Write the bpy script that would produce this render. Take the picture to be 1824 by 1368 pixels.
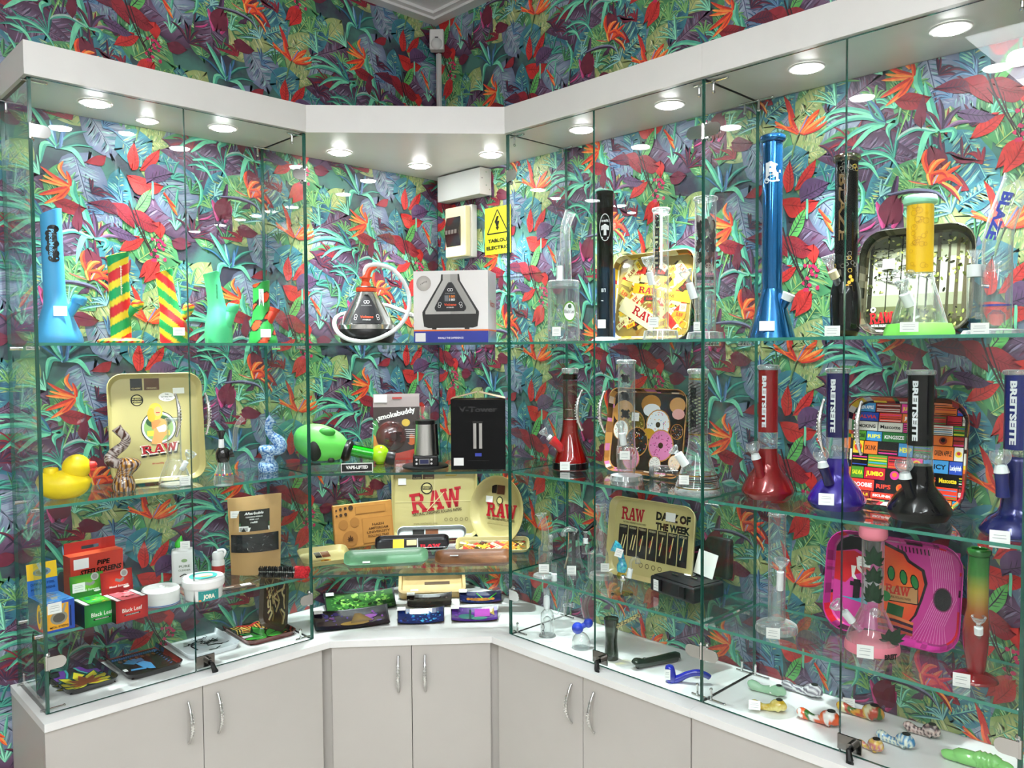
import bpy, bmesh, math, random
from mathutils import Vector, Matrix
rnd = random.Random(7)
for o in list(bpy.data.objects): bpy.data.objects.remove(o)
SC = bpy.context.scene
COL = SC.collection
# ------------------------------------------------------------------ camera
FPX = 1433.24
CAM = Vector((-2.1965, -2.7094, 1.6))
CR = Vector((0.716886, -0.697163, -0.0062225))
CU = Vector((0.0330357, 0.0250524, 0.99914))
CF = Vector((0.696407, 0.716475, -0.040991))
cd = bpy.data.cameras.new('camera'); cd.sensor_width = 36; cd.lens = FPX*36/1824; cd.clip_start = .05
cam = bpy.data.objects.new('camera', cd); COL.objects.link(cam)
cam.matrix_world = Matrix(((CR.x, CU.x, -CF.x, CAM.x), (CR.y, CU.y, -CF.y, CAM.y), (CR.z, CU.z, -CF.z, CAM.z), (0, 0, 0, 1)))
SC.camera = cam
# ------------------------------------------------------------------ world, exposure
w = bpy.data.worlds.new('world'); SC.world = w; w.use_nodes = True
w.node_tree.nodes['Background'].inputs[0].default_value = (.8, .85, .9, 1)
w.node_tree.nodes['Background'].inputs[1].default_value = .2
SC.view_settings.view_transform = 'Standard'; SC.view_settings.look = 'None'
SC.view_settings.gamma = 1; SC.view_settings.use_curve_mapping = False
SC.view_settings.exposure = 0.06
LAMP_W = 7.5      # watt of each cabinet downlight (real cone lamp)
CEIL_E = 22.      # emission of the unseen hanging lamps added to light the shop
try:
    SC.cycles.transparent_max_bounces = 48; SC.cycles.max_bounces = 10
    SC.cycles.caustics_reflective = False; SC.cycles.caustics_refractive = False
except Exception: pass
# ------------------------------------------------------------------ pixel helpers
def ray(u, v): return CF + CR*((u-912)/FPX) + CU*((684-v)/FPX)
def onz(u, v, z): d = ray(u, v); return CAM + d*((z-CAM.z)/d.z)
def onx(u, v, x=0.): d = ray(u, v); return CAM + d*((x-CAM.x)/d.x)
def ony(u, v, y=0.): d = ray(u, v); return CAM + d*((y-CAM.y)/d.y)
def dep(P): return (Vector(P)-CAM).dot(CF)
def zat(v, P):
    k = (684-v)/FPX; d = Vector((P[0]-CAM.x, P[1]-CAM.y, 0))
    return CAM.z + (k*d.dot(CF)-d.dot(CU))/(CU.z-k*CF.z)
def lin(c):
    if isinstance(c, str):
        c = [int(c[i:i+2], 16)/255 for i in (0, 2, 4)]
    return tuple((x/12.92 if x <= .04045 else ((x+.055)/1.055)**2.4) for x in c[:3])
# ------------------------------------------------------------------ materials
MATS = {}
def mat(name, col='808080', rough=.45, metal=0., coat=0., noise=0., nscale=40., emit=0., vcol=False, bump=0., col2=None, spec=.5):
    if name in MATS: return MATS[name]
    m = bpy.data.materials.new(name); m.use_nodes = True; nt = m.node_tree; b = nt.nodes['Principled BSDF']
    b.inputs['Roughness'].default_value = rough; b.inputs['Metallic'].default_value = metal
    b.inputs['Coat Weight'].default_value = coat; b.inputs['Specular IOR Level'].default_value = spec
    c = lin(col)
    if vcol:
        a = nt.nodes.new('ShaderNodeVertexColor'); a.layer_name = 'Col'; src = a.outputs[0]
        nt.links.new(src, b.inputs['Base Color'])
    else:
        b.inputs['Base Color'].default_value = (*c, 1); src = None
    if noise > 0 or bump > 0 or col2:
        tc = nt.nodes.new('ShaderNodeTexCoord'); n = nt.nodes.new('ShaderNodeTexNoise'); n.inputs['Scale'].default_value = nscale
        n.inputs['Detail'].default_value = 4; nt.links.new(tc.outputs['Object'], n.inputs['Vector'])
        if noise > 0 or col2:
            mx = nt.nodes.new('ShaderNodeMix'); mx.data_type = 'RGBA'
            c2 = lin(col2) if col2 else tuple(x*(1-noise) for x in c)
            if vcol:
                mx.blend_type = 'MULTIPLY'; mx.inputs[0].default_value = noise
                nt.links.new(src, mx.inputs[6]); nt.links.new(n.outputs['Fac'], mx.inputs[7])
            else:
                mx.inputs[6].default_value = (*c, 1); mx.inputs[7].default_value = (*c2, 1)
                cr = nt.nodes.new('ShaderNodeMapRange'); cr.inputs[1].default_value = .4; cr.inputs[2].default_value = .6
                nt.links.new(n.outputs['Fac'], cr.inputs[0]); nt.links.new(cr.outputs[0], mx.inputs[0])
            nt.links.new(mx.outputs[2], b.inputs['Base Color'])
        if bump > 0:
            bp = nt.nodes.new('ShaderNodeBump'); bp.inputs['Strength'].default_value = bump; bp.inputs['Distance'].default_value = .002
            nt.links.new(n.outputs['Fac'], bp.inputs['Height']); nt.links.new(bp.outputs[0], b.inputs['Normal'])
    if emit > 0:
        b.inputs['Emission Color'].default_value = (*c, 1); b.inputs['Emission Strength'].default_value = emit
    MATS[name] = m; return m
def glassmat(name, tint=(.97, .985, .98), rim=.35, refl=.06, rough=.0, rimcol=None, power=5., vcol=False, painted_sheen=0.):
    """thin-walled glass: clear face-on, mirror-like and darker towards grazing angles"""
    if name in MATS: return MATS[name]
    m = bpy.data.materials.new(name); m.use_nodes = True; nt = m.node_tree; nt.nodes.clear()
    N = nt.nodes.new; L = nt.links.new
    out = N('ShaderNodeOutputMaterial'); mix = N('ShaderNodeMixShader'); tr = N('ShaderNodeBsdfTransparent'); gl = N('ShaderNodeBsdfGlossy')
    gl.inputs['Roughness'].default_value = rough; gl.inputs['Color'].default_value = (1, 1, 1, 1)
    lw = N('ShaderNodeLayerWeight'); lw.inputs[0].default_value = .5
    pw = N('ShaderNodeMath'); pw.operation = 'POWER'; pw.inputs[1].default_value = power; L(lw.outputs['Facing'], pw.inputs[0])
    ma = N('ShaderNodeMath'); ma.operation = 'MULTIPLY_ADD'; ma.inputs[1].default_value = 1-refl; ma.inputs[2].default_value = refl; L(pw.outputs[0], ma.inputs[0])
    cm = N('ShaderNodeMix'); cm.data_type = 'RGBA'; cm.inputs[6].default_value = (*tint, 1)
    rc = rimcol or tuple(t*rim for t in tint); cm.inputs[7].default_value = (*rc, 1)
    p2 = N('ShaderNodeMath'); p2.operation = 'POWER'; p2.inputs[1].default_value = 2.2; L(lw.outputs['Facing'], p2.inputs[0]); L(p2.outputs[0], cm.inputs[0])
    if vcol:
        a = N('ShaderNodeVertexColor'); a.layer_name = 'Col'; ml = N('ShaderNodeMix'); ml.data_type = 'RGBA'; ml.blend_type = 'MULTIPLY'; ml.inputs[0].default_value = 1
        L(cm.outputs[2], ml.inputs[6]); L(a.outputs[0], ml.inputs[7]); L(ml.outputs[2], tr.inputs[0])
    else: L(cm.outputs[2], tr.inputs[0])
    L(ma.outputs[0], mix.inputs[0]); L(tr.outputs[0], mix.inputs[1]); L(gl.outputs[0], mix.inputs[2])
    if painted_sheen:  # white diffuse towards the edges stands in for bright reflections on the glass
        df = N('ShaderNodeBsdfDiffuse'); df.inputs[0].default_value = (.93, .96, .96, 1); m2 = N('ShaderNodeMixShader'); hz = N('ShaderNodeMath'); hz.operation = 'MULTIPLY_ADD'; hz.inputs[1].default_value = painted_sheen*3; hz.inputs[2].default_value = painted_sheen*.35
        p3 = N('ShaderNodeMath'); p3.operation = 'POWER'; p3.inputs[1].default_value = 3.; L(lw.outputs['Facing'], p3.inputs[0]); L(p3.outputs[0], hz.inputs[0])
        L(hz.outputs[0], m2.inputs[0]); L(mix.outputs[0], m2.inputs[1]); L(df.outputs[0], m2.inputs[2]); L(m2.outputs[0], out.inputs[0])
    else: L(mix.outputs[0], out.inputs[0])
    MATS[name] = m; return m
PANE = glassmat('pane_glass', (.978, .993, .987), rim=.9, refl=.010)
BACKP = glassmat('back_pane_glass', (.99, .997, .994), rim=.95, refl=.022)
EDGE = mat('pane_edge', '1d5a4c', .12, spec=.8)
EDGE_L = mat('shelf_edge', '3f8a78', .12, spec=.8)
CLEAR = glassmat('clear_glass', (.965, .975, .975), rim=.45, refl=.06, power=1.9, painted_sheen=.12)
THICK = glassmat('thick_clear_glass', (.88, .92, .92), rim=.45, refl=.14, power=1.6, painted_sheen=.2)
FROST = mat('frosted_glass_joint', 'eef2f2', .4)
CHROME = mat('chrome', 'd8d8d6', .12, 1.)
STEEL = mat('brushed_steel', 'c9c9c6', .28, 1.)
WHITE = mat('white_laminate', 'd6d4d0', .35, noise=.03, nscale=8)
WTOP = mat('worktop_laminate', 'efefed', .3, noise=.03, nscale=8)
WHITE2 = mat('cabinet_door_laminate', 'bfbbb5', .4, noise=.02, nscale=6)
BLACKP = mat('black_plastic', '0c0c0d', .35)
PRINT = mat('print_ink', vcol=True, rough=.4)
PRINTG = mat('print_ink_gloss', vcol=True, rough=.18, coat=.3)
PAPER = mat('price_tag_paper', 'f2f2ee', .55)
def silicone(n, c): return mat(n, c, .42, spec=.4)
# ------------------------------------------------------------------ mesh helpers
class MB:
    def __init__(s): s.v = []; s.f = []; s.m = []; s.c = []
    def add(s, vs, fs, mi=0, col=None):
        b = len(s.v); s.v += [tuple(x) for x in vs]
        for f in fs: s.f.append([b+i for i in f]); s.m.append(mi)
        s.c += [col]*len(vs) if not isinstance(col, list) else col
    def box(s, a, b, mi=0, col=None):
        x0, y0, z0 = a; x1, y1, z1 = b
        s.add([(x0,y0,z0),(x1,y0,z0),(x1,y1,z0),(x0,y1,z0),(x0,y0,z1),(x1,y0,z1),(x1,y1,z1),(x0,y1,z1)],
              [(3,2,1,0),(4,5,6,7),(0,1,5,4),(1,2,6,5),(2,3,7,6),(3,0,4,7)], mi, col)
    def prism(s, pts, z0, z1, mi=0, ms=None, col=None):
        n = len(pts)
        s.add([(p[0],p[1],z0) for p in pts]+[(p[0],p[1],z1) for p in pts], [list(range(n))[::-1], list(range(n, 2*n))], mi, col)
        s.add([(p[0],p[1],z0) for p in pts]+[(p[0],p[1],z1) for p in pts], [(i, (i+1) % n, n+(i+1) % n, n+i) for i in range(n)], mi if ms is None else ms, col)
    def lathe(s, rings, seg=24, mi=0, cap0=True, cap1=True, col=None):
        """rings: (cx,cy,z,r[,tiltx])"""
        b = []; fs = []; n = seg; cs = []
        for k, R in enumerate(rings):
            for i in range(n):
                a = 2*math.pi*i/n; t = R[4] if len(R) > 4 else 0
                b.append((R[0]+R[3]*math.cos(a), R[1]+R[3]*math.sin(a), R[2]+t*math.cos(a)*R[3]))
            if isinstance(col, list): cs += [col[k]]*n
        for k in range(len(rings)-1):
            for i in range(n): fs.append((k*n+i, k*n+(i+1) % n, (k+1)*n+(i+1) % n, (k+1)*n+i))
        if cap0: fs.append(list(range(n))[::-1])
        if cap1: fs.append([(len(rings)-1)*n+i for i in range(n)])
        s.add(b, fs, mi, cs if isinstance(col, list) else col)
    def tube(s, pts, rad, seg=12, mi=0, cap=True, col=None):
        P = [Vector(p) for p in pts]; n = len(P)
        if not isinstance(rad, (list, tuple)): rad = [rad]*n
        T = []
        for i in range(n):
            a = P[max(i-1, 0)]; c = P[min(i+1, n-1)]; t = (c-a); T.append(t.normalized() if t.length > 1e-9 else Vector((0,0,1)))
        up = Vector((0,0,1)) if abs(T[0].z) < .9 else Vector((1,0,0))
        N = (up-T[0]*up.dot(T[0])).normalized(); b = []; fs = []
        for i in range(n):
            N = (N-T[i]*N.dot(T[i])); N = N.normalized() if N.length > 1e-6 else Vector((1,0,0)); B = T[i].cross(N)
            for k in range(seg):
                a = 2*math.pi*k/seg; b.append(P[i]+(N*math.cos(a)+B*math.sin(a))*rad[i])
        for j in range(n-1):
            for k in range(seg): fs.append((j*seg+k, j*seg+(k+1) % seg, (j+1)*seg+(k+1) % seg, (j+1)*seg+k))
        if cap: fs += [list(range(seg))[::-1], [(n-1)*seg+k for k in range(seg)]]
        cs = None
        if isinstance(col, list): cs = [c for c in col for _ in range(seg)]
        s.add(b, fs, mi, cs if cs else col)
    def ball(s, c, r, seg=16, mi=0, sc=(1,1,1), col=None):
        n = seg//2; b = []; fs = []
        for j in range(n+1):
            th = math.pi*j/n
            for k in range(seg):
                a = 2*math.pi*k/seg; b.append((c[0]+r*sc[0]*math.sin(th)*math.cos(a), c[1]+r*sc[1]*math.sin(th)*math.sin(a), c[2]-r*sc[2]*math.cos(th)))
        for j in range(n):
            for k in range(seg): fs.append((j*seg+k, j*seg+(k+1) % seg, (j+1)*seg+(k+1) % seg, (j+1)*seg+k))
        s.add(b, fs, mi, col)
    def obj(s, name, mats, parent=None, smooth=False, bevel=0., ang=35., seg=2):
        me = bpy.data.meshes.new(name); me.from_pydata(s.v, [], s.f)
        ms = mats if isinstance(mats, (list, tuple)) else [mats]
        for m in ms: me.materials.append(m)
        if any(s.m): me.polygons.foreach_set('material_index', s.m)
        if any(c is not None for c in s.c):
            at = me.color_attributes.new('Col', 'FLOAT_COLOR', 'POINT'); fl = []
            for c in s.c: fl += [*(c or (1, 1, 1))[:3], 1.]
            at.data.foreach_set('color', fl)
        if smooth: 
            me.polygons.foreach_set('use_smooth', [True]*len(me.polygons))
            try: me.set_sharp_from_angle(angle=math.radians(ang))
            except Exception: pass
        me.update()
        o = bpy.data.objects.new(name, me); COL.objects.link(o); o.parent = parent
        if bevel:
            bv = o.modifiers.new('bevel', 'BEVEL'); bv.width = bevel; bv.segments = seg; bv.limit_method = 'ANGLE'
        return o
def tag(o, label, cat, group=None):
    o['label'] = label; o['category'] = cat
    if group: o['group'] = group
    return o
def thing(name, label, cat, loc=(0,0,0), rz=0., group=None):
    o = bpy.data.objects.new(name, None); COL.objects.link(o); o.location = loc; o.rotation_euler = (0,0,rz); o.empty_display_size = .05
    return tag(o, label, cat, group)
def struct(o): o['kind'] = 'structure'; return o
# ------------------------------------------------------------------ flat print
TXT = {}
def textmesh(body, bold=0.):
    k = (body, bold)
    if k not in TXT:
        cu = bpy.data.curves.new('t', 'FONT'); cu.body = body; cu.size = 1; cu.offset = bold; cu.resolution_u = 2
        ob = bpy.data.objects.new('t', cu); me = ob.to_mesh()
        vs = [(v.co.x, v.co.y) for v in me.vertices]; fs = [list(p.vertices) for p in me.polygons]
        ob.to_mesh_clear(); bpy.data.objects.remove(ob); bpy.data.curves.remove(cu)
        TXT[k] = (vs, fs)
    return TXT[k]
def rot2(p, a): c, s = math.cos(a), math.sin(a); return (p[0]*c-p[1]*s, p[0]*s+p[1]*c)
RAWP = [ # slab letters, unit cap height
 [(0,0),(.46,0),(.46,.14),(0,.14)], [(0,.86),(.36,.86),(.36,1),(0,1)], [(.1,.1),(.34,.1),(.34,.9),(.1,.9)],
 [(.34,.84),(.6,.84),(.72,.78),(.7,1),(.34,1)], [(.6,.98),(.84,.9),(.9,.74),(.66,.72)], [(.66,.74),(.9,.74),(.84,.56),(.6,.58)], [(.34,.44),(.7,.48),(.84,.58),(.34,.62)],
 [(.44,.5),(.7,.5),(1.0,.1),(.72,.1)], [(.66,0),(1.1,0),(1.1,.14),(.66,.14)],
 [(1.06,0),(1.46,0),(1.46,.13),(1.06,.13)], [(1.14,.1),(1.34,.1),(1.66,1),(1.48,1)], [(1.48,1),(1.76,1),(2.02,.1),(1.72,.1)], [(1.62,0),(2.1,0),(2.1,.13),(1.62,.13)], [(1.36,.28),(1.8,.28),(1.8,.42),(1.36,.42)],
 [(2.0,.86),(2.42,.86),(2.42,1),(2.0,1)], [(2.06,.9),(2.34,.9),(2.52,0),(2.34,0)], [(2.34,0),(2.54,0),(2.76,.95),(2.6,.95)], [(2.56,.95),(2.8,.95),(2.98,0),(2.8,0)], [(2.8,0),(3.0,0),(3.24,.9),(3.02,.9)], [(2.92,.86),(3.34,.86),(3.34,1),(2.92,1)]]
class Print:
    """flat coloured shapes on a plane (x right, z up), later shapes lie on top"""
    def __init__(s): s.mb = MB(); s.k = 0; s.step = .00012
    def poly(s, pts, col):
        col = lin(col); s.k += 1; y = -s.k*s.step
        s.mb.add([(p[0], y, p[1]) for p in pts], [list(range(len(pts)))], 0, col)
    def fan(s, pts, col, ccol=None):
        col = lin(col); ccol = lin(ccol) if ccol else col; s.k += 1; y = -s.k*s.step; n = len(pts)
        cx = sum(p[0] for p in pts)/n; cz = sum(p[1] for p in pts)/n
        s.mb.add([(cx, y, cz)]+[(p[0], y, p[1]) for p in pts], [(0, i+1, (i+1) % n+1) for i in range(n)], 0, [ccol]+[col]*n)
    def rect(s, x0, z0, x1, z1, col, a=0., sub=1):
        cx, cz = (x0+x1)/2, (z0+z1)/2
        P = []
        for (px, pz) in ((x0,z0),(x1,z0),(x1,z1),(x0,z1)):
            q = rot2((px-cx, pz-cz), a); P.append((cx+q[0], cz+q[1]))
        s.poly(P, col)
    def ell(s, cx, cz, rx, rz, col, n=20, a=0., ccol=None):
        P = []
        for i in range(n):
            q = rot2((rx*math.cos(2*math.pi*i/n), rz*math.sin(2*math.pi*i/n)), a); P.append((cx+q[0], cz+q[1]))
        s.fan(P, col, ccol)
    def ring(s, cx, cz, r, w, col, n=24, asp=1.):
        col = lin(col); s.k += 1; y = -s.k*s.step; vs = []; fs = []
        for i in range(n):
            a = 2*math.pi*i/n; vs += [(cx+r*math.cos(a)*asp, y, cz+r*math.sin(a)), (cx+(r-w)*math.cos(a)*asp, y, cz+(r-w)*math.sin(a))]
        for i in range(n): j = (i+1) % n; fs.append((2*i, 2*j, 2*j+1, 2*i+1))
        s.mb.add(vs, fs, 0, col)
    def line(s, pts, w, col):
        for a, b in zip(pts[:-1], pts[1:]):
            dx, dz = b[0]-a[0], b[1]-a[1]; L = math.hypot(dx, dz) or 1e-6; nx, nz = -dz/L*w/2, dx/L*w/2
            s.poly([(a[0]+nx,a[1]+nz),(a[0]-nx,a[1]-nz),(b[0]-nx,b[1]-nz),(b[0]+nx,b[1]+nz)], col)
    def text(s, body, cx, cz, h, col, w=None, a=0., bold=.02, align='c', shear=0.):
        """h = cap height; w = total width to fit (optional); a = rotation"""
        vs, fs = textmesh(body, bold)
        if not vs: return
        x0 = min(v[0] for v in vs); x1 = max(v[0] for v in vs); sz = h/.7
        sx = sz if w is None else w/(x1-x0); mx = (x0+x1)/2 if align == 'c' else x0
        s.k += 1; y = -s.k*s.step; out = []
        for v in vs:
            q = ((v[0]-mx)*sx+shear*(v[1]-.35)*sz, (v[1]-.35)*sz); q = rot2(q, a); out.append((cx+q[0], y, cz+q[1]))
        s.mb.add(out, fs, 0, lin(col))
    def raw(s, cx, cz, h, w=None, col='b3202c', a=0., shear=0.):
        sx = h if w is None else w/3.34
        for P in RAWP:
            out = []
            for p in P:
                q = rot2(((p[0]-1.67)*sx+shear*(p[1]-.5)*h, (p[1]-.5)*h), a); out.append((cx+q[0], cz+q[1]))
            s.poly(out, col)
            s.k -= 1
        s.k += 1
    def build(s, name, parent, y=0., fn=None, m=None, loc=(0,0,0), rot=(0,0,0)):
        f = min(1., .0014/max(1e-9, s.k*s.step)); s.mb.v = [(v[0], v[1]*f, v[2]) for v in s.mb.v]
        if fn: s.mb.v = [fn(v[0], v[2], -v[1]) for v in s.mb.v]
        else: s.mb.v = [(v[0], v[1]+y, v[2]) for v in s.mb.v]
        o = s.mb.obj(name, m or PRINT, parent); o.location = loc; o.rotation_euler = rot
        return o
# ------------------------------------------------------------------ dimensions of the place
ZC, ZT, ZF = .626, 2.326, 2.414          # worktop, canopy underside, canopy top
ZA, ZB, ZS = 1.630, 1.190, .843          # tops of the three glass shelves
DG = .302                                 # glass front from the wall
X1, Y2, XE, Y3, Y4 = -.803, -.739, -1.615, -1.505, -2.271
XS, YS1, YS2 = -1.2065, -1.1203, -1.8888  # door splits
OC = .059                                 # worktop overhang
ZCEIL = 3.0
RX, RY = -4.4, -5.0                       # far walls of the shop
# ------------------------------------------------------------------ room shell
def wallbox(name, a, b, m):
    mb = MB(); mb.box(a, b); return struct(mb.obj(name, m))
PLAIN = mat('painted_wall', 'dedbd6', .7, noise=.04, nscale=3)
WBASE = mat('wallpaper_ground', '3c3a4c', .5, col2='4a7a70', nscale=7)
wl = wallbox('wall_left', (RX, 0, 0), (.1, .1, ZCEIL), WBASE)
wr = wallbox('wall_right', (0, RY, 0), (.1, 0, ZCEIL), WBASE)
wallbox('wall_back', (RX, RY-.1, 0), (.1, RY, ZCEIL), PLAIN)
wallbox('wall_side', (RX-.1, RY-.1, 0), (RX, .1, ZCEIL), PLAIN)
fl = wallbox('floor', (RX-.1, RY-.1, -.1), (.1, .1, 0), mat('floor_base', '6f6a64', .5))
FT = mat('floor_tile', 'c9c3ba', .3, noise=.1, nscale=9)
mbt = MB(); mbt.box((.003, .003, 0), (.597, .597, .004))
tile0 = None
for i in range(8):
    for j in range(9):
        x, y = -.6*(i+1), -.6*(j+1)
        if x < RX-.01 or y < RY-.01: continue
        if tile0 is None: tile0 = mbt.obj('floor_tile', FT, fl); o = tile0
        else: o = tile0.copy(); COL.objects.link(o)
        o.location = (x, y, 0)
ce = wallbox('ceiling', (RX-.1, RY-.1, ZCEIL), (.1, .1, ZCEIL+.1), mat('ceiling_paint', 'f2f2f1', .6))
TRIMM = mat('ceiling_trim_paint', 'eeecea', .5)
for n, a, b in (('trim_1', (RX, -.05, ZCEIL-.022), (0, 0, ZCEIL)), ('trim_2', (-.05, RY, ZCEIL-.022), (0, -.05, ZCEIL))):
    mb = MB(); mb.box(a, b)
    if n == 'trim_1': mb.box((RX, -.075, ZCEIL-.012), (0, -.05, ZCEIL))
    else: mb.box((-.075, RY, ZCEIL-.012), (-.05, -.075, ZCEIL))
    struct(mb.obj(n, TRIMM))
# ------------------------------------------------------------------ printed wallpaper
def K1(p): return onx(1240+p[0]/2.737, 120+p[1]/2.737, 0.)
_k0 = K1((983, 96))
def k2w(p): q = K1(p); return (-(q.y-_k0.y), q.z-_k0.z)      # (along wall to the right, up)
MOT = []; LAY = [0]      # (verts[(s,z)], faces, cols, layer)
def madd(v, f, c): MOT.append((v, f, c, LAY[0]))
def newl(): LAY[0] += 1
def smooth_closed(P, n=4):
    out = []; m = len(P)
    for i in range(m):
        p0, p1, p2, p3 = P[i-1], P[i], P[(i+1) % m], P[(i+2) % m]
        for k in range(n):
            t = k/n; out.append(tuple(.5*(2*p1[a]+(p2[a]-p0[a])*t+(2*p0[a]-5*p1[a]+4*p2[a]-p3[a])*t*t+(3*p1[a]-p0[a]-3*p2[a]+p3[a])*t**3) for a in (0, 1)))
    return out
def smooth_open(P, n=5):
    out = []; m = len(P)
    for i in range(m-1):
        p0, p1, p2, p3 = P[max(i-1, 0)], P[i], P[i+1], P[min(i+2, m-1)]
        for k in range(n):
            t = k/n; out.append(tuple(.5*(2*p1[a]+(p2[a]-p0[a])*t+(2*p0[a]-5*p1[a]+4*p2[a]-p3[a])*t*t+(3*p1[a]-p0[a]-3*p2[a]+p3[a])*t**3) for a in (0, 1)))
    out.append(P[-1]); return out
def sharp(P):
    n = len(P); bi = max(((i, j) for i in range(n) for j in range(i)), key=lambda q: (P[q[0]][0]-P[q[1]][0])**2+(P[q[0]][1]-P[q[1]][1])**2)
    cx = sum(p[0] for p in P)/n; cy = sum(p[1] for p in P)/n; out = []
    for i, p in enumerate(P):
        if i in bi: q = (cx+(p[0]-cx)*1.13, cy+(p[1]-cy)*1.13); out += [q, q, q]
        else: out.append(p)
    return out
def jit(c, a=.12):
    c = lin(c); k = 1.32*(1+rnd.uniform(-a, a)); return tuple(max(0, x*k*(1+rnd.uniform(-.06, .06))) for x in c)
def M_poly(P, col, ccol=None):
    n = len(P); cx = sum(p[0] for p in P)/n; cy = sum(p[1] for p in P)/n
    cs = [jit(ccol or col)]+[jit(col, .2) for _ in P]
    newl(); madd([k2w((cx, cy))]+[k2w(p) for p in P], [(0, i+1, (i+1) % n+1) for i in range(n)], cs)
def blade(path, w, c1, c2=None, tip=.05, base=.35, new=True):
    if new: newl()
    P = smooth_open(path); n = len(P); c2 = c2 or c1; L = []; M = []; R = []
    for i, p in enumerate(P):
        a = P[max(i-1, 0)]; b = P[min(i+1, n-1)]; dx, dy = b[0]-a[0], b[1]-a[1]; l = math.hypot(dx, dy) or 1
        t = i/(n-1); ww = w*.5*(base+(1-base)*math.sin(min(1, t*2.2)*math.pi/2) if t < .45 else max(tip, math.cos((t-.45)/.55*math.pi/2)**.8))
        L.append((p[0]-dy/l*ww, p[1]+dx/l*ww)); R.append((p[0]+dy/l*ww, p[1]-dx/l*ww)); M.append(p)
    for A, B, c in ((L, M, c1), (M, R, c2)):
        vs = [k2w(p) for p in A]+[k2w(p) for p in B]
        madd(vs, [(i, i+1, n+i+1, n+i) for i in range(n-1)], [jit(c, .18) for _ in vs])
def leaf(P, col, vein=None, ccol=None, rib=None):
    S = smooth_closed(sharp(P)); M_poly(S, col, ccol)
    if rib:
        a, b = rib; newl(); blade([a, ((a[0]+b[0])/2+3, (a[1]+b[1])/2+2), b], 5, vein, vein, new=False)
        for t in (.25, .4, .55, .7, .82):
            m = (a[0]+(b[0]-a[0])*t, a[1]+(b[1]-a[1])*t)
            dx, dy = b[0]-a[0], b[1]-a[1]; l = math.hypot(dx, dy)
            for sgn in (-1, 1):
                q = (m[0]+(dx*.16-sgn*dy*.2), m[1]+(dy*.16+sgn*dx*.2)); blade([m, ((m[0]+q[0])/2, (m[1]+q[1])/2), q], 3, vein, vein, new=False)
def cast(P, o, d):
    best = None; n = len(P)
    for i in range(n):
        a, b = P[i], P[(i+1) % n]; ex, ey = b[0]-a[0], b[1]-a[1]; den = d[0]*ey-d[1]*ex
        if abs(den) < 1e-9: continue
        t = ((a[0]-o[0])*ey-(a[1]-o[1])*ex)/den; s_ = ((a[0]-o[0])*d[1]-(a[1]-o[1])*d[0])/den
        if t > 0 and 0 <= s_ <= 1 and (best is None or t < best): best = t
    return best or 0
def banana(P, a, b, pal, n=26, sl=.45, rib=None):
    S = smooth_closed(sharp(P)); M_poly(S, pal[0], pal[1]); dx, dy = b[0]-a[0], b[1]-a[1]; l = math.hypot(dx, dy); dx, dy = dx/l, dy/l
    vs = []; fs = []; cs = []
    for k in range(n*4):
        if k % 8 == 0 and vs: newl(); madd(vs, fs, cs); vs = []; fs = []; cs = []
        t = rnd.uniform(0, 1); o = (a[0]+dx*l*t, a[1]+dy*l*t); sg = 1 if k % 2 else -1
        d = (-dy*sg+dx*sl, dx*sg+dy*sl); T = cast(S, o, d)
        if T <= 0: continue
        r0 = rnd.choice([0, 0, .3*rnd.random()]); r1 = rnd.uniform(.55, .97); wd = rnd.uniform(5, 16); c = jit(rnd.choice(pal), .2); c2 = jit(rnd.choice(pal), .2)
        p0 = (o[0]+d[0]*T*r0, o[1]+d[1]*T*r0); p1 = (o[0]+d[0]*T*r1, o[1]+d[1]*T*r1); m = (o[0]+d[0]*T*(r0+r1)/2+dx*3, o[1]+d[1]*T*(r0+r1)/2+dy*3)
        i0 = len(vs); vs += [k2w(p0), k2w((m[0]-dx*wd/2, m[1]-dy*wd/2)), k2w(p1), k2w((m[0]+dx*wd/2, m[1]+dy*wd/2))]
        fs.append((i0, i0+1, i0+2, i0+3)); cs += [c, c2, c2, c]
    newl(); madd(vs, fs, cs); blade([a, ((a[0]+b[0])/2, (a[1]+b[1])/2), b], 9, rib or pal[1], rib or pal[2])
MINT, TEAL, DTEAL, BLUE = '72c9a4', '469a86', '245a58', '34628c'
RED, DRED, ORG, MAG, PUR, DPUR, MAR = 'c22e2c', '8f2430', 'e85a2a', 'a83068', '604468', '36263e', '6a2438'
PB = ['3f7f8c', '23506f', '6fb5a2', 'b9b866', '2c4464', '8fc4ae']
PG = ['4f8f5c', '2a5f42', 'a8b862', '7fb87a', '24483a', '9fcf9a']
PS = ['67718c', '9aa2b4', '474e6c', '8fb5b0', '6a6080', '4f7f88']
PY = ['8f9f66', 'b8b878', '6a9068', 'c6c795', '4f7560', '7f9a5f']
PP = ['4a2f48', '7f6580', '321f38', '8a8098', '6a2c48', '40384f']
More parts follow.
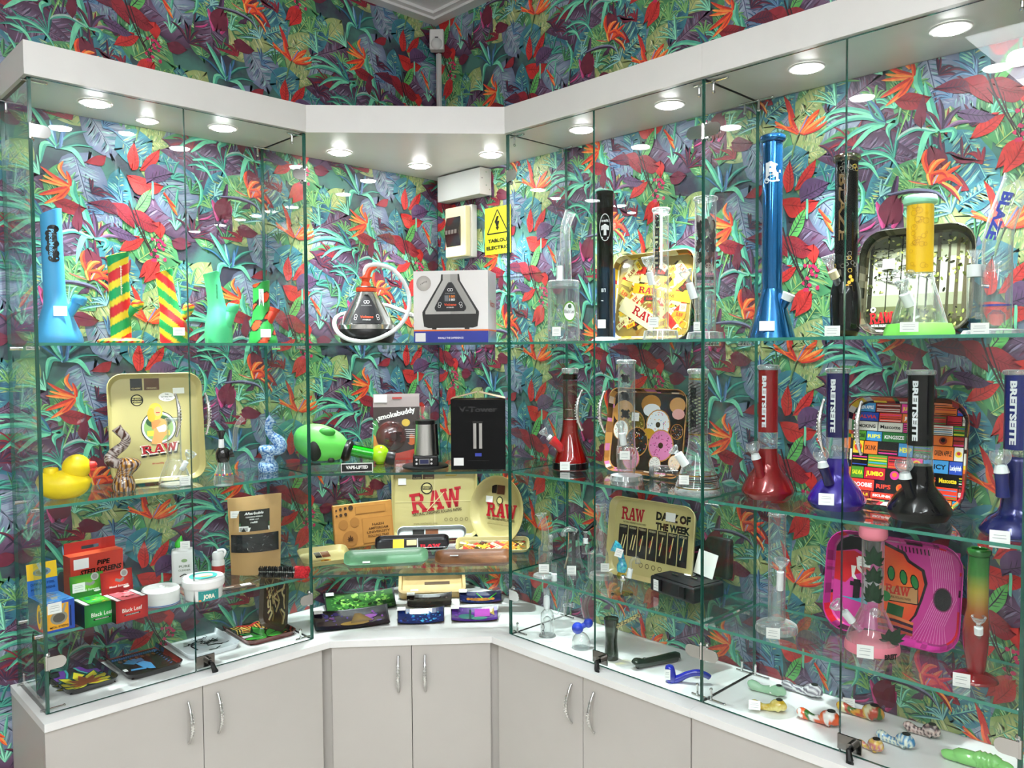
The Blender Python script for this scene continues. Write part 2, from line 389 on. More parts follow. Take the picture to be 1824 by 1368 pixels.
# background masses: loose leaves that fill the repeat
fr = random.Random(3)
for j in range(5):
    for i in range(5):
        cx, cy = 640+i*175+fr.uniform(-40, 40)+(j % 2)*80, 60+j*190+fr.uniform(-40, 40); an = fr.uniform(0, 6.28); ra, rb = fr.uniform(150, 210), fr.uniform(75, 110)
        O_ = [(cx+ra*math.cos(q)*math.cos(an)-rb*math.sin(q)*math.sin(an), cy+ra*math.cos(q)*math.sin(an)+rb*math.sin(q)*math.cos(an)) for q in [k*math.pi/4 for k in range(8)]]
        banana(O_, O_[4], O_[0], [PG, PB, PY, PS, PG, PP, PG][(i*2+j*3) % 7], 10)
for P, pal, ab in [([(560,420),(760,330),(980,330),(1100,460),(1000,560),(760,520)], PP, ((600,430),(1070,450))), ([(640,140),(720,60),(900,40),(920,200),(760,260),(640,230)], PP, ((660,220),(880,60))),
        ([(1100,30),(1200,-10),(1300,10),(1365,90),(1350,190),(1270,205),(1190,140),(1130,95)], PS, ((1130,60),(1350,150))), ([(560,560),(700,520),(800,620),(760,820),(620,820),(540,700)], PS, ((560,600),(740,780))),
        ([(150,640),(260,600),(330,700),(320,900),(200,920),(140,780)], PS, ((200,620),(260,900))), ([(820,640),(990,640),(1010,860),(900,930),(800,860)], PP, ((900,640),(900,900))),
        ([(1120,780),(1330,780),(1400,900),(1300,1050),(1150,1000)], PS, ((1150,800),(1300,1010))), ([(0,1020),(140,980),(300,1080),(290,1260),(120,1300),(-20,1180)], PP, ((20,1050),(270,1240))),
        ([(480,1310),(530,1150),(650,1050),(670,1180),(600,1310)], PG, ((500,1310),(650,1070))), ([(1440,640),(1600,560),(1700,700),(1640,860),(1480,840)], PY, ((1450,660),(1650,820)))]:
    banana(P, ab[0], ab[1], pal, 30)
for P, pal, ab in [([(1225,335),(1330,305),(1410,370),(1470,450),(1485,550),(1462,655),(1380,645),(1290,595),(1230,520),(1218,420)], PB, ((1300,310),(1465,650))),
        ([(1140,690),(1175,600),(1250,585),(1330,640),(1352,725),(1300,795),(1200,775)], PG, ((1345,735),(1150,650))), ([(995,560),(1005,510),(1060,498),(1125,520),(1145,590),(1085,645),(1015,610)], PG, ((1140,580),(1000,545))),
        ([(420,440),(500,365),(600,375),(635,410),(560,465),(470,485)], PY, ((430,450),(625,400))), ([(825,640),(870,515),(960,465),(1015,530),(990,610),(900,710),(815,750)], PB, ((990,500),(825,730))),
        ([(720,375),(860,335),(960,350),(1085,440),(1050,465),(940,452),(800,425)], PP, ((730,375),(1070,450))), ([(180,300),(300,230),(380,290),(340,350),(230,380)], PY, ((300,240),(210,360))),
        ([(490,250),(520,150),(600,95),(650,110),(590,210)], PY, ((510,240),(635,105))), ([(330,220),(440,130),(470,190),(420,260),(350,270)], PB, ((340,250),(460,150))),
        ([(620,1180),(700,1080),(760,1150),(720,1290),(640,1330)], PB, ((640,1310),(720,1100))), ([(90,1290),(100,1150),(200,1120),(230,1230),(160,1330)], PG, ((110,1310),(200,1140))),
        ([(450,1080),(430,960),(520,900),(640,960),(660,1080),(560,1130)], PG, ((460,1100),(620,960))), ([(1340,900),(1460,840),(1560,900),(1540,1050),(1420,1080),(1330,1000)], PB, ((1360,940),(1530,1040)))]:
    banana(P, ab[0], ab[1], pal, 24)
# loose fronds between the big leaves
fq = random.Random(12)
for j in range(7):
    for i in range(6):
        cx, cy = 640+i*145+fq.uniform(-50, 50)+(j % 2)*70, 60+j*136+fq.uniform(-50, 50); base = fq.uniform(-2.6, -.5); ca, cb = fq.choice([(TEAL, MINT), (DTEAL, TEAL), ('4f8a55', '7fb06a'), (DPUR, PUR), (MAR, DPUR), ('4f8f7a', '8fd8b8'), ('2c4468', '5f86a8'), ('24483a', '4f8f5c'), (MAR, DRED), ('3a6a7a', '8fc4c0')])
        for k in range(fq.randint(4, 7)):
            a = base+(k-3)*.33+fq.uniform(-.1, .1); L = fq.uniform(80, 175); dr = fq.uniform(5, 55)
            blade([(cx, cy), (cx+L*.5*math.cos(a), cy+L*.5*math.sin(a)), (cx+L*math.cos(a), cy+L*math.sin(a)+dr)], fq.uniform(9, 19), ca, cb)
# straps, droops and spikes
ST = [([(925,275),(880,200),(805,125)],24,BLUE,TEAL), ([(925,275),(840,225),(720,208),(615,245)],28,TEAL,MINT), ([(925,275),(820,245),(700,268),(585,345)],26,MINT,TEAL), ([(925,280),(850,285),(760,330),(680,410)],24,TEAL,MINT),
  ([(920,285),(850,310),(795,365),(760,405)],22,MINT,MINT), ([(930,268),(980,262),(940,300),(945,345)],30,MINT,TEAL), ([(925,270),(870,240),(830,150)],14,DTEAL,BLUE), ([(980,360),(1040,200),(1090,80),(1112,-10)],12,'8fbf6a','5f8f5a'),
  ([(1190,310),(1120,240),(1055,195)],26,PUR,TEAL), ([(1190,310),(1150,200),(1118,70)],42,TEAL,MINT), ([(1200,305),(1200,220),(1188,150)],30,DPUR,PUR), ([(1205,305),(1240,240),(1295,190)],26,PUR,DPUR), ([(1195,305),(1165,250),(1130,215)],24,MAR,DPUR),
  ([(1210,310),(1280,270),(1370,265)],20,PUR,'8f6a8f'), ([(1180,312),(1130,320),(1100,400),(1078,495)],32,MINT,MINT), ([(1190,315),(1250,305),(1262,330),(1235,370)],28,MINT,TEAL), ([(1170,315),(1080,300),(1010,330),(980,360)],22,'9fb8b0',TEAL),
  ([(1190,320),(1190,380),(1215,430)],22,DPUR,MAR), ([(770,445),(860,415),(950,440),(1010,525)],20,MINT,TEAL), ([(790,470),(850,480),(895,545)],18,MINT,MINT), ([(780,540),(815,600),(812,680),(785,735)],20,MINT,TEAL),
  ([(985,530),(960,640),(915,780)],34,DPUR,PUR), ([(130,600),(85,605),(70,700)],24,MINT,TEAL), ([(140,600),(195,595),(238,660)],24,MINT,MINT), ([(130,610),(120,530),(110,480)],18,BLUE,'8fb8d0'), ([(135,610),(165,500),(175,470)],16,BLUE,DTEAL),
  ([(130,600),(190,520),(255,478)],16,DTEAL,TEAL), ([(130,600),(80,500),(40,440)],24,TEAL,MINT), ([(125,600),(60,540),(0,530)],16,DTEAL,BLUE), ([(140,605),(210,560),(280,550)],14,TEAL,DTEAL), ([(145,600),(150,560),(155,500)],14,'5f7fb0',BLUE),
  ([(200,700),(160,790),(120,960)],14,'7fb88f','5f8f6a'), ([(210,860),(190,800),(195,740)],30,TEAL,MINT), ([(500,330),(478,400),(470,450)],10,'6f8f5a','4f6f4a'), ([(560,700),(640,640),(700,640)],12,MINT,TEAL)]
for p, w_, a, b in ST: blade(p, w_, a, b)
# magenta spikes, red leaves
for p, w_ in [([(915,785),(905,720),(880,655)],36), ([(960,785),(990,720),(1010,665)],36), ([(800,800),(850,780),(880,750)],12)]: blade(p, w_, MAG, 'c94f86')
LV = [([(1000,640),(960,660),(920,720),(960,760),(1005,740)],MAR,None), ([(445,605),(425,540),(460,465),(480,540),(472,595)],RED,((458,600),(460,480))), ([(488,595),(525,510),(582,458),(575,520),(525,585)],RED,((495,590),(575,470))),
  ([(428,650),(480,635),(590,655),(565,705),(470,735),(435,690)],RED,((435,670),(570,680))), ([(245,635),(285,590),(325,578),(312,632)],DRED,None), ([(508,595),(560,540),(645,568),(605,622),(520,655)],PUR,((512,640),(635,572))),
  ([(450,840),(485,740),(532,698),(526,775),(480,845)],'5fae5a',((455,835),(525,710))), ([(412,845),(480,822),(545,872),(500,908),(440,885)],DRED,((415,840),(535,880))), ([(525,892),(575,868),(603,900),(577,955)],RED,None), ([(412,1012),(440,968),(470,968),(440,1015)],RED,None),
  ([(468,1185),(488,1108),(530,1082),(565,1110),(540,1155)],RED,((475,1175),(545,1100))), ([(1310,65),(1400,38),(1442,110),(1442,172),(1380,152),(1330,115)],DRED,((1320,70),(1435,160))), ([(1450,85),(1520,75),(1605,120),(1560,172),(1480,152)],DRED,((1455,100),(1590,130))),
  ([(1172,105),(1260,58),(1322,70),(1333,122),(1250,128)],MAR,((1180,105),(1325,90))), ([(1348,345),(1390,268),(1505,230),(1462,302),(1400,335)],RED,((1355,340),(1495,238))), ([(1278,222),(1350,203),(1455,235),(1400,272),(1310,254)],PUR,((1285,225),(1440,240))),
  ([(1503,515),(1528,400),(1605,365),(1610,450),(1550,495)],RED,((1510,505),(1600,385))), ([(180,370),(210,340),(275,370),(250,405),(190,410)],MAR,None), ([(110,860),(160,840),(230,870),(200,910),(140,905)],DRED,((115,865),(215,885))),
  ([(1065,260),(1085,190),(1112,140),(1125,240),(1100,290)],MAR,None), ([(1110,430),(1150,390),(1225,430),(1215,500),(1140,490)],MAR,None), ([(1250,430),(1290,452),(1380,455),(1290,470)],MAR,None),
  ([(60,300),(90,240),(125,230),(130,300),(90,350)],MAR,None), ([(540,650),(550,650),(548,735),(538,730)],MINT,None), ([(640,960),(690,930),(740,960),(700,1000),(650,1000)],MAR,None), ([(1410,560),(1450,600),(1480,680),(1440,670)],RED,None)]
for P, c, rib in LV:
    leaf(P, c, {RED:'8f1c20',DRED:'6a1822'}.get(c, DPUR), None, rib)
for p, w_ in [([(425,780),(460,900),(545,1085)],8), ([(545,1085),(552,1000),(600,960)],5), ([(470,920),(430,860)],5), ([(1450,40),(1520,220),(1595,345)],9), ([(1540,250),(1590,190),(1610,170)],6), ([(1560,290),(1480,200)],5), ([(1520,220),(1500,120)],5)]: blade(p, w_, '3d2028', '2c1820', tip=.6, base=1)
for i in range(14): 
    cx, cy = rnd.uniform(525, 610), rnd.uniform(965, 1090); M_poly([(cx+rnd.uniform(6,14)*math.cos(k*1.05), cy+rnd.uniform(6,14)*math.sin(k*1.05)) for k in range(6)], 'c2265a')
# birds of paradise
BP = [[([(1065,42),(985,22),(915,-12)],24,RED), ([(1062,50),(980,58),(905,66)],20,ORG), ([(1060,52),(990,98),(900,152)],28,RED), ([(1060,56),(1000,130),(925,192)],24,ORG), ([(1065,42),(1062,0),(1048,-40)],22,RED), ([(1060,60),(1020,120),(985,150)],18,RED), ([(1058,46),(960,40),(925,35)],14,'f08a3a')],
  [([(1130,572),(1070,562),(1035,552)],9,MAG), ([(1150,575),(1148,500),(1168,450)],28,RED), ([(1160,565),(1200,510),(1245,458)],26,ORG), ([(1168,562),(1230,515),(1295,478)],22,RED), ([(1180,562),(1240,535),(1305,582)],34,RED), ([(1200,565),(1255,600),(1292,652)],28,DRED), ([(1143,575),(1130,530),(1136,500)],12,'e8c25a'), ([(1158,570),(1180,520),(1195,490)],10,'6f8fd0')],
  [([(500,325),(470,270),(458,212)],26,RED), ([(500,325),(450,300),(385,290)],20,RED), ([(512,325),(560,260),(605,205)],30,RED), ([(520,322),(580,280),(635,238)],24,ORG), ([(525,328),(590,302),(645,262)],16,RED), ([(505,320),(540,250),(548,235)],12,'6f7fc0'), ([(515,322),(570,255),(600,225)],10,ORG)],
  [([(165,745),(140,700),(155,660)],16,ORG), ([(620,715),(650,770),(672,805)],18,ORG), ([(600,690),(640,740),(665,760)],16,RED), ([(1345,700),(1420,740),(1480,735)],18,RED), ([(1350,712),(1400,730),(1440,760)],14,ORG)],
  [([(230,1180),(215,1120),(225,1080)],20,RED), ([(235,1180),(260,1140),(290,1130)],20,ORG), ([(240,1185),(280,1180),(300,1210)],20,RED)]]
blade([(935,625),(1060,603),(1170,613),(1220,655)], 24, DPUR, '7d7f9a')
for F in BP:
    for p, w_, c in F: blade(p, w_, c, ORG if c == RED else 'f0944a', tip=.02, base=.6)
WPAPER = mat('wallpaper_ink', vcol=True, rough=.5, noise=.28, nscale=55)
def paper_wall(name, parent, left):
    mb = MB(); pitch, s0, z0 = (.5355, -.407, 2.092) if left else (.519, .335, 2.278-.3215*3+1.286)
    lo, hi = (-3.4, -.0005) if left else (.0005, 3.9)
    def place(s_, z_, d): 
        s_ = min(max(s_, lo), hi); z_ = min(max(z_, .02), ZCEIL-.002)
        return (s_, -d, z_) if left else (-d, -s_, z_)
    for i in range(-9, 10):
        for k in range(-5, 6):
            sx = s0+i*pitch; sz = z0+(i % 2)*.3215+k*.643
            if sx < lo-.7 or sx > hi+.7 or sz < -.5 or sz > ZCEIL+.6: continue
            for vs, fs, cs, li in MOT:
                W = [(sx+a*(pitch/.519), sz+b) for a, b in vs]
                if max(q[0] for q in W) < lo or min(q[0] for q in W) > hi or max(q[1] for q in W) < .02 or min(q[1] for q in W) > ZCEIL: continue
                mb.add([place(q[0], q[1], .0004+li*.000004) for q in W], fs, 0, cs)
    o = mb.obj(name, WPAPER, parent); o['label'] = 'printed wallpaper of tropical leaves and bird of paradise flowers'; return o
paper_wall('wallpaper', wl, True); paper_wall('wallpaper', wr, False)
# ------------------------------------------------------------------ unseen hanging lamps, added behind and above the viewer to light room and ceiling
LEDP = mat('added_lamp_diffuser', 'f8fbff', .5, emit=CEIL_E)
for i, (x, y) in enumerate([(-1.75, -1.95), (-3.1, -1.95), (-1.75, -3.4), (-3.1, -3.4)]):
    t = thing('added_ceiling_lamp', 'unseen white hanging box lamp added to light the shop', 'ceiling lamp', (x, y, 2.62), 0, 'added unseen lamps')
    mb = MB(); mb.box((-.5, -.1, -.03), (.5, .1, .03)); mb.obj('diffuser', LEDP, t)
    for s_ in (-1, 1): mb = MB(); mb.box((s_*.51-.01, -.105, -.034), (s_*.51+.01, .105, .034)); mb.obj('end_cap', WHITE, t)
    for s_ in (-.4, .4): mb = MB(); mb.tube([(s_, 0, .03), (s_, 0, ZCEIL-2.62)], .004, 8); mb.obj('hanger', CHROME, t)
# ------------------------------------------------------------------ cabinets
def bow_handle():
    mb = MB(); n = 15; pts = []; ra = []
    for i in range(n):
        t = i/(n-1); pts.append((0, -.004-.024*math.sin(math.pi*t), -.062+.124*t)); ra.append(.0030+.0032*math.sin(math.pi*t))
    mb.tube(pts, ra, 8); 
    for i in range(3, 12):
        for dx in (-.0035, .0035):
            p = pts[i]; mb.ball((dx, p[1]-ra[i]*.8, p[2]), .0022, 6)
    mb.ball((0, -.003, -.06), .005, 8); mb.ball((0, -.003, .06), .005, 8)
    return mb
HB = bow_handle(); HME = [None]
def handle(parent, loc, rz):
    if HME[0] is None: o = HB.obj('door_handle', CHROME, parent, smooth=True, ang=60); HME[0] = o
    else: o = HME[0].copy(); COL.objects.link(o); o.parent = parent
    o.location = loc; o.rotation_euler = (0, 0, rz); return o
def pane(name, P, z0, z1, parent, big=None, edge=EDGE):
    """vertical or horizontal sheet; side faces get the green cut edge, big faces the clear glass"""
    mb = MB(); mb.prism(P, z0, z1, 0, 0)
    o = mb.obj(name, [BACKP if name == 'back_pane' else PANE, edge], parent)
    for p in o.data.polygons:
        n = p.normal; p.material_index = 0 if abs(n.dot(Vector(big))) > .9 else 1
    return o
def side_rect(x0, y0, x1, y1): return [(x0, y0), (x1, y0), (x1, y1), (x0, y1)]
G = .006; GS = .010
LENS = mat('downlight_lens', 'ffffff', .3, emit=90.)
def downlight(parent, x, y, r=.034):
    mb = MB(); mb.lathe([(x, y, ZT-.0005, r+.012), (x, y, ZT-.004, r+.010), (x, y, ZT-.004, r), (x, y, ZT-.001, r)], 28, 0, False, False); mb.lathe([(x, y, ZT-.0012, r), (x, y, ZT-.007, r*.9), (x, y, ZT-.011, r*.4)], 28, 1, False, True)
    o = mb.obj('downlight', [WHITE, LENS], parent, smooth=True)
    ld = bpy.data.lights.new('downlight_lamp', 'SPOT'); ld.energy = LAMP_W*4*math.pi*(r/.034)**2; ld.spot_size = math.radians(76); ld.spot_blend = 1.; ld.shadow_soft_size = r*.8; ld.color = (.92, .98, 1.)
    l = bpy.data.objects.new('downlight_lamp', ld); COL.objects.link(l); l.parent = o; l.location = (x, y, ZT-.016)
    return o
def pick(parent, pts, name='shelf_support'):
    mb = MB()
    for a, b in pts: mb.tube([a, b], .0055, 10)
    return mb.obj(name, CHROME, parent, smooth=True)
def pin(parent, p, ax):
    a = Vector(p)-Vector(ax)*.016; b = Vector(p)+Vector(ax)*.016
    mb = MB(); mb.tube([a, Vector(p)-Vector(ax)*.003], .0058, 10); mb.tube([Vector(p)-Vector(ax)*.003, Vector(p)+Vector(ax)*.003], .0045, 10); mb.tube([Vector(p)+Vector(ax)*.003, b], .0058, 10)
    return mb.obj('shelf_support', CHROME, parent, smooth=True)
def hinge(parent, loc, rz, flip=1):
    """round ended chrome plate on the glass door with its knuckle behind"""
    mb = MB(); w_, h_ = .046*flip, .017
    P = [(0, -h_), (w_*.65, -h_)]+[(w_*.65+h_*flip*math.cos(a), h_*math.sin(a)) for a in [-1.1, -.6, 0, .6, 1.1]]+[(w_*.65, h_), (0, h_)]
    if flip < 0: P = P[::-1]
    n = len(P); mb.add([(p[0], -.004, p[1]) for p in P]+[(p[0], -.0005, p[1]) for p in P], [list(range(n)), list(range(n, 2*n))[::-1]]+[(i, n+i, n+(i+1) % n, (i+1) % n) for i in range(n)])
    mb.tube([(0, .004, -.02), (0, .004, .02)], .005, 8); mb.ball((.004*flip, .012, .02), .008, 8); mb.ball((.004*flip, .014, -.02), .008, 8); mb.ball((.012*flip, .012, 0), .009, 8)
    o = mb.obj('hinge', CHROME, parent, smooth=True); o.location = loc; o.rotation_euler = (0, 0, rz); return o
def clip(parent, loc, rz, up=1):
    """small bent chrome rod that holds the side pane to the worktop or canopy"""
    mb = MB(); mb.tube([(-.03, 0, .003*up), (.03, 0, .003*up)], .0028, 8); mb.tube([(-.012, 0, .003*up), (-.012, 0, .03*up)], .0035, 8); mb.ball((-.012, 0, .032*up), .005, 8); mb.ball((.03, 0, .003*up), .004, 8)
    o = mb.obj('pane_clip', CHROME, parent, smooth=True); o.location = loc; o.rotation_euler = (0, 0, rz); return o
def lock(parent, loc, rz):
    mb = MB(); mb.box((-.002, -.006, -.018), (.055, -.001, .018)); mb.tube([(.035, -.006, 0), (.035, -.022, 0)], .010, 14)
    o = mb.obj('door_lock', mat('dark_chrome', '8a8884', .15, 1.), parent, smooth=True, ang=30); o.location = loc; o.rotation_euler = (0, 0, rz)
    mb = MB(); mb.tube([(.035, -.022, 0), (.035, -.034, 0)], .003, 8); mb.tube([(.035, -.030, 0), (.041, -.036, -.024)], [.006, .009], 8); mb.ball((.042, -.038, -.028), .010, 10, sc=(1, .35, 1))
    mb.obj('key', BLACKP, o, smooth=True); return o
def unit(side, a, b, split, label_glass, label_base, lamps, panes, key=''):
    """straight showcase: a..b along its wall (side 'L': x, 'R': -y grows to the image right)"""
    L = side == 'L'; rz = 0. if L else -math.pi/2
    def W(s_, d, z=0.): return (s_, -d, z) if L else (-d, -s_, z)         # s along wall to the image right, d out of the wall
    def quad(s0, d0, s1, d1): return [W(s0, d0)[:2], W(s0, d1)[:2], W(s1, d1)[:2], W(s1, d0)[:2]]
    nrm = (0, 1, 0) if L else (1, 0, 0); tan = (1, 0, 0) if L else (0, 1, 0)
    t = thing('glass_showcase', label_glass, 'display case', W((a+b)/2, 0, ZC))
    off = Vector(W((a+b)/2, 0, ZC))
    def rel(o): o.location = Vector(o.location)-off; return o
    # canopy
    mb = MB(); mb.prism(quad(a-(.01 if panes[0] == 'end' else 0), .004, b, DG+.012), ZT, ZF); c = rel(mb.obj('canopy', WHITE, t))
    mb = MB(); mb.prism(quad(a-(.01 if panes[0] == 'end' else 0), DG+.0122, b, DG+.014), ZT, ZT+.016); mb.obj('edge_band', WHITE, c)
    for s_, d, r in lamps: p = W(s_, d); downlight(c, p[0], p[1], r)
    # panes
    if panes[0]: rel(pane('side_pane', quad(a, .008, a+GS, DG-G), ZC, ZT, t, tan))
    if panes[1]: rel(pane('side_pane', quad(b-GS, .008, b, DG-G), ZC, ZT, t, tan))
    rel(pane('back_pane', quad(a+GS, .0055, b-GS, .0075), ZC, ZT, t, nrm))
    for k, (s0, s1) in enumerate(((a+.001, split-.0012), (split+.0012, b-.001))):
        d = rel(pane('glass_door', quad(s0, DG-G+.001, s1, DG+.001), ZC+.002, ZT-.002, t, nrm))
        hs = split+(-.045 if k == 0 else .045); p = W(hs, DG+.001); handle(d, (p[0], p[1], 1.415), rz)
        for z in (ZT-.14, ZC+.14):
            p = W(s0+.004 if k == 0 else s1-.004, DG+.001, z); hinge(d, p, rz, 1 if k == 0 else -1)
        if k == 1: p = W(split, DG+.001, ZC+.03); lock(d, p, rz)
    for z in (ZA, ZB, ZS):
        s_ = rel(pane('shelf', quad(a+GS+.001, .010, b-GS-.001, DG-G-.004), z-.008, z, t, (0, 0, 1), EDGE_L))
        for ss in (a+GS/2, b-GS/2):
            for d in (.08, DG-.05): pin(s_, W(ss, d, z-.0145), tan)
    for ss in (a+GS+.012, b-GS-.012):
        for d in (DG-.03, .03):
            for z, u in ((ZC, 1), (ZT, -1)): rel(clip(t, W(ss, d, z), rz, u))
    # base cabinet
    g = thing('base_cabinet', label_base, 'cabinet', W((a+b)/2, 0, 0)); off = Vector(W((a+b)/2, 0, 0))
    e0 = a-(.02 if panes[0] == 'end' else 0)
    aa = [W(e0, .004)[:2], W(e0, DG+OC)[:2], W(b, DG+OC)[:2], W(b, .004)[:2]]
    if key == 'toP1': aa[2] = W(b-.0245+.05, DG+OC)[:2]; aa.insert(3, W(b+.0, DG+.002)[:2])
    if key == 'fromP2': aa[1] = W(a-.0255, DG+OC)[:2]; aa.insert(1, W(a, DG+.002)[:2])
    mb = MB(); mb.prism(aa, ZC-.022, ZC); rel(mb.obj('worktop', WTOP, g, bevel=.001))
    mb = MB(); mb.prism(quad(a-(.018 if panes[0] == 'end' else -.001), .005, b-.001, DG+OC-.026), .08, ZC-.0222); rel(mb.obj('carcass', WHITE2, g))
    mb = MB(); mb.prism(quad(a, .01, b-.001, DG+OC-.06), 0, .08); rel(mb.obj('plinth', WHITE2, g))
    ds = split+(-.004 if L else -.002)
    for k, (s0, s1) in enumerate(((e0+.002, ds-.0012), (ds+.0012, b-.0015))):
        mb = MB(); mb.prism(quad(s0, DG+OC-.0255, s1, DG+OC-.006), .085, ZC-.0235); d = rel(mb.obj('door', WHITE2, g, bevel=.0008))
        p = W(ds+(-.045 if k == 0 else .045), DG+OC-.006); handle(d, (p[0], p[1], .505), rz)
    return t
unit('L', XE, X1, XS, 'glass showcase of silicone pipes with a yellow duck on its second shelf', 'white base cabinet under the showcase with the yellow duck', [(-1.412, .178, .034), (-1.031, .180, .034), (-1.237, .1, .024)], ('end', 1), 'toP1')
unit('R', .739, 1.505, 1.1203, 'glass showcase with the black tall tube and the red pipe, next to the corner shelves', 'white base cabinet under the showcase with the black open case', [(.957, .165, .034), (1.308, .177, .034)], (1, 1), 'fromP2')
unit('R', 1.505+.0005, 2.271, 1.8888, 'glass showcase with the shiny blue beaker and the pink tray', 'white base cabinet under the showcase with the pink tray', [(1.732, .18, .034), (2.075, .185, .034)], (0, 1))
# neighbouring run beyond the frame to the right is left out; corner unit
P1 = Vector((X1, -DG)); P2 = Vector((-DG, Y2)); DV = (P2-P1).normalized(); NV = Vector((-DV.y, DV.x)); NV = NV if NV.x < 0 else -NV
WD = (P2-P1).length; CRZ = math.atan2(DV.y, DV.x)
def pent(out, ins=.0): 
    a = P1+NV*out+DV*.001; b = P2+NV*out-DV*.001
    return [(-ins-.009, -ins-.009), (X1+.0015, -ins-.009), (X1+.0015, -DG+.002), tuple(a+DV*.002), tuple(b-DV*.002), (-DG+.002, Y2+.0015), (-ins-.009, Y2+.0015)]
t = thing('corner_shelving', 'open corner shelving of three glass shelves under a lit white canopy', 'shelving', (-.5, -.5, ZC)); off = Vector((-.5, -.5, ZC))
def rel(o): o.location = Vector(o.location)-off; return o
mb = MB(); Q = pent(.012); Q[0] = (-.004, -.004); Q[1] = (X1+.001, -.004); Q[-1] = (-.004, Y2+.001); mb.prism(Q, ZT+.001, ZF); c = rel(mb.obj('canopy', WHITE, t))
a, b = P1+NV*.0125+DV*.004, P2+NV*.0125-DV*.004; a2, b2 = a+NV*.003, b+NV*.003
mb = MB(); mb.prism([tuple(a), tuple(a2), tuple(b2), tuple(b)], ZT-.002, ZT+.016); mb.obj('edge_band', WHITE, c)
for x, y in ((-.581, -.156), (-.237, -.184), (-.154, -.505)): downlight(c, x, y)
for z in (ZA, ZB, ZS):
    s_ = rel(pane('shelf', pent(-.004), z-.008, z, t, (0, 0, 1), mat('corner_shelf_edge', '16493f', .12, spec=.8)))
    for a_, b_ in (((-.3, -.009), (-.3, -.03)), ((-.009, -.3), (-.03, -.3))):
        mb = MB(); mb.tube([(*a_, z-.0142), (*b_, z-.0142)], .006, 10); mb.obj('shelf_support', CHROME, s_, smooth=True)
rel(pane('back_pane', side_rect(X1+.01, -.0075, -.008, -.0055), ZC, ZT, t, (0, 1, 0))); rel(pane('back_pane', side_rect(-.0075, Y2+.01, -.0055, -.008), ZC, 1.9, t, (1, 0, 0)))
g = thing('base_cabinet', 'white angled corner base cabinet under the open corner shelving', 'cabinet', (-.5, -.5, 0)); off = Vector((-.5, -.5, 0))
Q = pent(.0); f1 = P1+NV*.0555+DV*.004; 
Q = [(-.004, -.004), (X1+.001, -.004), (X1+.001, -DG), (X1+.0262, -DG-OC+.0005), (-DG-OC+.0005, Y2+.0262), (-DG, Y2+.001), (-.004, Y2+.001)]
mb = MB(); mb.prism(Q, ZC-.022, ZC); rel(mb.obj('worktop', WTOP, g, bevel=.001))
fa = Vector((X1+.0262, -DG-OC)); fb = Vector((-DG-OC, Y2+.0262)); fd = (fb-fa).normalized(); fn = Vector((fd.y, -fd.x)); fn = fn if fn.x < 0 else -fn
k0, k1 = fa-fn*.026, fb-fn*.026
mb = MB(); mb.prism([(-.005, -.005), (X1+.002, -.005), (X1+.002, -DG), tuple(k0), tuple(k1), (-DG, Y2+.002), (-.005, Y2+.002)], .08, ZC-.0222); rel(mb.obj('carcass', WHITE2, g))
mb = MB(); mb.prism([(-.01, -.01), (X1+.01, -.01), (X1+.01, -DG+.03), tuple(k0-fn*.04), tuple(k1-fn*.04), (-DG+.03, Y2+.01), (-.01, Y2+.01)], 0, .08); rel(mb.obj('plinth', WHITE2, g))
LW = (fb-fa).length; crz = math.atan2(fd.y, fd.x)
for k, (s0, s1) in enumerate(((.004, LW/2-.0012), (LW/2+.0012, LW-.004))):
    q = [fa+fd*s0-fn*.0255, fa+fd*s0-fn*.006, fa+fd*s1-fn*.006, fa+fd*s1-fn*.0255]
    mb = MB(); mb.prism([tuple(p) for p in q], .085, ZC-.0235); d = rel(mb.obj('door', WHITE2, g, bevel=.0008))
    p = fa+fd*(LW/2+(-.045 if k == 0 else .045))-fn*.006; handle(d, (p.x, p.y, .505), crz)
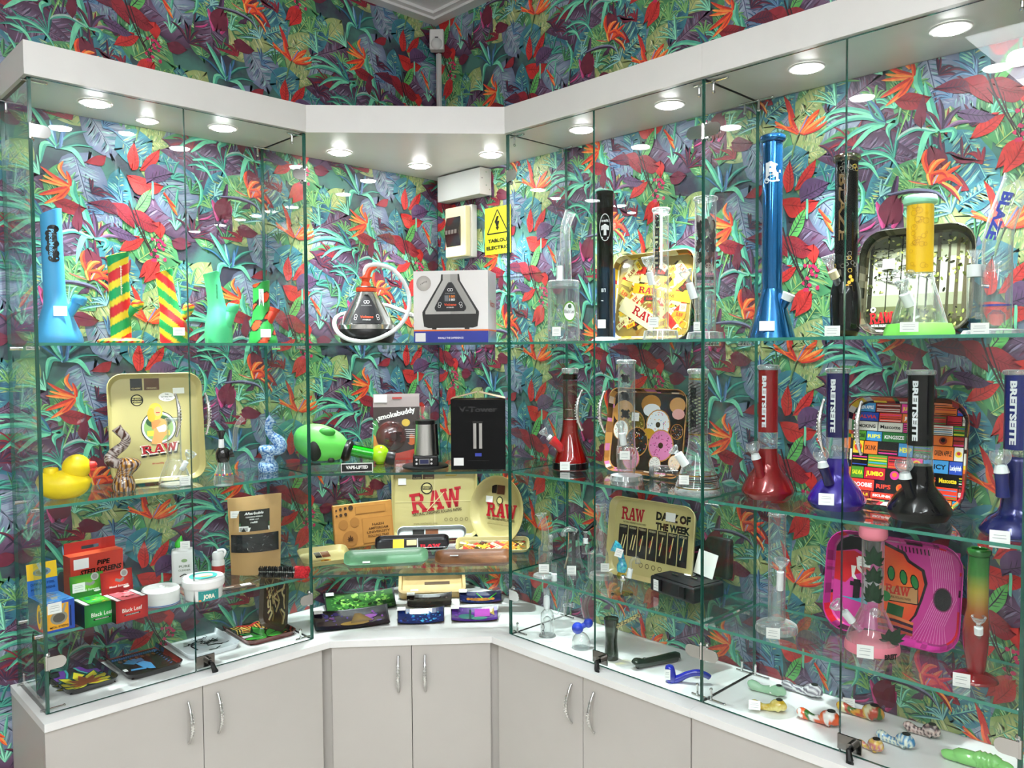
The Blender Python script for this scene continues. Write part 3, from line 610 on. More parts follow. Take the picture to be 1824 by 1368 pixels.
# ------------------------------------------------------------------ item builder: shapes are given by their photo outline, distance by what they stand on
def projpx(P):
    d = Vector(P)-CAM; k = d.dot(CF); return 912+FPX*d.dot(CR)/k, 684-FPX*d.dot(CU)/k
def catm(R, n=4):
    out = []; m = len(R)
    for i in range(m-1):
        p0, p1, p2, p3 = R[max(i-1, 0)], R[i], R[i+1], R[min(i+2, m-1)]
        for k in range(n):
            t = k/n; out.append(tuple(.5*(2*p1[a]+(p2[a]-p0[a])*t+(2*p0[a]-5*p1[a]+4*p2[a]-p3[a])*t*t+(3*p1[a]-p0[a]-3*p2[a]+p3[a])*t**3) for a in range(len(p1))))
    out.append(tuple(R[-1])); return out
class Item:
    def __init__(s, name, label, cat, u, v=None, z=ZA, unit=None, d=None, rb=0., rz=None, group=None):
        if d is not None:
            vv = 684-FPX*0
            if unit == 'L': P = ony(u, 610, -d)
            elif unit == 'R': P = onx(u, 610, -d)
            else:
                q = P1.to_3d()-NV.to_3d()*d; n3 = NV.to_3d(); r_ = ray(u, 610); P = CAM+r_*((q-CAM).dot(n3)/r_.dot(n3))
            P.z = z
        else:
            P = onz(u, v, z); h = Vector((P.x-CAM.x, P.y-CAM.y, 0)).normalized(); P = P+h*(rb*dep(P)/FPX)
        s.P = P; s.s = dep(P)/FPX; s.u0 = projpx(P)[0]
        n = Vector((P.x-CAM.x, P.y-CAM.y)).normalized()
        s.rz = math.atan2(-n.x, n.y) if rz is None else rz
        s.e = thing(name, label, cat, P, s.rz, group)
    def X(s, u): return (u-s.u0)*s.s
    def Z(s, v): return max(0., zat(v, s.P)-s.P.z)
    def lathe(s, name, R, m, parent=None, seg=28, cap0=True, cap1=True, sm=0, fn=None, tilt=None, y=0., ang=40):
        rr = [(r[0], r[1], r[2] if len(r) > 2 else s.u0) for r in R]
        if sm: rr = catm(rr, sm)
        rings = []
        for i, r in enumerate(rr):
            t = 0
            nt = max(tilt[0]*2, 5) if tilt and len(rr) > 8 else (tilt[0] if tilt else 0)
            if tilt and i >= len(rr)-nt: t = tilt[1]*((i-(len(rr)-nt)+1)/nt if len(rr) > 8 else 1)
            rings.append((s.X(r[2]), y, s.Z(r[1]), max(r[0], .05)*s.s, t))
        mb = MB(); mb.lathe(rings, seg, 0, cap0, cap1)
        if fn: mb.c = [fn(v) for v in mb.v]
        return mb.obj(name, m, parent or s.e, smooth=True, ang=ang)
    def tube(s, name, pts, r, m, parent=None, seg=12, sm=4, fn=None, cap=True):
        rl = r if isinstance(r, (list, tuple)) else [r]*len(pts)
        Q = [(s.X(p[0]), -(p[2] if len(p) > 2 else 0)*s.s, zat(p[1], s.P)-s.P.z, rl[i]*s.s) for i, p in enumerate(pts)]
        if sm: Q = catm(Q, sm)
        mb = MB(); mb.tube([q[:3] for q in Q], [q[3] for q in Q], seg, 0, cap)
        if fn: mb.c = [fn(v) for v in mb.v]
        return mb.obj(name, m, parent or s.e, smooth=True, ang=50)
    def ball(s, name, u, v, r, m, parent=None, dp=0., sc=(1, 1, 1), seg=20, fn=None):
        mb = MB(); mb.ball((s.X(u), -dp*s.s, zat(v, s.P)-s.P.z), r*s.s, seg, 0, sc)
        if fn: mb.c = [fn(v) for v in mb.v]
        return mb.obj(name, m, parent or s.e, smooth=True, ang=60)
    def box(s, name, u0, v0, u1, v1, dm, m, parent=None, y0=0., bevel=0.):
        mb = MB(); mb.box((s.X(u0), y0, s.Z(v1)), (s.X(u1), y0+dm, s.Z(v0))); return mb.obj(name, m, parent or s.e, bevel=bevel)
    def tag(s, u0, v0, u1, v1, fp, a=0., lean=0.):
        """price tag; fp = how far its face is in front of the axis, in photo pixels"""
        p = Print(); w_, h_ = (u1-u0)*s.s, abs(zat(v0, s.P)-zat(v1, s.P)); p.rect(-w_/2, -h_/2, w_/2, h_/2, 'f4f4f0')
        for k, (y, l) in enumerate(((.22, .3), (.05, .36), (-.24, .34))): p.rect(-w_*l, h_*y-h_*.02, w_*(l-.04*k), h_*y+h_*.02, 'a9acae')
        o = p.build('price_tag', s.e, m=PAPERT); o.location = (s.X((u0+u1)/2), -fp*s.s-.0012, (zat(v0, s.P)+zat(v1, s.P))/2-s.P.z); o.rotation_euler = (lean, a, 0)
        return o
    def wrap(s, p, name, uc, vc, r, m=None, off=.0004, parent=None, lean=0.):
        """wrap a print (metres, centred) round a vertical tube of radius r px whose axis passes u=uc"""
        R = r*s.s+off; x0, z0 = s.X(uc), zat(vc, s.P)-s.P.z
        return p.build(name, parent or s.e, fn=lambda x, z, k: (x0+lean*z+(R+k)*math.sin(x/R), -(R+k)*math.cos(x/R), z0+z), m=m)
PAPERT = mat('price_tag_print', vcol=True, rough=.55)
def vtext(it, txt, uc, v0, v1, capw, r, col, name='lettering', xoff=0., bold=.03, lean=0.):
    """vertical lettering (reads downwards) on a tube"""
    p = Print(); L = abs(zat(v0, it.P)-zat(v1, it.P)); p.text(txt, xoff*it.s, 0, capw*it.s, col, w=L, a=-math.pi/2, bold=bold)
    return it.wrap(p, name, uc, (v0+v1)/2, r, lean=lean)
def slide(it, pts, rj=5., bowl=None, jm=None, par=None, br=9., bm=None):
    """frosted joint and clear bowl; pts = (u,v,depth) low end, top end of the joint; bowl = (u,v,dp)"""
    rj *= .9; a_, b_ = [tuple(q)+(0,)*(3-len(q)) for q in (pts[0], pts[-1])]; m_ = tuple(a_[i]+(b_[i]-a_[i])*.5 for i in range(3))
    it.tube('downstem', [a_, m_], rj*.7, CLEAR, sm=0); it.tube('joint', [m_, b_], rj, jm or FROST, sm=0)
    if bowl:
        a = Vector((pts[-1][0], pts[-1][1], pts[-1][2] if len(pts[-1]) > 2 else 0)); b = Vector(bowl); d = b-a
        P = [tuple(a+d*t) for t in (0, .35, .55, .75, 1)]
        it.tube('bowl', P, [rj*.5, rj*.6, br*.75, br, br*1.05], bm or THICK, sm=2, seg=16, cap=False)
        rr = MB(); n = d.normalized(); 
        x, z, y = it.X(b.x), zat(b.y, it.P)-it.P.z, -b.z*it.s
        q = (Vector((it.X(b.x), -b.z*it.s, z))-Vector((it.X(a.x), -a.z*it.s, zat(a.y, it.P)-it.P.z))).normalized()
        s1 = q.orthogonal().normalized(); s2 = q.cross(s1); c = Vector((x, y, z))
        rr.tube([c+(s1*math.cos(t)+s2*math.sin(t))*br*it.s for t in [i*math.pi/8 for i in range(17)]], br*.16*it.s, 6, cap=False); rr.obj('bowl_rim', THICK, it.e, smooth=True)
def rr_pts(w_, h_, r, n=5):
    P = []
    for cx, cz, a0 in ((w_/2-r, h_-r, 0), (-w_/2+r, h_-r, 90), (-w_/2+r, r, 180), (w_/2-r, r, 270)):
        for k in range(n+1):
            a = math.radians(a0+90*k/n); P.append((cx+r*math.cos(a), cz+r*math.sin(a)))
    return P
def tray(name, label, P, rz, lean, w_, h_, depth=.022, rc=.035, m=None, design=None, wall=None, group=None, inset=.6, z0=.002, border=None):
    e = thing(name, label, 'tray', P, rz, group); e.rotation_euler = (-lean, 0, rz)
    mb = MB(); ins = depth*inset; n = len(rr_pts(1, 1, .1)); K = []
    def ring(i, y, k=0.): return [(x*(1-2*i/w_)+0, y, (z-h_/2)*(1-2*i/h_)+h_/2+z0) for x, z in rr_pts(w_, h_, max(rc-i*.3, .004))]
    rings = [ring(ins+.001, .0012), ring(ins, 0.), ring(ins*.72, -depth*.12), ring(.0035, -depth*.9), ring(.0018, -depth), ring(0, -depth*.96), ring(.001, -depth*.8), ring(ins*.72, .0012), ring(ins+.001, .0022)]
    vs = [p for r in rings for p in r]; fs = []
    for k in range(1, len(rings)-1):
        for i in range(n): fs.append((k*n+i, k*n+(i+1) % n, (k+1)*n+(i+1) % n, (k+1)*n+i))
    fs.append([n+i for i in range(n)]); fs.append([(len(rings)-1)*n+i for i in range(n)][::-1])
    mb.add(vs, fs, 0); b = mb.obj('tray_body', m, e, smooth=True, ang=50)
    if border:
        q = MB(); r_ = random.Random(int(w_*1e4)+len(label)); bp = []
        for rg_, off in ((1, 0), (2, 0), (3, 0)):
            R_ = rings[rg_]; L_ = []
            for i in range(n):
                a, b_ = R_[i], R_[(i+1) % n]; sub = 1+int(math.dist(a, b_)/.02)
                for k in range(16 if math.dist(a, b_) > .03 else 1): m2 = 16 if math.dist(a, b_) > .03 else 1; L_.append((a[0]+(b_[0]-a[0])*k/m2, a[1]+(b_[1]-a[1])*k/m2-.0006, a[2]+(b_[2]-a[2])*k/m2))
            bp.append(L_)
        N_ = min(len(x) for x in bp); k = 0
        while k < N_:
            st = r_.randint(1, 3); c1, c2 = lin(r_.choice(border)), lin(r_.choice(border))
            for i in range(k, min(k+st, N_)):
                j = (i+1) % N_
                q.add([bp[0][i], bp[0][j], bp[1][j], bp[1][i]], [(0, 1, 2, 3)], 0, c1); q.add([bp[1][i], bp[1][j], bp[2][j], bp[2][i]], [(0, 1, 2, 3)], 0, c2)
            k += st
        q.obj('printed_border', PRINTG, e)
    if design:
        p = Print(); design(p, w_-2*ins-.002, h_-2*ins-.002); p.build('printed_design', e, y=-.0002, loc=(0, 0, h_/2+z0), m=PRINTG)
    return e
def facing(P): n = Vector((P[0]-CAM.x, P[1]-CAM.y)).normalized(); return math.atan2(-n.x, n.y)
def tag_on(e, x, z, w_=.032, h_=.024, y=-.003, a=0.):
    p = Print(); p.rect(-w_/2, -h_/2, w_/2, h_/2, 'f4f4f0')
    for yy, l in ((.2, .3), (.02, .36), (-.25, .34)): p.rect(-w_*l, h_*yy-h_*.02, w_*l, h_*yy+h_*.02, 'a9acae')
    o = p.build('price_tag', e, m=PAPERT); o.location = (x, y, z); o.rotation_euler = (0, a, 0); return o
CREAM = mat('cream_tray_enamel', 'bcb077', .22, coat=.3)
# ================================================================== left showcase, top shelf: silicone pipes
def sil_top(it, name, R, m, **k): return it.lathe(name, R, m, **k)
# 1 tall blue beaker
it = Item('water_pipe', 'tall sky-blue silicone beaker pipe with a black logo patch', 'pipe', 105, z=ZA, unit='L', d=.17)
SB = silicone('sky_blue_silicone', '47a2d6')
it.lathe('body', [(39,611,105),(39.5,606,105),(37,596,105),(29,572,103),(23,553,101.5),(19,541,101),(17.6,525,100.5),(17,450,99),(17,378,98)], SB, seg=36, tilt=(1, .42))
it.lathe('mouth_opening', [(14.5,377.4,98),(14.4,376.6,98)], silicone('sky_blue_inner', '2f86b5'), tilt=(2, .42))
it.tube('stem', [(118,566,6),(130,545,8),(138,534,9)], [9,8.5,9], SB); it.tube('bowl_cap', [(136,541,9),(139,533,9),(141,527,9)], [11.5,12.5,10.5], SB)
it.ball('dimple', 111, 586, 9, silicone('blue_dimple', '3a97cc'), dp=26, sc=(.9,.25,1.5))
p = Print(); s_ = it.s
p.ell(0, 0, 8.5*s_, 29*s_, '0b0b10', 14); 
for k in range(-3, 4): p.ell(rnd.choice([-2, 2])*s_, k*8.6*s_, 9.6*s_, 7*s_, '0b0b10', 10)
p.text('PieceMaker', -1*s_, 0, 7*s_, '7fd0ff', w=50*s_, a=-math.pi/2, bold=.02); it.wrap(p, 'logo_patch', 99.3, 436, 17.2)
it.tag(98, 546, 119, 564, 24, lean=-.25)
# rasta colouring
def rasta(s_, pitch=44., slope=.9, cols=('d8262a','e9c928','1f9a52','e9c928'), w_=(.3,.18,.3,.22), ph=0., hmin=-1):
    C_ = [lin(c) for c in cols]; acc = []; a = 0
    for x in w_: a += x; acc.append(a)
    def fn(v):
        t = (v[2]/(pitch*s_)-slope*v[0]/(pitch*s_)+ph) % 1.
        for c, q in zip(C_, acc):
            if t < q: return c
        return C_[-1]
    return fn
RAST = mat('striped_silicone', vcol=True, rough=.42, spec=.4)
def fine(R, n): return catm([(r[0], r[1], r[2]) for r in R], n)
it = Item('water_pipe', 'red, yellow and green striped silicone pipe on a wide flat round foot', 'pipe', 215, z=ZA, unit='L', d=.16)
f_ = rasta(it.s, 62, .6, ph=.15)
it.lathe('foot', [(37,611),(38,607.5),(34,604.5),(20,602)], RAST, fn=rasta(it.s, 30, 1.6), seg=48)
it.lathe('body', fine([(17,603,216),(17,570,216),(17,520,215),(16.8,480,214),(17.5,462,213.5),(19,454,213)], 16), RAST, fn=f_, seg=48, tilt=(4, .3))
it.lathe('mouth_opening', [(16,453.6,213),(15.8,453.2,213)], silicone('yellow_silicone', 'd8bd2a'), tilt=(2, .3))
it.tube('stem', [(226,560,3),(236,550,4),(243,545,4)], [9,8,9], silicone('green_silicone', '1f9a52')); it.tube('bowl_cap', [(240,549,4),(244,541,4),(246,535,4)], [9.5,10,8.5], RAST, fn=rasta(it.s, 16, .2))
vtext(it, 'piecemaker', 214, 475, 528, 3.4, 17, 'f4ead0', xoff=5)
it = Item('water_pipe', 'bent striped silicone pipe in red, yellow and green with square price tag', 'pipe', 310, z=ZA, unit='L', d=.16)
it.lathe('body', fine([(23,611,310),(23,590,310),(22.5,575,309),(19,562,307),(16,548,304),(14.5,520,300),(14,495,296.5),(15,484,296)], 12), RAST, fn=rasta(it.s, 54, -.85, ph=.3), seg=48, tilt=(3, .35))
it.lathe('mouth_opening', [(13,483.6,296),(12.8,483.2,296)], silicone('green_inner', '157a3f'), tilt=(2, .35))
it.tube('stem', [(318,572,3),(327,562,4),(334,554,4)], [9,8,8.5], RAST, fn=rasta(it.s, 30, .4)); it.tube('bowl_cap', [(332,556,4),(336,547,4),(338,541,4)], [9,9.5,8], RAST, fn=rasta(it.s, 14, .3))
it.tag(309, 584, 328, 598, 24)
it = Item('water_pipe', 'plain mint-green silicone pipe with a leaning tube', 'pipe', 390, z=ZA, unit='L', d=.16)
MG = silicone('mint_silicone', '52cf8c')
it.lathe('body', [(23,611,390),(23.5,596,390),(22.5,578,390),(19,560,390),(15.5,545,388),(13.8,525,385),(13,500,381),(13.8,487,379.5)], MG, sm=3, tilt=(2, .22))
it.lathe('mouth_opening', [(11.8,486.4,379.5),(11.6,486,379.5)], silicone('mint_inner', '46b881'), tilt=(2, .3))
it.tube('stem', [(398,590,6),(406,570,8),(413,554,8)], [11,10,8], MG); it.tube('bowl_cap', [(412,556,8),(415,547,8),(416,541,8)], [9.5,10.5,9], MG)
vtext(it, 'piecemaker', 386, 508, 541, 2.6, 14, '1a5a3c', xoff=3)
it = Item('water_pipe', 'short green, red and black camouflage silicone pipe beside the glass edge', 'pipe', 470, z=ZA, unit='L', d=.15)
def camo(v):
    a = math.sin(v[2]*88-v[0]*70+.8)+.45*math.sin(v[2]*40+v[0]*90+1.2)+.2*math.sin(v[0]*200)
    return lin('e8502a') if a > .75 else lin('1b1410') if a > .38 else lin('2f9a44')
it.lathe('body', fine([(24.5,611,469),(24,604,469),(20,585,468),(16,566,467),(14.5,545,467),(14,520,467),(15,504,467)], 12), RAST, fn=camo, seg=48, tilt=(3, .3))
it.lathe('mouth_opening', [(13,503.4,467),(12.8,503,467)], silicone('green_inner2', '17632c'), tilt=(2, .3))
it.tube('stem', [(476,575,4),(484,562,6),(489,553,6)], [9,8,7.5], silicone('red_silicone', 'd63b24')); it.tube('bowl_cap', [(488,555,6),(490,549,6)], [8.5,9.5], silicone('red_silicone', 'd63b24'))
p = Print(); p.rect(-4*it.s, -15*it.s, 4*it.s, 15*it.s, 'e9e9e6'); p.text('piecemaker', 0, 0, 4*it.s, '8a8f90', w=26*it.s, a=-math.pi/2); it.wrap(p, 'logo_patch', 467, 531, 14.4)
it.tag(465, 587, 482, 601, 22, lean=-.2)
# ================================================================== left showcase, second shelf
it = Item('duck_pipe', 'yellow silicone rubber-duck pipe with a red beak', 'pipe', 114, 892, ZB, rb=24)
YS = silicone('duck_yellow', 'f2d316')
mb = MB(); R = []
def duck_body():
    n, m = 28, 18; vs = []; fs = []
    for j in range(m+1):
        th = math.pi*j/m
        for k in range(n):
            a = 2*math.pi*k/n; x = 45*math.sin(th)*math.cos(a); y = 30*math.sin(th)*math.sin(a); z = -25*math.cos(th)
            if z < -22: z = -22
            if x < -20 and z > 0: z += (-x-20)*.75*(z/25)
            if z < 0: x *= .93
            vs.append(((x+1)*it.s, y*it.s, (z+23)*it.s*1.06))
    for j in range(m):
        for k in range(n): fs.append((j*n+k, j*n+(k+1) % n, (j+1)*n+(k+1) % n, (j+1)*n+k))
    mb.add(vs, fs)
duck_body(); mb.ball((it.X(135), 0, it.Z(834)), 23.5*it.s, 24); mb.obj('body', YS, it.e, smooth=True, ang=70)
it.tube('beak', [(153,832,3),(162,830,5),(166,828,6)], [8,6.5,4], silicone('beak_red', 'e0362e')); it.tube('lower_beak', [(153,837,3),(161,839,4),(164,839,4)], [5,4,2.5], silicone('beak_red', 'e0362e'))
it.ball('eye', 135, 836, 4.6, BLACKP, dp=20, sc=(1,.5,1)); it.lathe('plug', [(11,846,95),(12,842,95),(12,834,95),(10.5,832,95)], YS)
# bubbler brown
it = Item('bubbler', 'brown and silver striped glass bubbler with a curled neck', 'pipe', 221, 876, ZB, rb=18)
def stripes(c1, c2, c3, n=30, tw=40.):
    a_, b_, d_ = lin(c1), lin(c2), lin(c3)
    def fn(v):
        t = math.sin(math.atan2(v[1], v[0])*n/2+v[2]*tw); return a_ if t > .25 else b_ if t > -.45 else d_
    return fn
STG = mat('striped_glass', vcol=True, rough=.08, coat=.6)
sf = stripes('4a2a22', 'b9aaa6', 'c58a3a')
it.lathe('body', catm([(17,876,221),(19.5,866,221),(17,854,221),(14,846,222),(17.5,836,228),(20,826,230),(14,818,228),(6,815,224)], 6), STG, seg=54, fn=sf)
it.tube('neck', [(222,826,4),(207,823,4),(200,816,3),(207,805,2),(222,793,0),(226,781,0),(216,768,0),(211,761,0)], [8,10,10.5,9,8,8,8,9], STG, fn=lambda v: lin('4a2a22') if math.sin(v[2]*900+v[0]*700) > .3 else lin('b9aaa6'), seg=16, sm=8)
# RAW pin-up tray (generic figure)
def d_pin(p, w_, h_):
    X = lambda t: (t-.5)*w_; Z_ = lambda t: (.5-t)*h_; s_ = w_
    p.rect(X(.22), Z_(.115), X(.36), Z_(-.005), '1b1a18'); p.rect(X(.38), Z_(.115), X(.56), Z_(-.005), '5a3a22'); p.text('CLASSIC', X(.29), Z_(.095), .012*s_*1.6, 'cdbf8a', w=.11*s_); p.text('ORGANIC', X(.47), Z_(.095), .012*s_*1.6, 'cdbf8a', w=.12*s_)
    p.ell(X(.29), Z_(.215), .075*s_, .075*s_, '17150f'); p.ell(X(.29), Z_(.215), .062*s_, .062*s_, 'c9be80'); p.rect(X(.222), Z_(.245), X(.358), Z_(.19), '17150f'); p.text('PUREST', X(.29), Z_(.205), .02*s_, 'c9be80', w=.11*s_); p.text('FIBERS', X(.29), Z_(.23), .02*s_, 'c9be80', w=.11*s_)
    p.ell(X(.645), Z_(.19), .1*s_, .058*s_, 'f4f2ea'); p.text('THE', X(.645), Z_(.165), .016*s_, '222222'); p.text('NATURAL WAY', X(.645), Z_(.19), .016*s_, '222222', w=.14*s_); p.text('TO ROLL!', X(.645), Z_(.215), .016*s_, '222222', w=.09*s_)
    p.ell(X(.53), Z_(.5), .21*s_, .21*s_, '1b1a18', 28); p.ell(X(.53), Z_(.5), .2*s_, .2*s_, 'cfd6da', 28); p.ell(X(.53), Z_(.5), .175*s_, .175*s_, '8fae6a', 28); p.ell(X(.53), Z_(.44), .15*s_, .08*s_, '35553a', 16); p.rect(X(.39), Z_(.585), X(.66), Z_(.53), 'd8c64a')
    sk = 'd69a5f'   # plain figure in a swimsuit
    p.fan([(X(.43),Z_(.66)),(X(.47),Z_(.56)),(X(.47),Z_(.43)),(X(.54),Z_(.4)),(X(.63),Z_(.43)),(X(.63),Z_(.56)),(X(.57),Z_(.62)),(X(.55),Z_(.68))], sk); p.fan([(X(.45),Z_(.52)),(X(.44),Z_(.4)),(X(.5),Z_(.38)),(X(.56),Z_(.44)),(X(.5),Z_(.5))], 'c4874f')
    p.fan([(X(.5),Z_(.5)),(X(.6),Z_(.47)),(X(.64),Z_(.5)),(X(.6),Z_(.545)),(X(.53),Z_(.55))], 'e9dfc0')
    p.ell(X(.5), Z_(.335), .085*s_, .11*s_, 'd9bb4a', 16); p.ell(X(.45), Z_(.37), .05*s_, .09*s_, 'c7a63a', 12); p.ell(X(.525), Z_(.335), .045*s_, .062*s_, 'dca873', 14); p.rect(X(.505), Z_(.352), X(.55), Z_(.343), 'a8383a')
    p.raw(X(.54), Z_(.72)-.004, .125*s_, .47*s_, '1b1a18', .08); p.raw(X(.535), Z_(.713), .125*s_, .47*s_, 'f4f0e6', .08); p.raw(X(.53), Z_(.71), .105*s_, .43*s_, 'b3202c', .08)
    p.text('NATURAL UNREFINED ROLLING PAPERS', X(.55), Z_(.775), .014*s_, '3a3420', w=.4*s_, a=.08); p.text('#rawlife', X(.5), Z_(.86), .022*s_, 'a8383a', w=.14*s_)
    p.rect(X(.72), Z_(.16), X(.86), Z_(.1), 'eef0e6')
P = ony(281, 760, -.105); P.z = ZB; e = tray('rolling_tray', 'cream tray with a drawn blonde figure, leaning behind the clear beaker', P, -.17, .14, .282, .345, .024, .045, CREAM, d_pin)
# small clear beaker
def beaker(it, R, m=CLEAR, name='body', seg=32): return it.lathe(name, R, m, seg=seg, cap0=True, cap1=False)
it = Item('water_pipe', 'small clear glass beaker in front of the drawn-figure tray', 'pipe', 312, 867, ZB, rb=20)
it.lathe('body', [(26,866.5),(27,862),(26,852),(20,834),(14,820),(12,812),(12,752),(13.5,748),(14,745),(12.5,744)], CLEAR, sm=2, cap1=False)
it.lathe('base', [(25.5,866),(25.5,861),(10,860)], THICK); it.lathe('rim', [(12.5,750),(14.3,748),(14.3,745),(12.5,744)], THICK, cap0=False, cap1=False)
slide(it, [(316,850,6),(331,822,14)], 5, (339,806,18), br=9); it.tag(319, 846, 337, 862, 24)
# mini bubbler
it = Item('bubbler', 'small clear bubbler with a black collar and black bowl', 'pipe', 399, 866, ZB, rb=13)
it.lathe('body', [(16,866),(17,860),(16.5,850),(12,834),(8.5,822)], CLEAR, sm=3, cap1=False); it.lathe('collar', [(9,823,398),(12,817,398),(12.5,808,398),(10,800,398),(6,797,397)], mat('black_glass', '0a0a0b', .08, coat=.5), sm=3)
it.tube('joint', [(396,798,0),(396,782,0)], [5,4.5], FROST, sm=0); it.tube('bowl', [(396,782,0),(396,776,0),(396,767,0)], [3.5,5,8.5], MATS['black_glass'], sm=2)
it.tube('neck', [(406,810,0),(416,807,0)], [6,8], MATS['black_glass']); it.tube('mouthpiece', [(417,803,0),(419,785,0),(421,765,0),(427,752,0),(434,746,0)], [5,4,4,4.5,6], CLEAR)
for k in range(7): a = k*.42-1.3; it.ball('bead', 399+14.5*math.sin(a), 844, 2.2, mat('amber_bead', 'c98a2a' if k % 2 else 'b03a5a', .1) if False else mat('bead_%d' % (k % 2), ('c98a2a', 'a33a6a')[k % 2], .1), dp=14.5*math.cos(a), seg=8)
# blue speckled
it = Item('bubbler', 'pale blue speckled glass bubbler with a bulbous curved neck', 'pipe', 478, 842, ZB, rb=15)
SPK = mat('blue_speckled_glass', '2f6ab0', .1, coat=.6, col2='bcd8ee', nscale=150)
it.lathe('body', [(16,842),(18,836),(17,826),(11,817),(12,810),(17,802),(15,795),(8,792)], SPK, sm=4)
it.tube('neck', [(480,802,0),(490,802,2),(499,797,3),(497,787,2),(485,776,0),(480,765,0),(482,752,0),(488,746,0)], [8,10,12,11,8,7,8,10], SPK, sm=6, seg=16)
# ================================================================== left showcase, third shelf
def carton(name, label, cat, P, rz, w_, d_, h_, cols, prints=None, m=None, group=None):
    """box with front (-y), right, left, top colours; prints: dict face->design"""
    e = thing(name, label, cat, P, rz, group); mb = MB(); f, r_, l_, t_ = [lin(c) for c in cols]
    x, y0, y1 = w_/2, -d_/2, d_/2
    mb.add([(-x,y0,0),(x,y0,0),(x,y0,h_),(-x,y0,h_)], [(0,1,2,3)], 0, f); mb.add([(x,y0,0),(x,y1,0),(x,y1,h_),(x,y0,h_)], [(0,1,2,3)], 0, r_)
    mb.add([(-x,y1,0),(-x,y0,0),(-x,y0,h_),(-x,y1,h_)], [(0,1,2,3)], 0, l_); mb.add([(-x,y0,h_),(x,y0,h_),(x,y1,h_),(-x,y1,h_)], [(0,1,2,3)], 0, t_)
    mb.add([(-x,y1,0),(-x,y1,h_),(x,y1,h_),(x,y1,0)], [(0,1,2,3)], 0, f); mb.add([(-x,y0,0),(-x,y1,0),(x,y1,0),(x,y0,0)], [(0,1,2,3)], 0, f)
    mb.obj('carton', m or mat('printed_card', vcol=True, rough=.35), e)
    if prints:
        for k, fn in prints.items():
            p = Print()
            if k == 'front': fn(p, w_, h_); p.build('front_print', e, y=y0-.0004, loc=(0, 0, h_/2), m=PRINTG)
            if k == 'right': fn(p, d_, h_); p.build('side_print', e, y=-.0004, loc=(x, 0, h_/2), rot=(0, 0, math.pi/2), m=PRINTG)
            if k == 'left': fn(p, d_, h_); p.build('side_print', e, y=-.0004, loc=(-x, 0, h_/2), rot=(0, 0, -math.pi/2), m=PRINTG)
            if k == 'top': fn(p, w_, d_); p.build('top_print', e, y=-.0004, loc=(0, 0, h_), rot=(-math.pi/2, 0, 0), m=PRINTG)
    return e
def lid_panel(e, w_, h_, y, z, col, design, pts=None, lean=.12):
    o = None; mb = MB(); mb.box((-w_/2, 0, 0), (w_/2, .0012, h_), 0, lin(col)); o = mb.obj('display_lid', mat('printed_card', vcol=True, rough=.35), e); o.location = (0, y, z); o.rotation_euler = (-lean, 0, 0)
    p = Print(); design(p, w_, h_); p.build('lid_print', o, y=-.0003, loc=(0, 0, h_/2), m=PRINTG)
def d_bl(c1, c2, c3):
    def f(p, w_, h_):
        p.fan([(-w_/2, -h_/2), (w_/2, -h_/2), (w_/2, h_/2), (-w_/2, h_/2)], c2, c1); p.text('Black Leaf', 0, .02*h_, h_*.18, 'dfe6dc', w=w_*.62, bold=.01); p.rect(-w_*.25, -h_*.24, w_*.25, -h_*.17, '10130f'); p.text('WWW.BLACKLEAF.DE', 0, -h_*.205, h_*.04, 'dfe6dc', w=w_*.4)
    return f
def d_bltop(c):
    def f(p, w_, h_):
        p.rect(-w_*.45, -h_*.48, -w_*.33, h_*.48, 'f2f2f0'); p.rect(w_*.33, -h_*.48, w_*.45, h_*.48, 'f2f2f0'); p.rect(-w_*.3, -h_*.5, w_*.3, h_*.5, c[0])
        for k in range(14): x, z = rnd.uniform(-.27, .2)*w_, rnd.uniform(-.46, .4)*h_; p.rect(x, z, x+rnd.uniform(.06, .14)*w_, z+rnd.uniform(.03, .1)*h_, rnd.choice(c[1:]))
    return f
def d_screen_lid(c1, c2):
    def f(p, w_, h_):
        p.fan([(-w_/2, -h_/2), (w_/2, -h_/2), (w_/2, h_/2), (-w_/2, h_/2)], c2, c1); p.rect(-w_/2, -h_/2, w_/2, -h_*.25, c2)
        p.line([(-w_*.05, h_*.1), (w_*.12, h_*.0), (w_*.22, h_*.12)], h_*.13, '8d8d8a'); p.ell(w_*.24, h_*.33, w_*.12, h_*.17, 'b4b4b0'); p.ell(w_*.24, h_*.33, w_*.08, h_*.12, '8d8d8a'); p.text('Metal Screens', w_*.05, -h_*.2, h_*.09, 'eef0e8', w=w_*.6); p.ell(w_*.28, -h_*.3, w_*.1, h_*.05, 'eef0e8')
    return f
def boxat(u, v, z, back=0.):   # floor point under a front bottom edge centre
    return onz(u, v, z)
RZL = .10
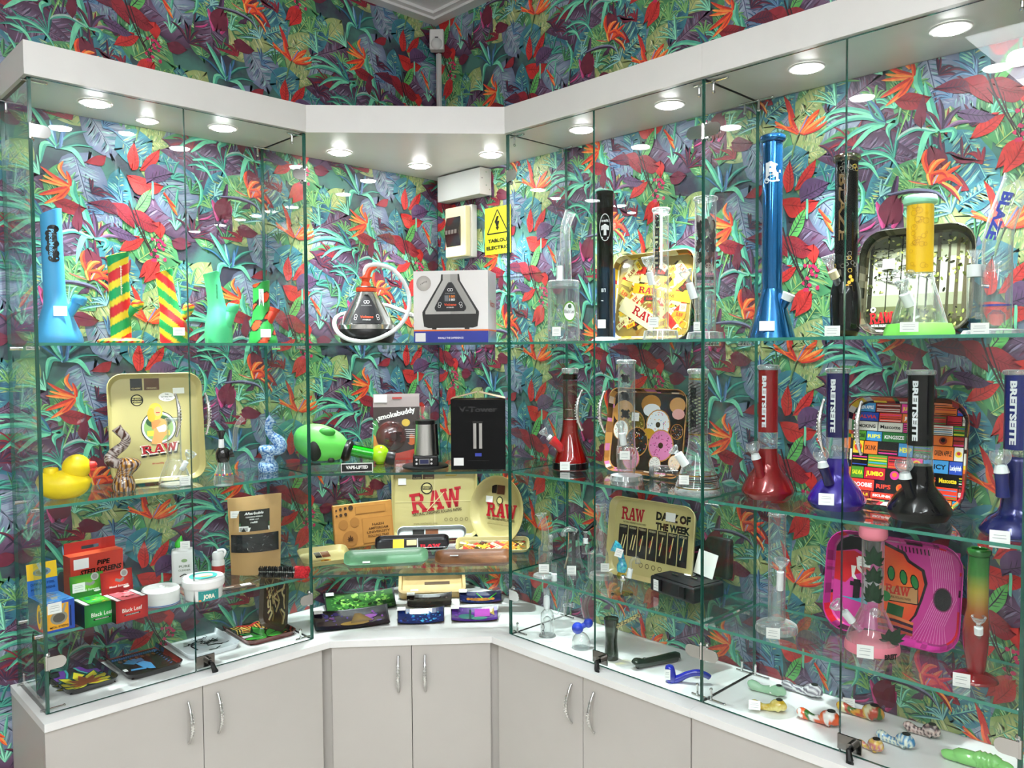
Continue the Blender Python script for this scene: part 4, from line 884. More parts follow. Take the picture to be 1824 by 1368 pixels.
# red tall box
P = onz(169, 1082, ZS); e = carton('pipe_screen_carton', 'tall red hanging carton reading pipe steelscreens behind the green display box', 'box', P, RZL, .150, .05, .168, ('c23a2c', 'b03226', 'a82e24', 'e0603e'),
    {'front': lambda p, w_, h_: (p.fan([(-w_*.2,-h_*.5),(w_*.5,-h_*.5),(w_*.5,-h_*.1),(w_*.1,h_*.05)], 'b3362a', 'c9902a'), p.rect(-w_*.44, h_*.27, -w_*.16, h_*.45, 'f4f4f0'), p.text('PIPE', w_*.12, h_*.33, h_*.08, '160d0a', w=w_*.24, bold=.04, shear=.15), p.text('STEELSCREENS', w_*.07, h_*.20, h_*.085, '160d0a', w=w_*.78, bold=.04, shear=.15))})
mb = MB(); mb.box((-.073, .022, .168), (-.025, .0232, .201), 0, lin('b3302a')); mb.box((.025, .022, .168), (.073, .0232, .201), 0, lin('b3302a')); mb.box((-.025, .022, .186), (.025, .0232, .201), 0, lin('b3302a')); mb.box((-.025, .022, .168), (.025, .0232, .176), 0, lin('b3302a')); mb.obj('hang_tab', MATS['printed_card'], e)
for lab, u, v, c, top, cc, lu, w_ in (('green counter display box of pipe screens with flipped-up lid', 179, 1113, ('2f9f45', '17692c', '0c1a10'), ['3fae3a', '8fd24a', 'd8d84a', '2f9fae', '1f6f8a'], ('7fc83a', '2c7a2c'), 155, .092),
                                     ('red counter display box of pipe screens with flipped-up lid', 233, 1105, ('c8362e', '8f1f22', '140a0a'), ['d86a72', 'a3222e', 'f0b0b0', 'c23a4a', '5a1218'], ('e0402a', '8f1f22'), 209, .090)):
    P0 = onz(u, v, ZS); P = P0+Vector((0, .045, 0))
    e = carton('display_box', lab, 'box', P, RZL, w_, .09, .062, (c[0], c[2], c[2], c[2]), {'front': d_bl(c[0], c[1], 'ffffff'), 'top': d_bltop(top)})
    lid_panel(e, w_, .064, .044, .062, c[1], d_screen_lid(*cc)); 
    if 'green' in lab: tag_on(e, -.026, .094, .034, .026, .039)
P = onz(102, 1124, ZS)+Vector((.0, .05, 0)); 
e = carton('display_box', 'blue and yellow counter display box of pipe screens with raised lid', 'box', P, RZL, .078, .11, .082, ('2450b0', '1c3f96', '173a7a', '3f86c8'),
    {'front': lambda p, w_, h_: (p.rect(-w_*.44, -h_*.42, w_*.3, h_*.42, 'e9a51e'), p.ell(-w_*.02, -h_*.05, w_*.28, h_*.22, '8f8a7a'), p.ell(-w_*.02, -h_*.05, w_*.2, h_*.15, '4f4b44'), p.line([(w_*.1, h_*.1), (w_*.2, h_*.4)], w_*.08, '9f9a8a'), p.text('METAL SCREENS', -w_*.02, -h_*.34, h_*.07, '201505', w=w_*.6), p.rect(w_*.34, -h_*.4, w_*.38, h_*.3, '0d1a40')),
     'top': lambda p, w_, h_: [p.rect(x, z, x+.016, z+.004, rnd.choice(['d8c76a', '7fb0d8', '2f6fb0', 'e9e3c0'])) for x, z in [(rnd.uniform(-w_*.46, w_*.2), rnd.uniform(-h_*.48, h_*.44)) for _ in range(60)]],
     'left': lambda p, w_, h_: (p.rect(-w_*.5, -h_*.5, w_*.5, h_*.5, '16406f'), p.ell(w_*.22, 0, w_*.16, h_*.42, 'e9b51e'), p.ell(w_*.22, 0, w_*.08, h_*.22, '6f6a54'))})
lid_panel(e, .078, .088, .054, .082, '2f6fc0', lambda p, w_, h_: (p.rect(-w_*.5, -h_*.02, w_*.5, h_*.5, 'efc52a'), p.ell(0, h_*.2, w_*.3, h_*.13, '7f96a8'), p.ell(0, h_*.2, w_*.2, h_*.08, '52636f'), p.text('DIAMOND STEEL', 0, -h_*.16, h_*.07, '102a5a', w=w_*.8), p.text('METAL SCREENS', 0, -h_*.32, h_*.07, '102a5a', w=w_*.8), p.line([(0, h_*.2), (-w_*.12, h_*.5)], w_*.1, '9fc0d8')))
tag_on(e, -.012, .066, .036, .03, -.0558)
WT = mat('white_glossy_plastic', 'eeeeec', .25)
it = Item('tin', 'low round white tin with a small knob in its lid', 'tin', 287, 1080, ZS, rb=24)
it.lathe('body', [(30,1079),(31,1076),(31,1061),(30.5,1060)], WT, ang=25); it.lathe('lid', [(31.5,1061),(32,1058),(32,1049),(30,1046),(4,1045.5),(4,1043),(1,1042)], WT, ang=25); it.lathe('blue_line', [(31.3,1072.5),(31.3,1071)], mat('blue_line', '2f5fb0', .4), cap0=False, cap1=False)
it = Item('tub', 'white plastic tub with a teal label and printed lid', 'tub', 363, 1070, ZS, rb=26)
it.lathe('body', [(29,1069),(31,1064),(33.5,1040)], WT, ang=25); it.lathe('lid', [(35,1042),(36,1039),(36,1030),(34,1026),(1,1025.5)], WT, ang=25)
p = Print(); s_ = it.s; p.mb.v = []; q_ = 9*s_
for k in range(8): p.rect(q_-18*s_+k*4.5*s_, -9*s_, q_-13.5*s_+k*4.5*s_, 9*s_, '2a8f8a'); p.k -= 1
p.k += 1; p.text('JORA', q_, -1*s_, 7*s_, 'e9e3d0', w=20*s_, bold=.05); p.rect(q_-12*s_, 5*s_, q_+12*s_, 6*s_, 'e9e3d0'); p.rect(q_-17*s_, -9*s_, q_-13*s_, -6*s_, 'e0803a'); it.wrap(p, 'label', 363, 1053, 33.2, off=.0012)
p = Print(); p.ell(0, 0, 24*s_, 24*s_, '3f9f98', 20); p.ell(0, 2*s_, 16*s_, 12*s_, 'e9ede9'); p.ell(4*s_, -6*s_, 12*s_, 4*s_, 'd88a5a'); p.build('lid_print', it.e, loc=(0, 0, it.Z(1025.5)+.0006), rot=(-math.pi/2, 0, 0))
it = Item('pump_bottle', 'tall square white bottle with a green spout cap', 'bottle', 327, 1041, ZS, rb=10)
it.box('body', 308, 978, 346, 1041, .05, WT, y0=-.02, bevel=.008); it.lathe('neck', [(14,979),(9,973),(7,972)], WT); it.lathe('cap', [(8,973,322),(8,966,322),(5,962,322),(2.5,957,324),(1,954,325)], mat('green_cap', '3fc23a', .35)); it.tag(323, 962, 339, 975, 10)
p = Print(); s_ = it.s; p.ell(0, 14*s_, 5*s_, 3*s_, '8fae7a'); p.text('PURE', 0, 4*s_, 4*s_, '6f7f6a', w=18*s_); p.text('CLEANER', 0, -3*s_, 3*s_, '6f7f6a', w=20*s_); p.line([(-8*s_,-14*s_),(0,-10*s_),(8*s_,-15*s_)], 2*s_, '3f463f'); p.build('label', it.e, y=-.0208, loc=(it.X(329), 0, it.Z(1010)))
it = Item('dropper_bottle', 'small white bottle with hinged cap and red band', 'bottle', 389, 1027, ZS, rb=8)
it.lathe('body', [(10.5,1027),(11,1024),(11,999),(9,995)], WT); it.lathe('red_band', [(11.2,1020),(11.2,1006)], mat('red_band', 'b0302c', .4), cap0=False, cap1=False); it.lathe('cap', [(9.5,996),(10,994),(10,986),(8,983)], WT); it.tube('cap_loop', [(396,994,0),(401,986,0),(398,980,0),(388,981,0)], 2.5, WT)
# kraft pouch
P = onz(456, 1021, ZS); e = thing('kraft_pouch', 'brown kraft paper pouch with black label and clear window of dark grains', 'pouch', P, facing(P)-.12); KW, KH = .182, .268
KR = mat('kraft_paper', 'b9945f', .6, noise=.12, nscale=14, bump=.15); mb = MB(); vs = []; fs = []; NX, NZ = 10, 14
def pouch(side):
    b = len(vs)
    for j in range(NZ+1):
        for i in range(NX+1):
            x = i/NX-.5; z = j/NZ; wd = KW*(.92-.1*abs(z-.36)*(1 if z < .36 else -.9)); bulge = .026*(1-(2*x)**2)*max(0, (1-z))**.7+.012*(1-(2*x)**2)*math.sin(z*3.1)
            vs.append((x*wd, side*(bulge+.002), z*KH+.006*math.sin(x*3)*z))
    for j in range(NZ):
        for i in range(NX): q = b+j*(NX+1)+i; fs.append((q, q+1, q+NX+2, q+NX+1) if side < 0 else (q+NX+1, q+NX+2, q+1, q))
pouch(-1); pouch(1); n_ = (NX+1)*(NZ+1)
for j in range(NZ): 
    for i in (0, NX): a = j*(NX+1)+i; fs.append((a, a+NX+1, n_+a+NX+1, n_+a))
fs += [(i, n_+i, n_+i+1, i+1) for i in range(NX)]+[(NZ*(NX+1)+i, NZ*(NX+1)+i+1, n_+NZ*(NX+1)+i+1, n_+NZ*(NX+1)+i) for i in range(NX)]
mb.add(vs, fs); mb.obj('pouch_body', KR, e, smooth=True, ang=50)
def pfront(x, z, k): 
    t = min(1, max(0, z/KH)); xx = x/KW; return (x, -(.026*(1-(2*xx)**2)*max(0, 1-t)**.7+.012*(1-(2*xx)**2)*math.sin(t*3.1)+.0032+k), z+.006*math.sin(xx*3)*t)
p = Print()
NW = 8
for i in range(NW):
    for j in range(4): p.rect(-.078+.156*i/NW, .080+.062*j/4, -.078+.156*(i+1)/NW, .080+.062*(j+1)/4, '1b1d1e'); p.k -= 1
p.k += 2
for k in range(26): x, z = rnd.uniform(-.07, .07), rnd.uniform(.085, .138); p.line([(x, z), (x+rnd.uniform(-.008, .008), z+rnd.uniform(-.004, .006))], .0012, rnd.choice(['d8d8d8', '6f7476', '9a9fa0', '3f4446']))
p.build('window', e, fn=pfront, m=PRINTG)
p = Print()
for i in range(6): p.rect(-.05+i*.1/6, .152, -.05+(i+1)*.1/6, .222, '14160f' if True else ''); p.k -= 1
p.k += 2; p.rect(-.05, .168, .05, .18, '1f5a32'); p.rect(-.05, .152, -.018, .170, 'e9e9e4'); p.rect(-.018, .152, .05, .165, 'dfe3dc'); p.text('Afterbuble', .0, .212, .009, 'f2f2ee', w=.062, bold=.01, shear=.2); p.text('CLEANING PEBBLES', 0, .200, .004, 'd8d8d4', w=.056); p.text('500 ml', 0, .192, .004, 'd8d8d4', w=.03); p.text('refill', 0, .182, .006, 'e9e9e4', w=.022)
for k in range(12): p.rect(-.048+k*.0024, .154, -.0468+k*.0024, .167, '14160f'); p.k -= 1
p.build('label', e, fn=pfront, m=PRINTG); tag_on(e, -.062, .208, .032, .024, -.012)
# brush
P = onz(500, 1030, ZS); e = thing('cleaning_brush', 'black bristle bottle brush with a red wool tip', 'brush', P+Vector((0, 0, .021)), facing(P)-.35); mb = MB(); mb.tube([(-.075, 0, 0), (.055, 0, 0)], .0018, 8); mb.obj('wire', STEEL, e)
mb = MB(); br = random.Random(5)
for k in range(700):
    x = -.072+.118*(int(br.random()*16)+.3*br.random())/16; a = br.uniform(0, 6.283); c, s_ = math.cos(a), math.sin(a); r = .0195; dx = .001
    mb.add([(x-.0012, 0, 0), (x+.0012, 0, 0), (x+dx+.0012, r*c, r*s_), (x+dx-.0006, r*c, r*s_)], [(0, 1, 2, 3)])
o = mb.obj('bristles', BLACKP, e); o['kind'] = 'stuff'
RW = mat('red_wool', 'c8202a', .9, noise=.4, nscale=200, bump=.8); mb = MB()
for k in range(60): a, b, x = br.uniform(0, 6.28), br.uniform(0, 6.28), br.uniform(.05, .092); mb.ball((x, .014*math.cos(a), .014*math.sin(a)), .0075, 6)
mb.ball((.072, 0, 0), .021, 14, sc=(1.15, 1, 1)); o = mb.obj('wool_tip', RW, e, smooth=True); o['kind'] = 'stuff'
# packets
P = onz(422, 1046, ZS); e = thing('pipe_tool_packet', 'flat clear packet of metal pipe tools lying behind the tub', 'packet', P, -.15); mb = MB(); mb.box((-.055, -.02, 0), (.055, .02, .004)); mb.obj('packet', mat('smoked_film', '4a3f3c', .15, coat=.5), e, bevel=.001)
p = Print(); p.rect(-.052, -.005, -.01, .002, 'b9b0a5'); p.rect(-.052, .006, 0, .011, '8a5a4a'); p.rect(.012, -.01, .045, .012, 'e9e9e4'); p.build('insert', e, loc=(0, 0, .0045), rot=(-math.pi/2, 0, 0))
# ================================================================== trays lying on the left worktop
def flat_tray(label, corners, z, m, design, depth=.016, rc=.03, name='rolling_tray', border=None):
    Q = [onz(u, v, z) for u, v in corners]; c = sum(Q, Vector())/4
    xd = ((Q[1]-Q[0])+(Q[2]-Q[3])); xd.z = 0; w_ = xd.length/2; zd = ((Q[0]-Q[3])+(Q[1]-Q[2])); h_ = zd.length/2; xd.normalize()
    rz = math.atan2(xd.y, xd.x); up = Vector((-xd.y, xd.x, 0)); base = c-up*h_/2
    return tray(name, label, (base.x, base.y, z+.0025), rz, math.pi/2, w_, h_, depth, rc, m, design, border=border)
def leaf_shape(p, cx, cz, r, col, edge=None, n=7, spread=2.3):
    for k in range(n):
        t = (k-(n-1)/2)/((n-1)/2); a = math.pi/2-t*spread/1.35; L = r*(1-.45*abs(t)); w_ = L*.15
        d = (math.cos(a), math.sin(a)); q = (-d[1], d[0])
        if edge: p.fan([(cx-d[0]*w_*.2, cz-d[1]*w_*.2)]+[(cx+d[0]*L*f*1.06+q[0]*w_*g*1.5, cz+d[1]*L*f*1.06+q[1]*w_*g*1.5) for f, g in ((.3,.8),(.6,1),(1,0),(.6,-1),(.3,-.8))], edge)
        p.fan([(cx, cz)]+[(cx+d[0]*L*f+q[0]*w_*g, cz+d[1]*L*f+q[1]*w_*g) for f, g in ((.3,.8),(.6,1),(1,0),(.6,-1),(.3,-.8))], col)
BLKT = mat('black_tray_enamel', '121014', .2, coat=.4)
def d_leaf1(p, w_, h_):
    p.rect(-w_*.5, -h_*.5, w_*.5, h_*.5, '141018'); p.fan([(-w_*.5,h_*.1),(-w_*.3,h_*.05),(-w_*.16,h_*.3),(-w_*.1,h_*.5),(-w_*.22,h_*.5),(-w_*.3,h_*.24),(-w_*.5,h_*.24)], '5f2f8a'); p.fan([(w_*.5,h_*.05),(w_*.3,0),(w_*.16,h_*.28),(w_*.12,h_*.5),(w_*.22,h_*.5),(w_*.3,h_*.22),(w_*.5,h_*.2)], '5f2f8a')
    p.line([(-w_*.5,h_*.02),(-w_*.3,0),(-w_*.13,h_*.28),(-w_*.08,h_*.5)], .006, '3f9a98'); p.line([(w_*.5,-.02*h_),(w_*.3,-.04*h_),(w_*.13,h_*.26),(w_*.1,h_*.5)], .006, '3f9a98')
    leaf_shape(p, 0, -h_*.3, h_*.56, 'd8c42a', '0f4a3a', 9, 2.5); leaf_shape(p, 0, -h_*.28, h_*.36, 'a8582a', None, 7, 2.2)
def d_hand(p, w_, h_):
    p.rect(-w_*.5, -h_*.5, w_*.5, h_*.5, '17120f')
    for k in range(22):
        x = (k/21-.5)*w_*.96; p.line([(x-.004, h_*.44), (x+.004, h_*.36)], .004, 'a8382c'); p.line([(x-.004, -h_*.44), (x+.004, -h_*.38)], .004, 'a8382c'); p.line([(x, h_*.32), (x+.006, h_*.25), (x+.010, h_*.32)], .003, '3f6fb0')
    for k in range(9): z = (k/8-.5)*h_*.6; p.line([(w_*.4, z), (w_*.46, z+.006)], .004, '3f6fb0')
    for k in range(7): p.ell((k/6-.5)*w_*.7, h_*.17, w_*.035, h_*.05, '8a5a3a', 8)
    p.ring(w_*.22, -h_*.1, h_*.2, .004, '5a3a22'); p.ring(w_*.22, -h_*.1, h_*.26, .003, '4a2f1f')
    b = '4f9fd8'; p.fan([(-w_*.1,-h_*.2),(-w_*.14,-h_*.02),(w_*.04,h_*.02),(w_*.12,-h_*.12),(w_*.08,-h_*.34),(-w_*.02,-h_*.3)], b)
    for x0, z0, x1, z1 in ((-.14,-.02,-.3,.1),(-.1,.01,-.22,.15),(-.04,.02,-.1,.16),(.02,.02,.02,.14),(-.06,-.25,-.34,-.2)): p.line([(x0*w_, z0*h_), (x1*w_, z1*h_)], .014, b)
def d_ink(p, w_, h_):
    p.rect(-w_*.5, -h_*.5, w_*.5, h_*.5, 'dfe5e8'); r_ = random.Random(11)    # loose ink strokes
    for k in range(26):
        x, z = r_.gauss(0, .14)*w_, r_.gauss(-.02, .12)*h_; a = r_.uniform(-.5, .9); L = r_.uniform(.08, .3)*w_; p.line([(x, z), (x+L*.5*math.cos(a), z+L*.5*math.sin(a)), (x+L*math.cos(a+.5), z+L*.8*math.sin(a+.5))], r_.uniform(.0015, .006), r_.choice(['15171a', '2a2e33', '3a3f45']))
    p.ell(-w_*.05, -h_*.08, w_*.12, h_*.13, 'cfd8dd', 16, .4); p.line([(-w_*.2,-h_*.2),(-w_*.22,0),(-w_*.1,h_*.14),(w_*.1,h_*.1)], .006, '15171a'); p.line([(w_*.06,-h_*.05),(w_*.2,h_*.02),(w_*.36,h_*.0)], .012, '1a1c20'); p.line([(w_*.06,-h_*.12),(w_*.24,-h_*.14),(w_*.34,-h_*.2)], .009, '1a1c20')
    for k in range(16): p.ell(r_.uniform(-.05, .3)*w_, r_.uniform(.12, .38)*h_, .002, .002, '22262a', 6)
def d_rasta(p, w_, h_):
    p.rect(-w_*.5, -h_*.5, w_*.5, h_*.5, '241a12')
    for k in range(18): a = math.pi*k/17; p.fan([(0, -h_*.3), (w_*.44*math.cos(a-.06), -h_*.3+h_*.66*math.sin(a-.06)), (w_*.44*math.cos(a+.06), -h_*.3+h_*.66*math.sin(a+.06))], ('d8823a', 'd8b45a')[k % 2])
    for sx in (-1, 1):
        for k in range(5): p.line([(sx*w_*(.5-.03*k), -h_*.1), (sx*w_*(.34-.03*k), h_*.2), (sx*w_*(.42-.03*k), h_*.48)], .003, ('cfae4a', '1a120c')[k % 2])
        p.fan([(sx*w_*.5, -h_*.3), (sx*w_*.34, -h_*.2), (sx*w_*.5, h_*.1)], 'b0302a')
    p.fan([(-w_*.3, h_*.36), (0, h_*.22), (w_*.3, h_*.36), (w_*.2, h_*.5), (-w_*.2, h_*.5)], 'b0302a'); p.fan([(-w_*.22, h_*.38), (0, h_*.28), (w_*.22, h_*.38), (w_*.14, h_*.46), (-w_*.14, h_*.46)], '2c2414')
    leaf_shape(p, 0, -h_*.32, h_*.5, '3fa53a', '123a16', 7, 2.7)
flat_tray('black tray with a yellow hemp leaf edged in purple and teal', [(88,1196),(168,1180),(212,1214),(104,1252)], ZC, BLKT, d_leaf1, border=['141018', '141018', '3a1f5a', '1f5a5a'])
e = flat_tray('black tray with a painted blue hand and red zigzag border', [(176,1172),(276,1149),(328,1188),(232,1218)], ZC, BLKT, d_hand, border=['17120f', '8f2a22', '17120f', '2a4a80']); tag_on(e, -.075, .095, .034, .022, -.002)
flat_tray('white tray with loose black ink strokes behind the lock', [(288,1143),(378,1123),(432,1153),(338,1182)], ZC, mat('white_tray_enamel', 'dfe4e8', .2, coat=.4), d_ink)
e = flat_tray('red-bordered tray with a green hemp leaf on orange rays', [(388,1116),(478,1099),(527,1130),(444,1157)], ZC, mat('redblack_tray_enamel', '5a1a16', .2, coat=.4), d_rasta, border=['8f2a22', '241a12', 'b08a3a', '241a12']); tag_on(e, -.055, .095, .034, .02, -.002)
# upright trays seen almost edge-on
P = onz(47, 1238, ZC); P = Vector((-1.585, -.135, ZC)); e = tray('rolling_tray', 'dark green tray standing on edge against the end glass pane', P, -math.pi/2-math.pi-.35, .05, .17, .20, .016, .03, mat('dark_green_enamel', '123a20', .25, coat=.4))
P = Vector((-.85, -.115, ZC)); e = tray('rolling_tray', 'tall brown tray with cream brushwork standing on edge by the glass', P, -math.pi/2+.16, .07, .15, .18, .014, .028, mat('brown_tray_enamel', '3d2e20', .25, coat=.4), lambda p, w_, h_: [p.line([(x, z), (x+rnd.uniform(-.02, .02), z+rnd.uniform(.01, .04)), (x+rnd.uniform(-.03, .03), z+.05)], rnd.uniform(.003, .008), rnd.choice(['b9a06a', '8a7040', 'cdb98a', '5a2f22'])) for x, z in [(rnd.uniform(-.4, .4)*w_, rnd.uniform(-.45, .2)*h_) for _ in range(26)]])
# ================================================================== corner, top shelf: vaporizer, its carton, fittings on the wall
it = Item('desktop_vaporizer', 'cone-shaped steel desktop vaporizer with clear hose and orange top', 'vaporizer', 654, z=ZA, unit='C', d=.17)
BR = mat('polished_steel', 'cfcfcd', .16, 1.)
it.lathe('base', [(43,611),(46,608),(48.5,598),(50,588),(49,586)], BLACKP, seg=40)
for k in (-34, 34): it.lathe('foot', [(7,612.5,654+k),(7,609,654+k)], BLACKP, seg=12)
it.lathe('cone', [(50.5,587),(50.5,579.5),(49.5,579),(17,521),(16.5,519)], BR, seg=48, ang=25)
it.lathe('top_ring', [(18,520),(18.6,518),(18.6,513.5),(17,513)], mat('orange_plastic', 'f0562a', .35), seg=28); it.lathe('seal', [(17.5,513.2),(18,512),(17,511)], BLACKP)
OR = MATS['orange_plastic']; it.lathe('valve', [(9,512,653),(8.5,506,653),(6.5,502,653),(8,497,653),(11,496,653),(11,493.5,653),(6,493,653)], OR, seg=20); it.tube('elbow', [(654,495,0),(657,485,0),(662,478,0),(671,473,0),(674,473,0)], [7,6,5.5,5,5.5], OR)
HOSE = mat('milky_hose', 'e9eeee', .3); it.tube('hose', [(652,492,1),(652,482,2),(658,474,3),(676,472,4),(700,480,6),(718,500,8),(728,525,10),(728,550,14),(718,572,24),(700,590,40),(675,603,50),(650,609,54),(622,605,50),(604,592,40),(598,575,20),(605,562,-10),(630,552,-56),(662,541,-58),(690,541,-50),(712,550,-30),(724,556,-8),(730,560,4)], 3.7, HOSE, seg=10, sm=5)
it.tube('mouthpiece', [(722,556,-6),(732,561,4),(737,564,6)], [3.5,4,4.5], STEEL)
def d_volc(p, k, scr):   # rounded triangle panel, k = metres per unit (unit: panel height 1)
    T = []
    for cx, cz, a0 in ((0, .40, 30), (-.44, -.36, 150), (.44, -.36, 270)):
        for j in range(7): a = math.radians(a0+120*j/6); T.append(((cx+.12*math.cos(a))*k, (cz+.12*math.sin(a))*k))
    NR = 26
    for j in range(NR):
        z0_, z1_ = -.48+j/NR, -.48+(j+1)/NR; zc = (z0_+z1_)/2; hw = max([0]+[abs(x_) for x_ in [(.12*math.sqrt(max(0, 1-((zc-.40)/.12)**2)) if abs(zc-.4) < .12 else 0), (.44+.12*math.sqrt(max(0, 1-((zc+.36)/.12)**2)) if abs(zc+.36) < .12 else 0), ((.12*.87)+(.44)*(.46-zc)/.76 if -.30 < zc < .46 else 0)]])
        for i in range(10): p.rect((-hw+2*hw*i/10)*k, z0_*k, (-hw+2*hw*(i+1)/10)*k, z1_*k, '15161a'); p.k -= 1
    p.k += 1; p.ring(-.045*k, .26*k, .055*k, .016*k, 'f0f0f0', 14); p.ring(.045*k, .26*k, .055*k, .016*k, 'f0f0f0', 14); p.text('STORZ & BICKEL', 0, .14*k, .03*k, '9a9a9a', w=.36*k)
    if scr: p.rect(-.24*k, -.16*k, .24*k, .1*k, '202227'); p.rect(-.2*k, -.13*k, -.06*k, .07*k, '6f7074'); p.text('180', .07*k, .03*k, .08*k, 'f0861e', w=.2*k); p.text('180', .07*k, -.08*k, .08*k, 'f0f0f0', w=.2*k)
    else: p.rect(-.22*k, -.16*k, .22*k, .09*k, '0c0d10')
    p.text('Volcano', 0, -.25*k, .08*k, 'f0562a', w=.44*k, bold=.03, shear=.15); p.text('HYBRID', 0, -.35*k, .04*k, 'e9e9e9', w=.26*k)
    for sx in (-1, 1): p.ring(sx*.37*k, -.22*k, .06*k, .012*k, 'f0f0f0', 10); p.ring(sx*.39*k, -.31*k, .05*k, .012*k, 'f0f0f0', 10)
p = Print(); d_volc(p, 52*it.s, False); p.text('', 0, 0, .01, 'ffffff') if False else None
x0 = it.X(654); z0 = it.Z(553)
def conef(x, z, k): 
    zz = z0+z; t = (zz-it.Z(579))/(it.Z(521)-it.Z(579)); R = (49.5+(17-49.5)*t)*it.s+.0012+k; return (x0+R*math.sin(x/R), -R*math.cos(x/R), zz)
p.build('control_panel', it.e, fn=conef)
# carton of the vaporizer
n3 = NV.to_3d(); q = P1.to_3d()-n3*.21; r_ = ray(812, 600); P = CAM+r_*((q-CAM).dot(n3)/r_.dot(n3)); P.z = ZA; sp = dep(P)/FPX; rzc = facing(P)-.02
Wc, Hc = 130*sp, 125*sp
e = carton('vaporizer_carton', 'white and blue carton with a printed cone-shaped vaporizer', 'box', P, rzc-.22, Wc*1.02, .15, Hc, ('e6e3e1', 'dfe3e6', 'd8d5d3', 'e8e6e4'), {'front': lambda p, w_, h_: (
    p.rect(-w_*.5, -h_*.5, w_*.5, -h_*.335, '24359a'), p.rect(-w_*.5, -h_*.335, w_*.5, -h_*.315, 'e0702a'), p.text('INHALE THE DIFFERENCE', 0, -h_*.43, h_*.026, 'e9e9f2', w=w_*.34), p.rect(-w_*.48, -h_*.48, -w_*.34, -h_*.36, 'f0f0ee'),
    p.ell(-w_*.36, h_*.33, w_*.1, w_*.1, 'a8a29c', 20, 0, 'c9c4be'), p.text('180g', -w_*.36, h_*.34, h_*.02, '6f6a64', w=w_*.1, a=.5),
    p.fan([(-w_*.36, -h_*.27), (-w_*.38, -h_*.1), (w_*.38, -h_*.1), (w_*.36, -h_*.27), (w_*.3, -h_*.29), (-w_*.3, -h_*.29)], '1b1b1b'), p.rect(-w_*.25, -h_*.31, -w_*.19, -h_*.28, '1b1b1b'), p.rect(w_*.19, -h_*.31, w_*.25, -h_*.28, '1b1b1b'),
    p.fan([(-w_*.38, -h_*.1), (-w_*.38, -h_*.07), (-w_*.13, h_*.36), (-w_*.12, h_*.45), (w_*.12, h_*.45), (w_*.13, h_*.36), (w_*.38, -h_*.07), (w_*.38, -h_*.1)], '2a2a2a'), p.poly([(-w_*.34, -h_*.1), (-w_*.34, -h_*.06), (-w_*.1, h_*.37), (-w_*.1, h_*.45), (w_*.1, h_*.45), (w_*.1, h_*.37), (w_*.34, -h_*.06), (w_*.34, -h_*.1)][:4]+[(0, h_*.45), (0, -h_*.1)], 'b4b2ae'), p.poly([(0, -h_*.1), (0, h_*.45), (w_*.1, h_*.45), (w_*.1, h_*.37), (w_*.34, -h_*.06), (w_*.34, -h_*.1)], '9f9d99')),
    'right': lambda p, w_, h_: (p.rect(-w_*.5, -h_*.5, w_*.5, -h_*.335, '4a86b4'), p.rect(-w_*.5, -h_*.335, w_*.5, -h_*.315, 'e0702a'), p.text('Volcano', 0, h_*.05, h_*.09, 'f0562a', w=w_*.6, shear=.15))})
p = Print(); d_volc(p, Hc*.40, True); p.build('panel_print', e, y=-.075-.0035, loc=(0, 0, Hc*.63))
# cable duct, fuse box, warning sign on the right wall
y0, y1 = onx(781, 300, -.055).y, onx(858, 300, -.055).y; zb, zt = onx(858, 345, -.055).z, ZT-.005
e = thing('cable_duct', 'grey metal cable duct box under the corner canopy', 'duct', (-.004, (y0+y1)/2, zb)); mb = MB(); L_ = abs(y0-y1)
mb.box((-.06, -L_/2, 0), (-.002, L_/2-.004, zt-zb)); mb.obj('duct_body', mat('grey_duct', 'b4b8b4', .45), e, bevel=.001)
mb = MB(); mb.box((-.062, -L_/2-.0015, -.001), (-.002, -L_/2, zt-zb)); o = mb.obj('end_plate', mat('duct_end', 'c9c3bf', .5), e)
for a_, b_ in ((-.03, .85), (-.03, .35), (-.012, .2), (-.052, .6)): mb = MB(); mb.tube([(a_, -L_/2-.0015, (zt-zb)*b_), (a_, -L_/2-.003, (zt-zb)*b_)], .0022, 8); mb.obj('screw', CHROME, o)
ya, yb = onx(795, 410, -.05).y, onx(848, 410, 0).y; z1 = onx(820, 367, -.06).z; z0 = onx(820, 457, -.06).z; yc = (onx(795, 410, -.06).y+onx(829, 410, -.06).y)/2; wf = abs(onx(793, 410, -.06).y-onx(829, 410, -.06).y)
e = thing('fuse_box', 'cream fuse box with a smoked window on the corner wall', 'fuse box', (-.004, yc, z0)); IV = mat('ivory_plastic', 'e6dcb0', .4); h_ = z1-z0
mb = MB(); mb.box((-.06, -wf/2, 0), (-.03, wf/2, h_)); mb.obj('front_cover', IV, e, bevel=.006, seg=3)
mb = MB(); mb.box((-.03, -wf/2-.006, -.002), (-.001, wf/2+.002, h_+.006)); mb.obj('back_case', mat('white_case', 'd9d6d0', .45), e, bevel=.003)
mb = MB(); mb.add([(-.061, wf*.42, h_*.22), (-.061, -wf*.28, h_*.22), (-.072, -wf*.28, h_*.5), (-.072, wf*.42, h_*.5), (-.061, -wf*.28, h_*.8), (-.061, wf*.42, h_*.8)], [(0, 1, 2, 3), (3, 2, 4, 5), (0, 3, 5), (1, 4, 2)]); o = mb.obj('window', mat('smoked_window', '2c2624', .1, coat=.6), e)
for k in range(4): mb = MB(); mb.box((-.075, wf*.3-k*wf*.15-wf*.05, h_*.46), (-.0715, wf*.3-k*wf*.15+wf*.05, h_*.54)); mb.obj('breaker_switch', mat('breaker', '6a625c', .4), e)
ya = onx(866, 410, -.003).y; yb = onx(904, 410, -.003).y; z1 = onx(885, 369, -.003).z; z0 = onx(885, 453, -.003).z
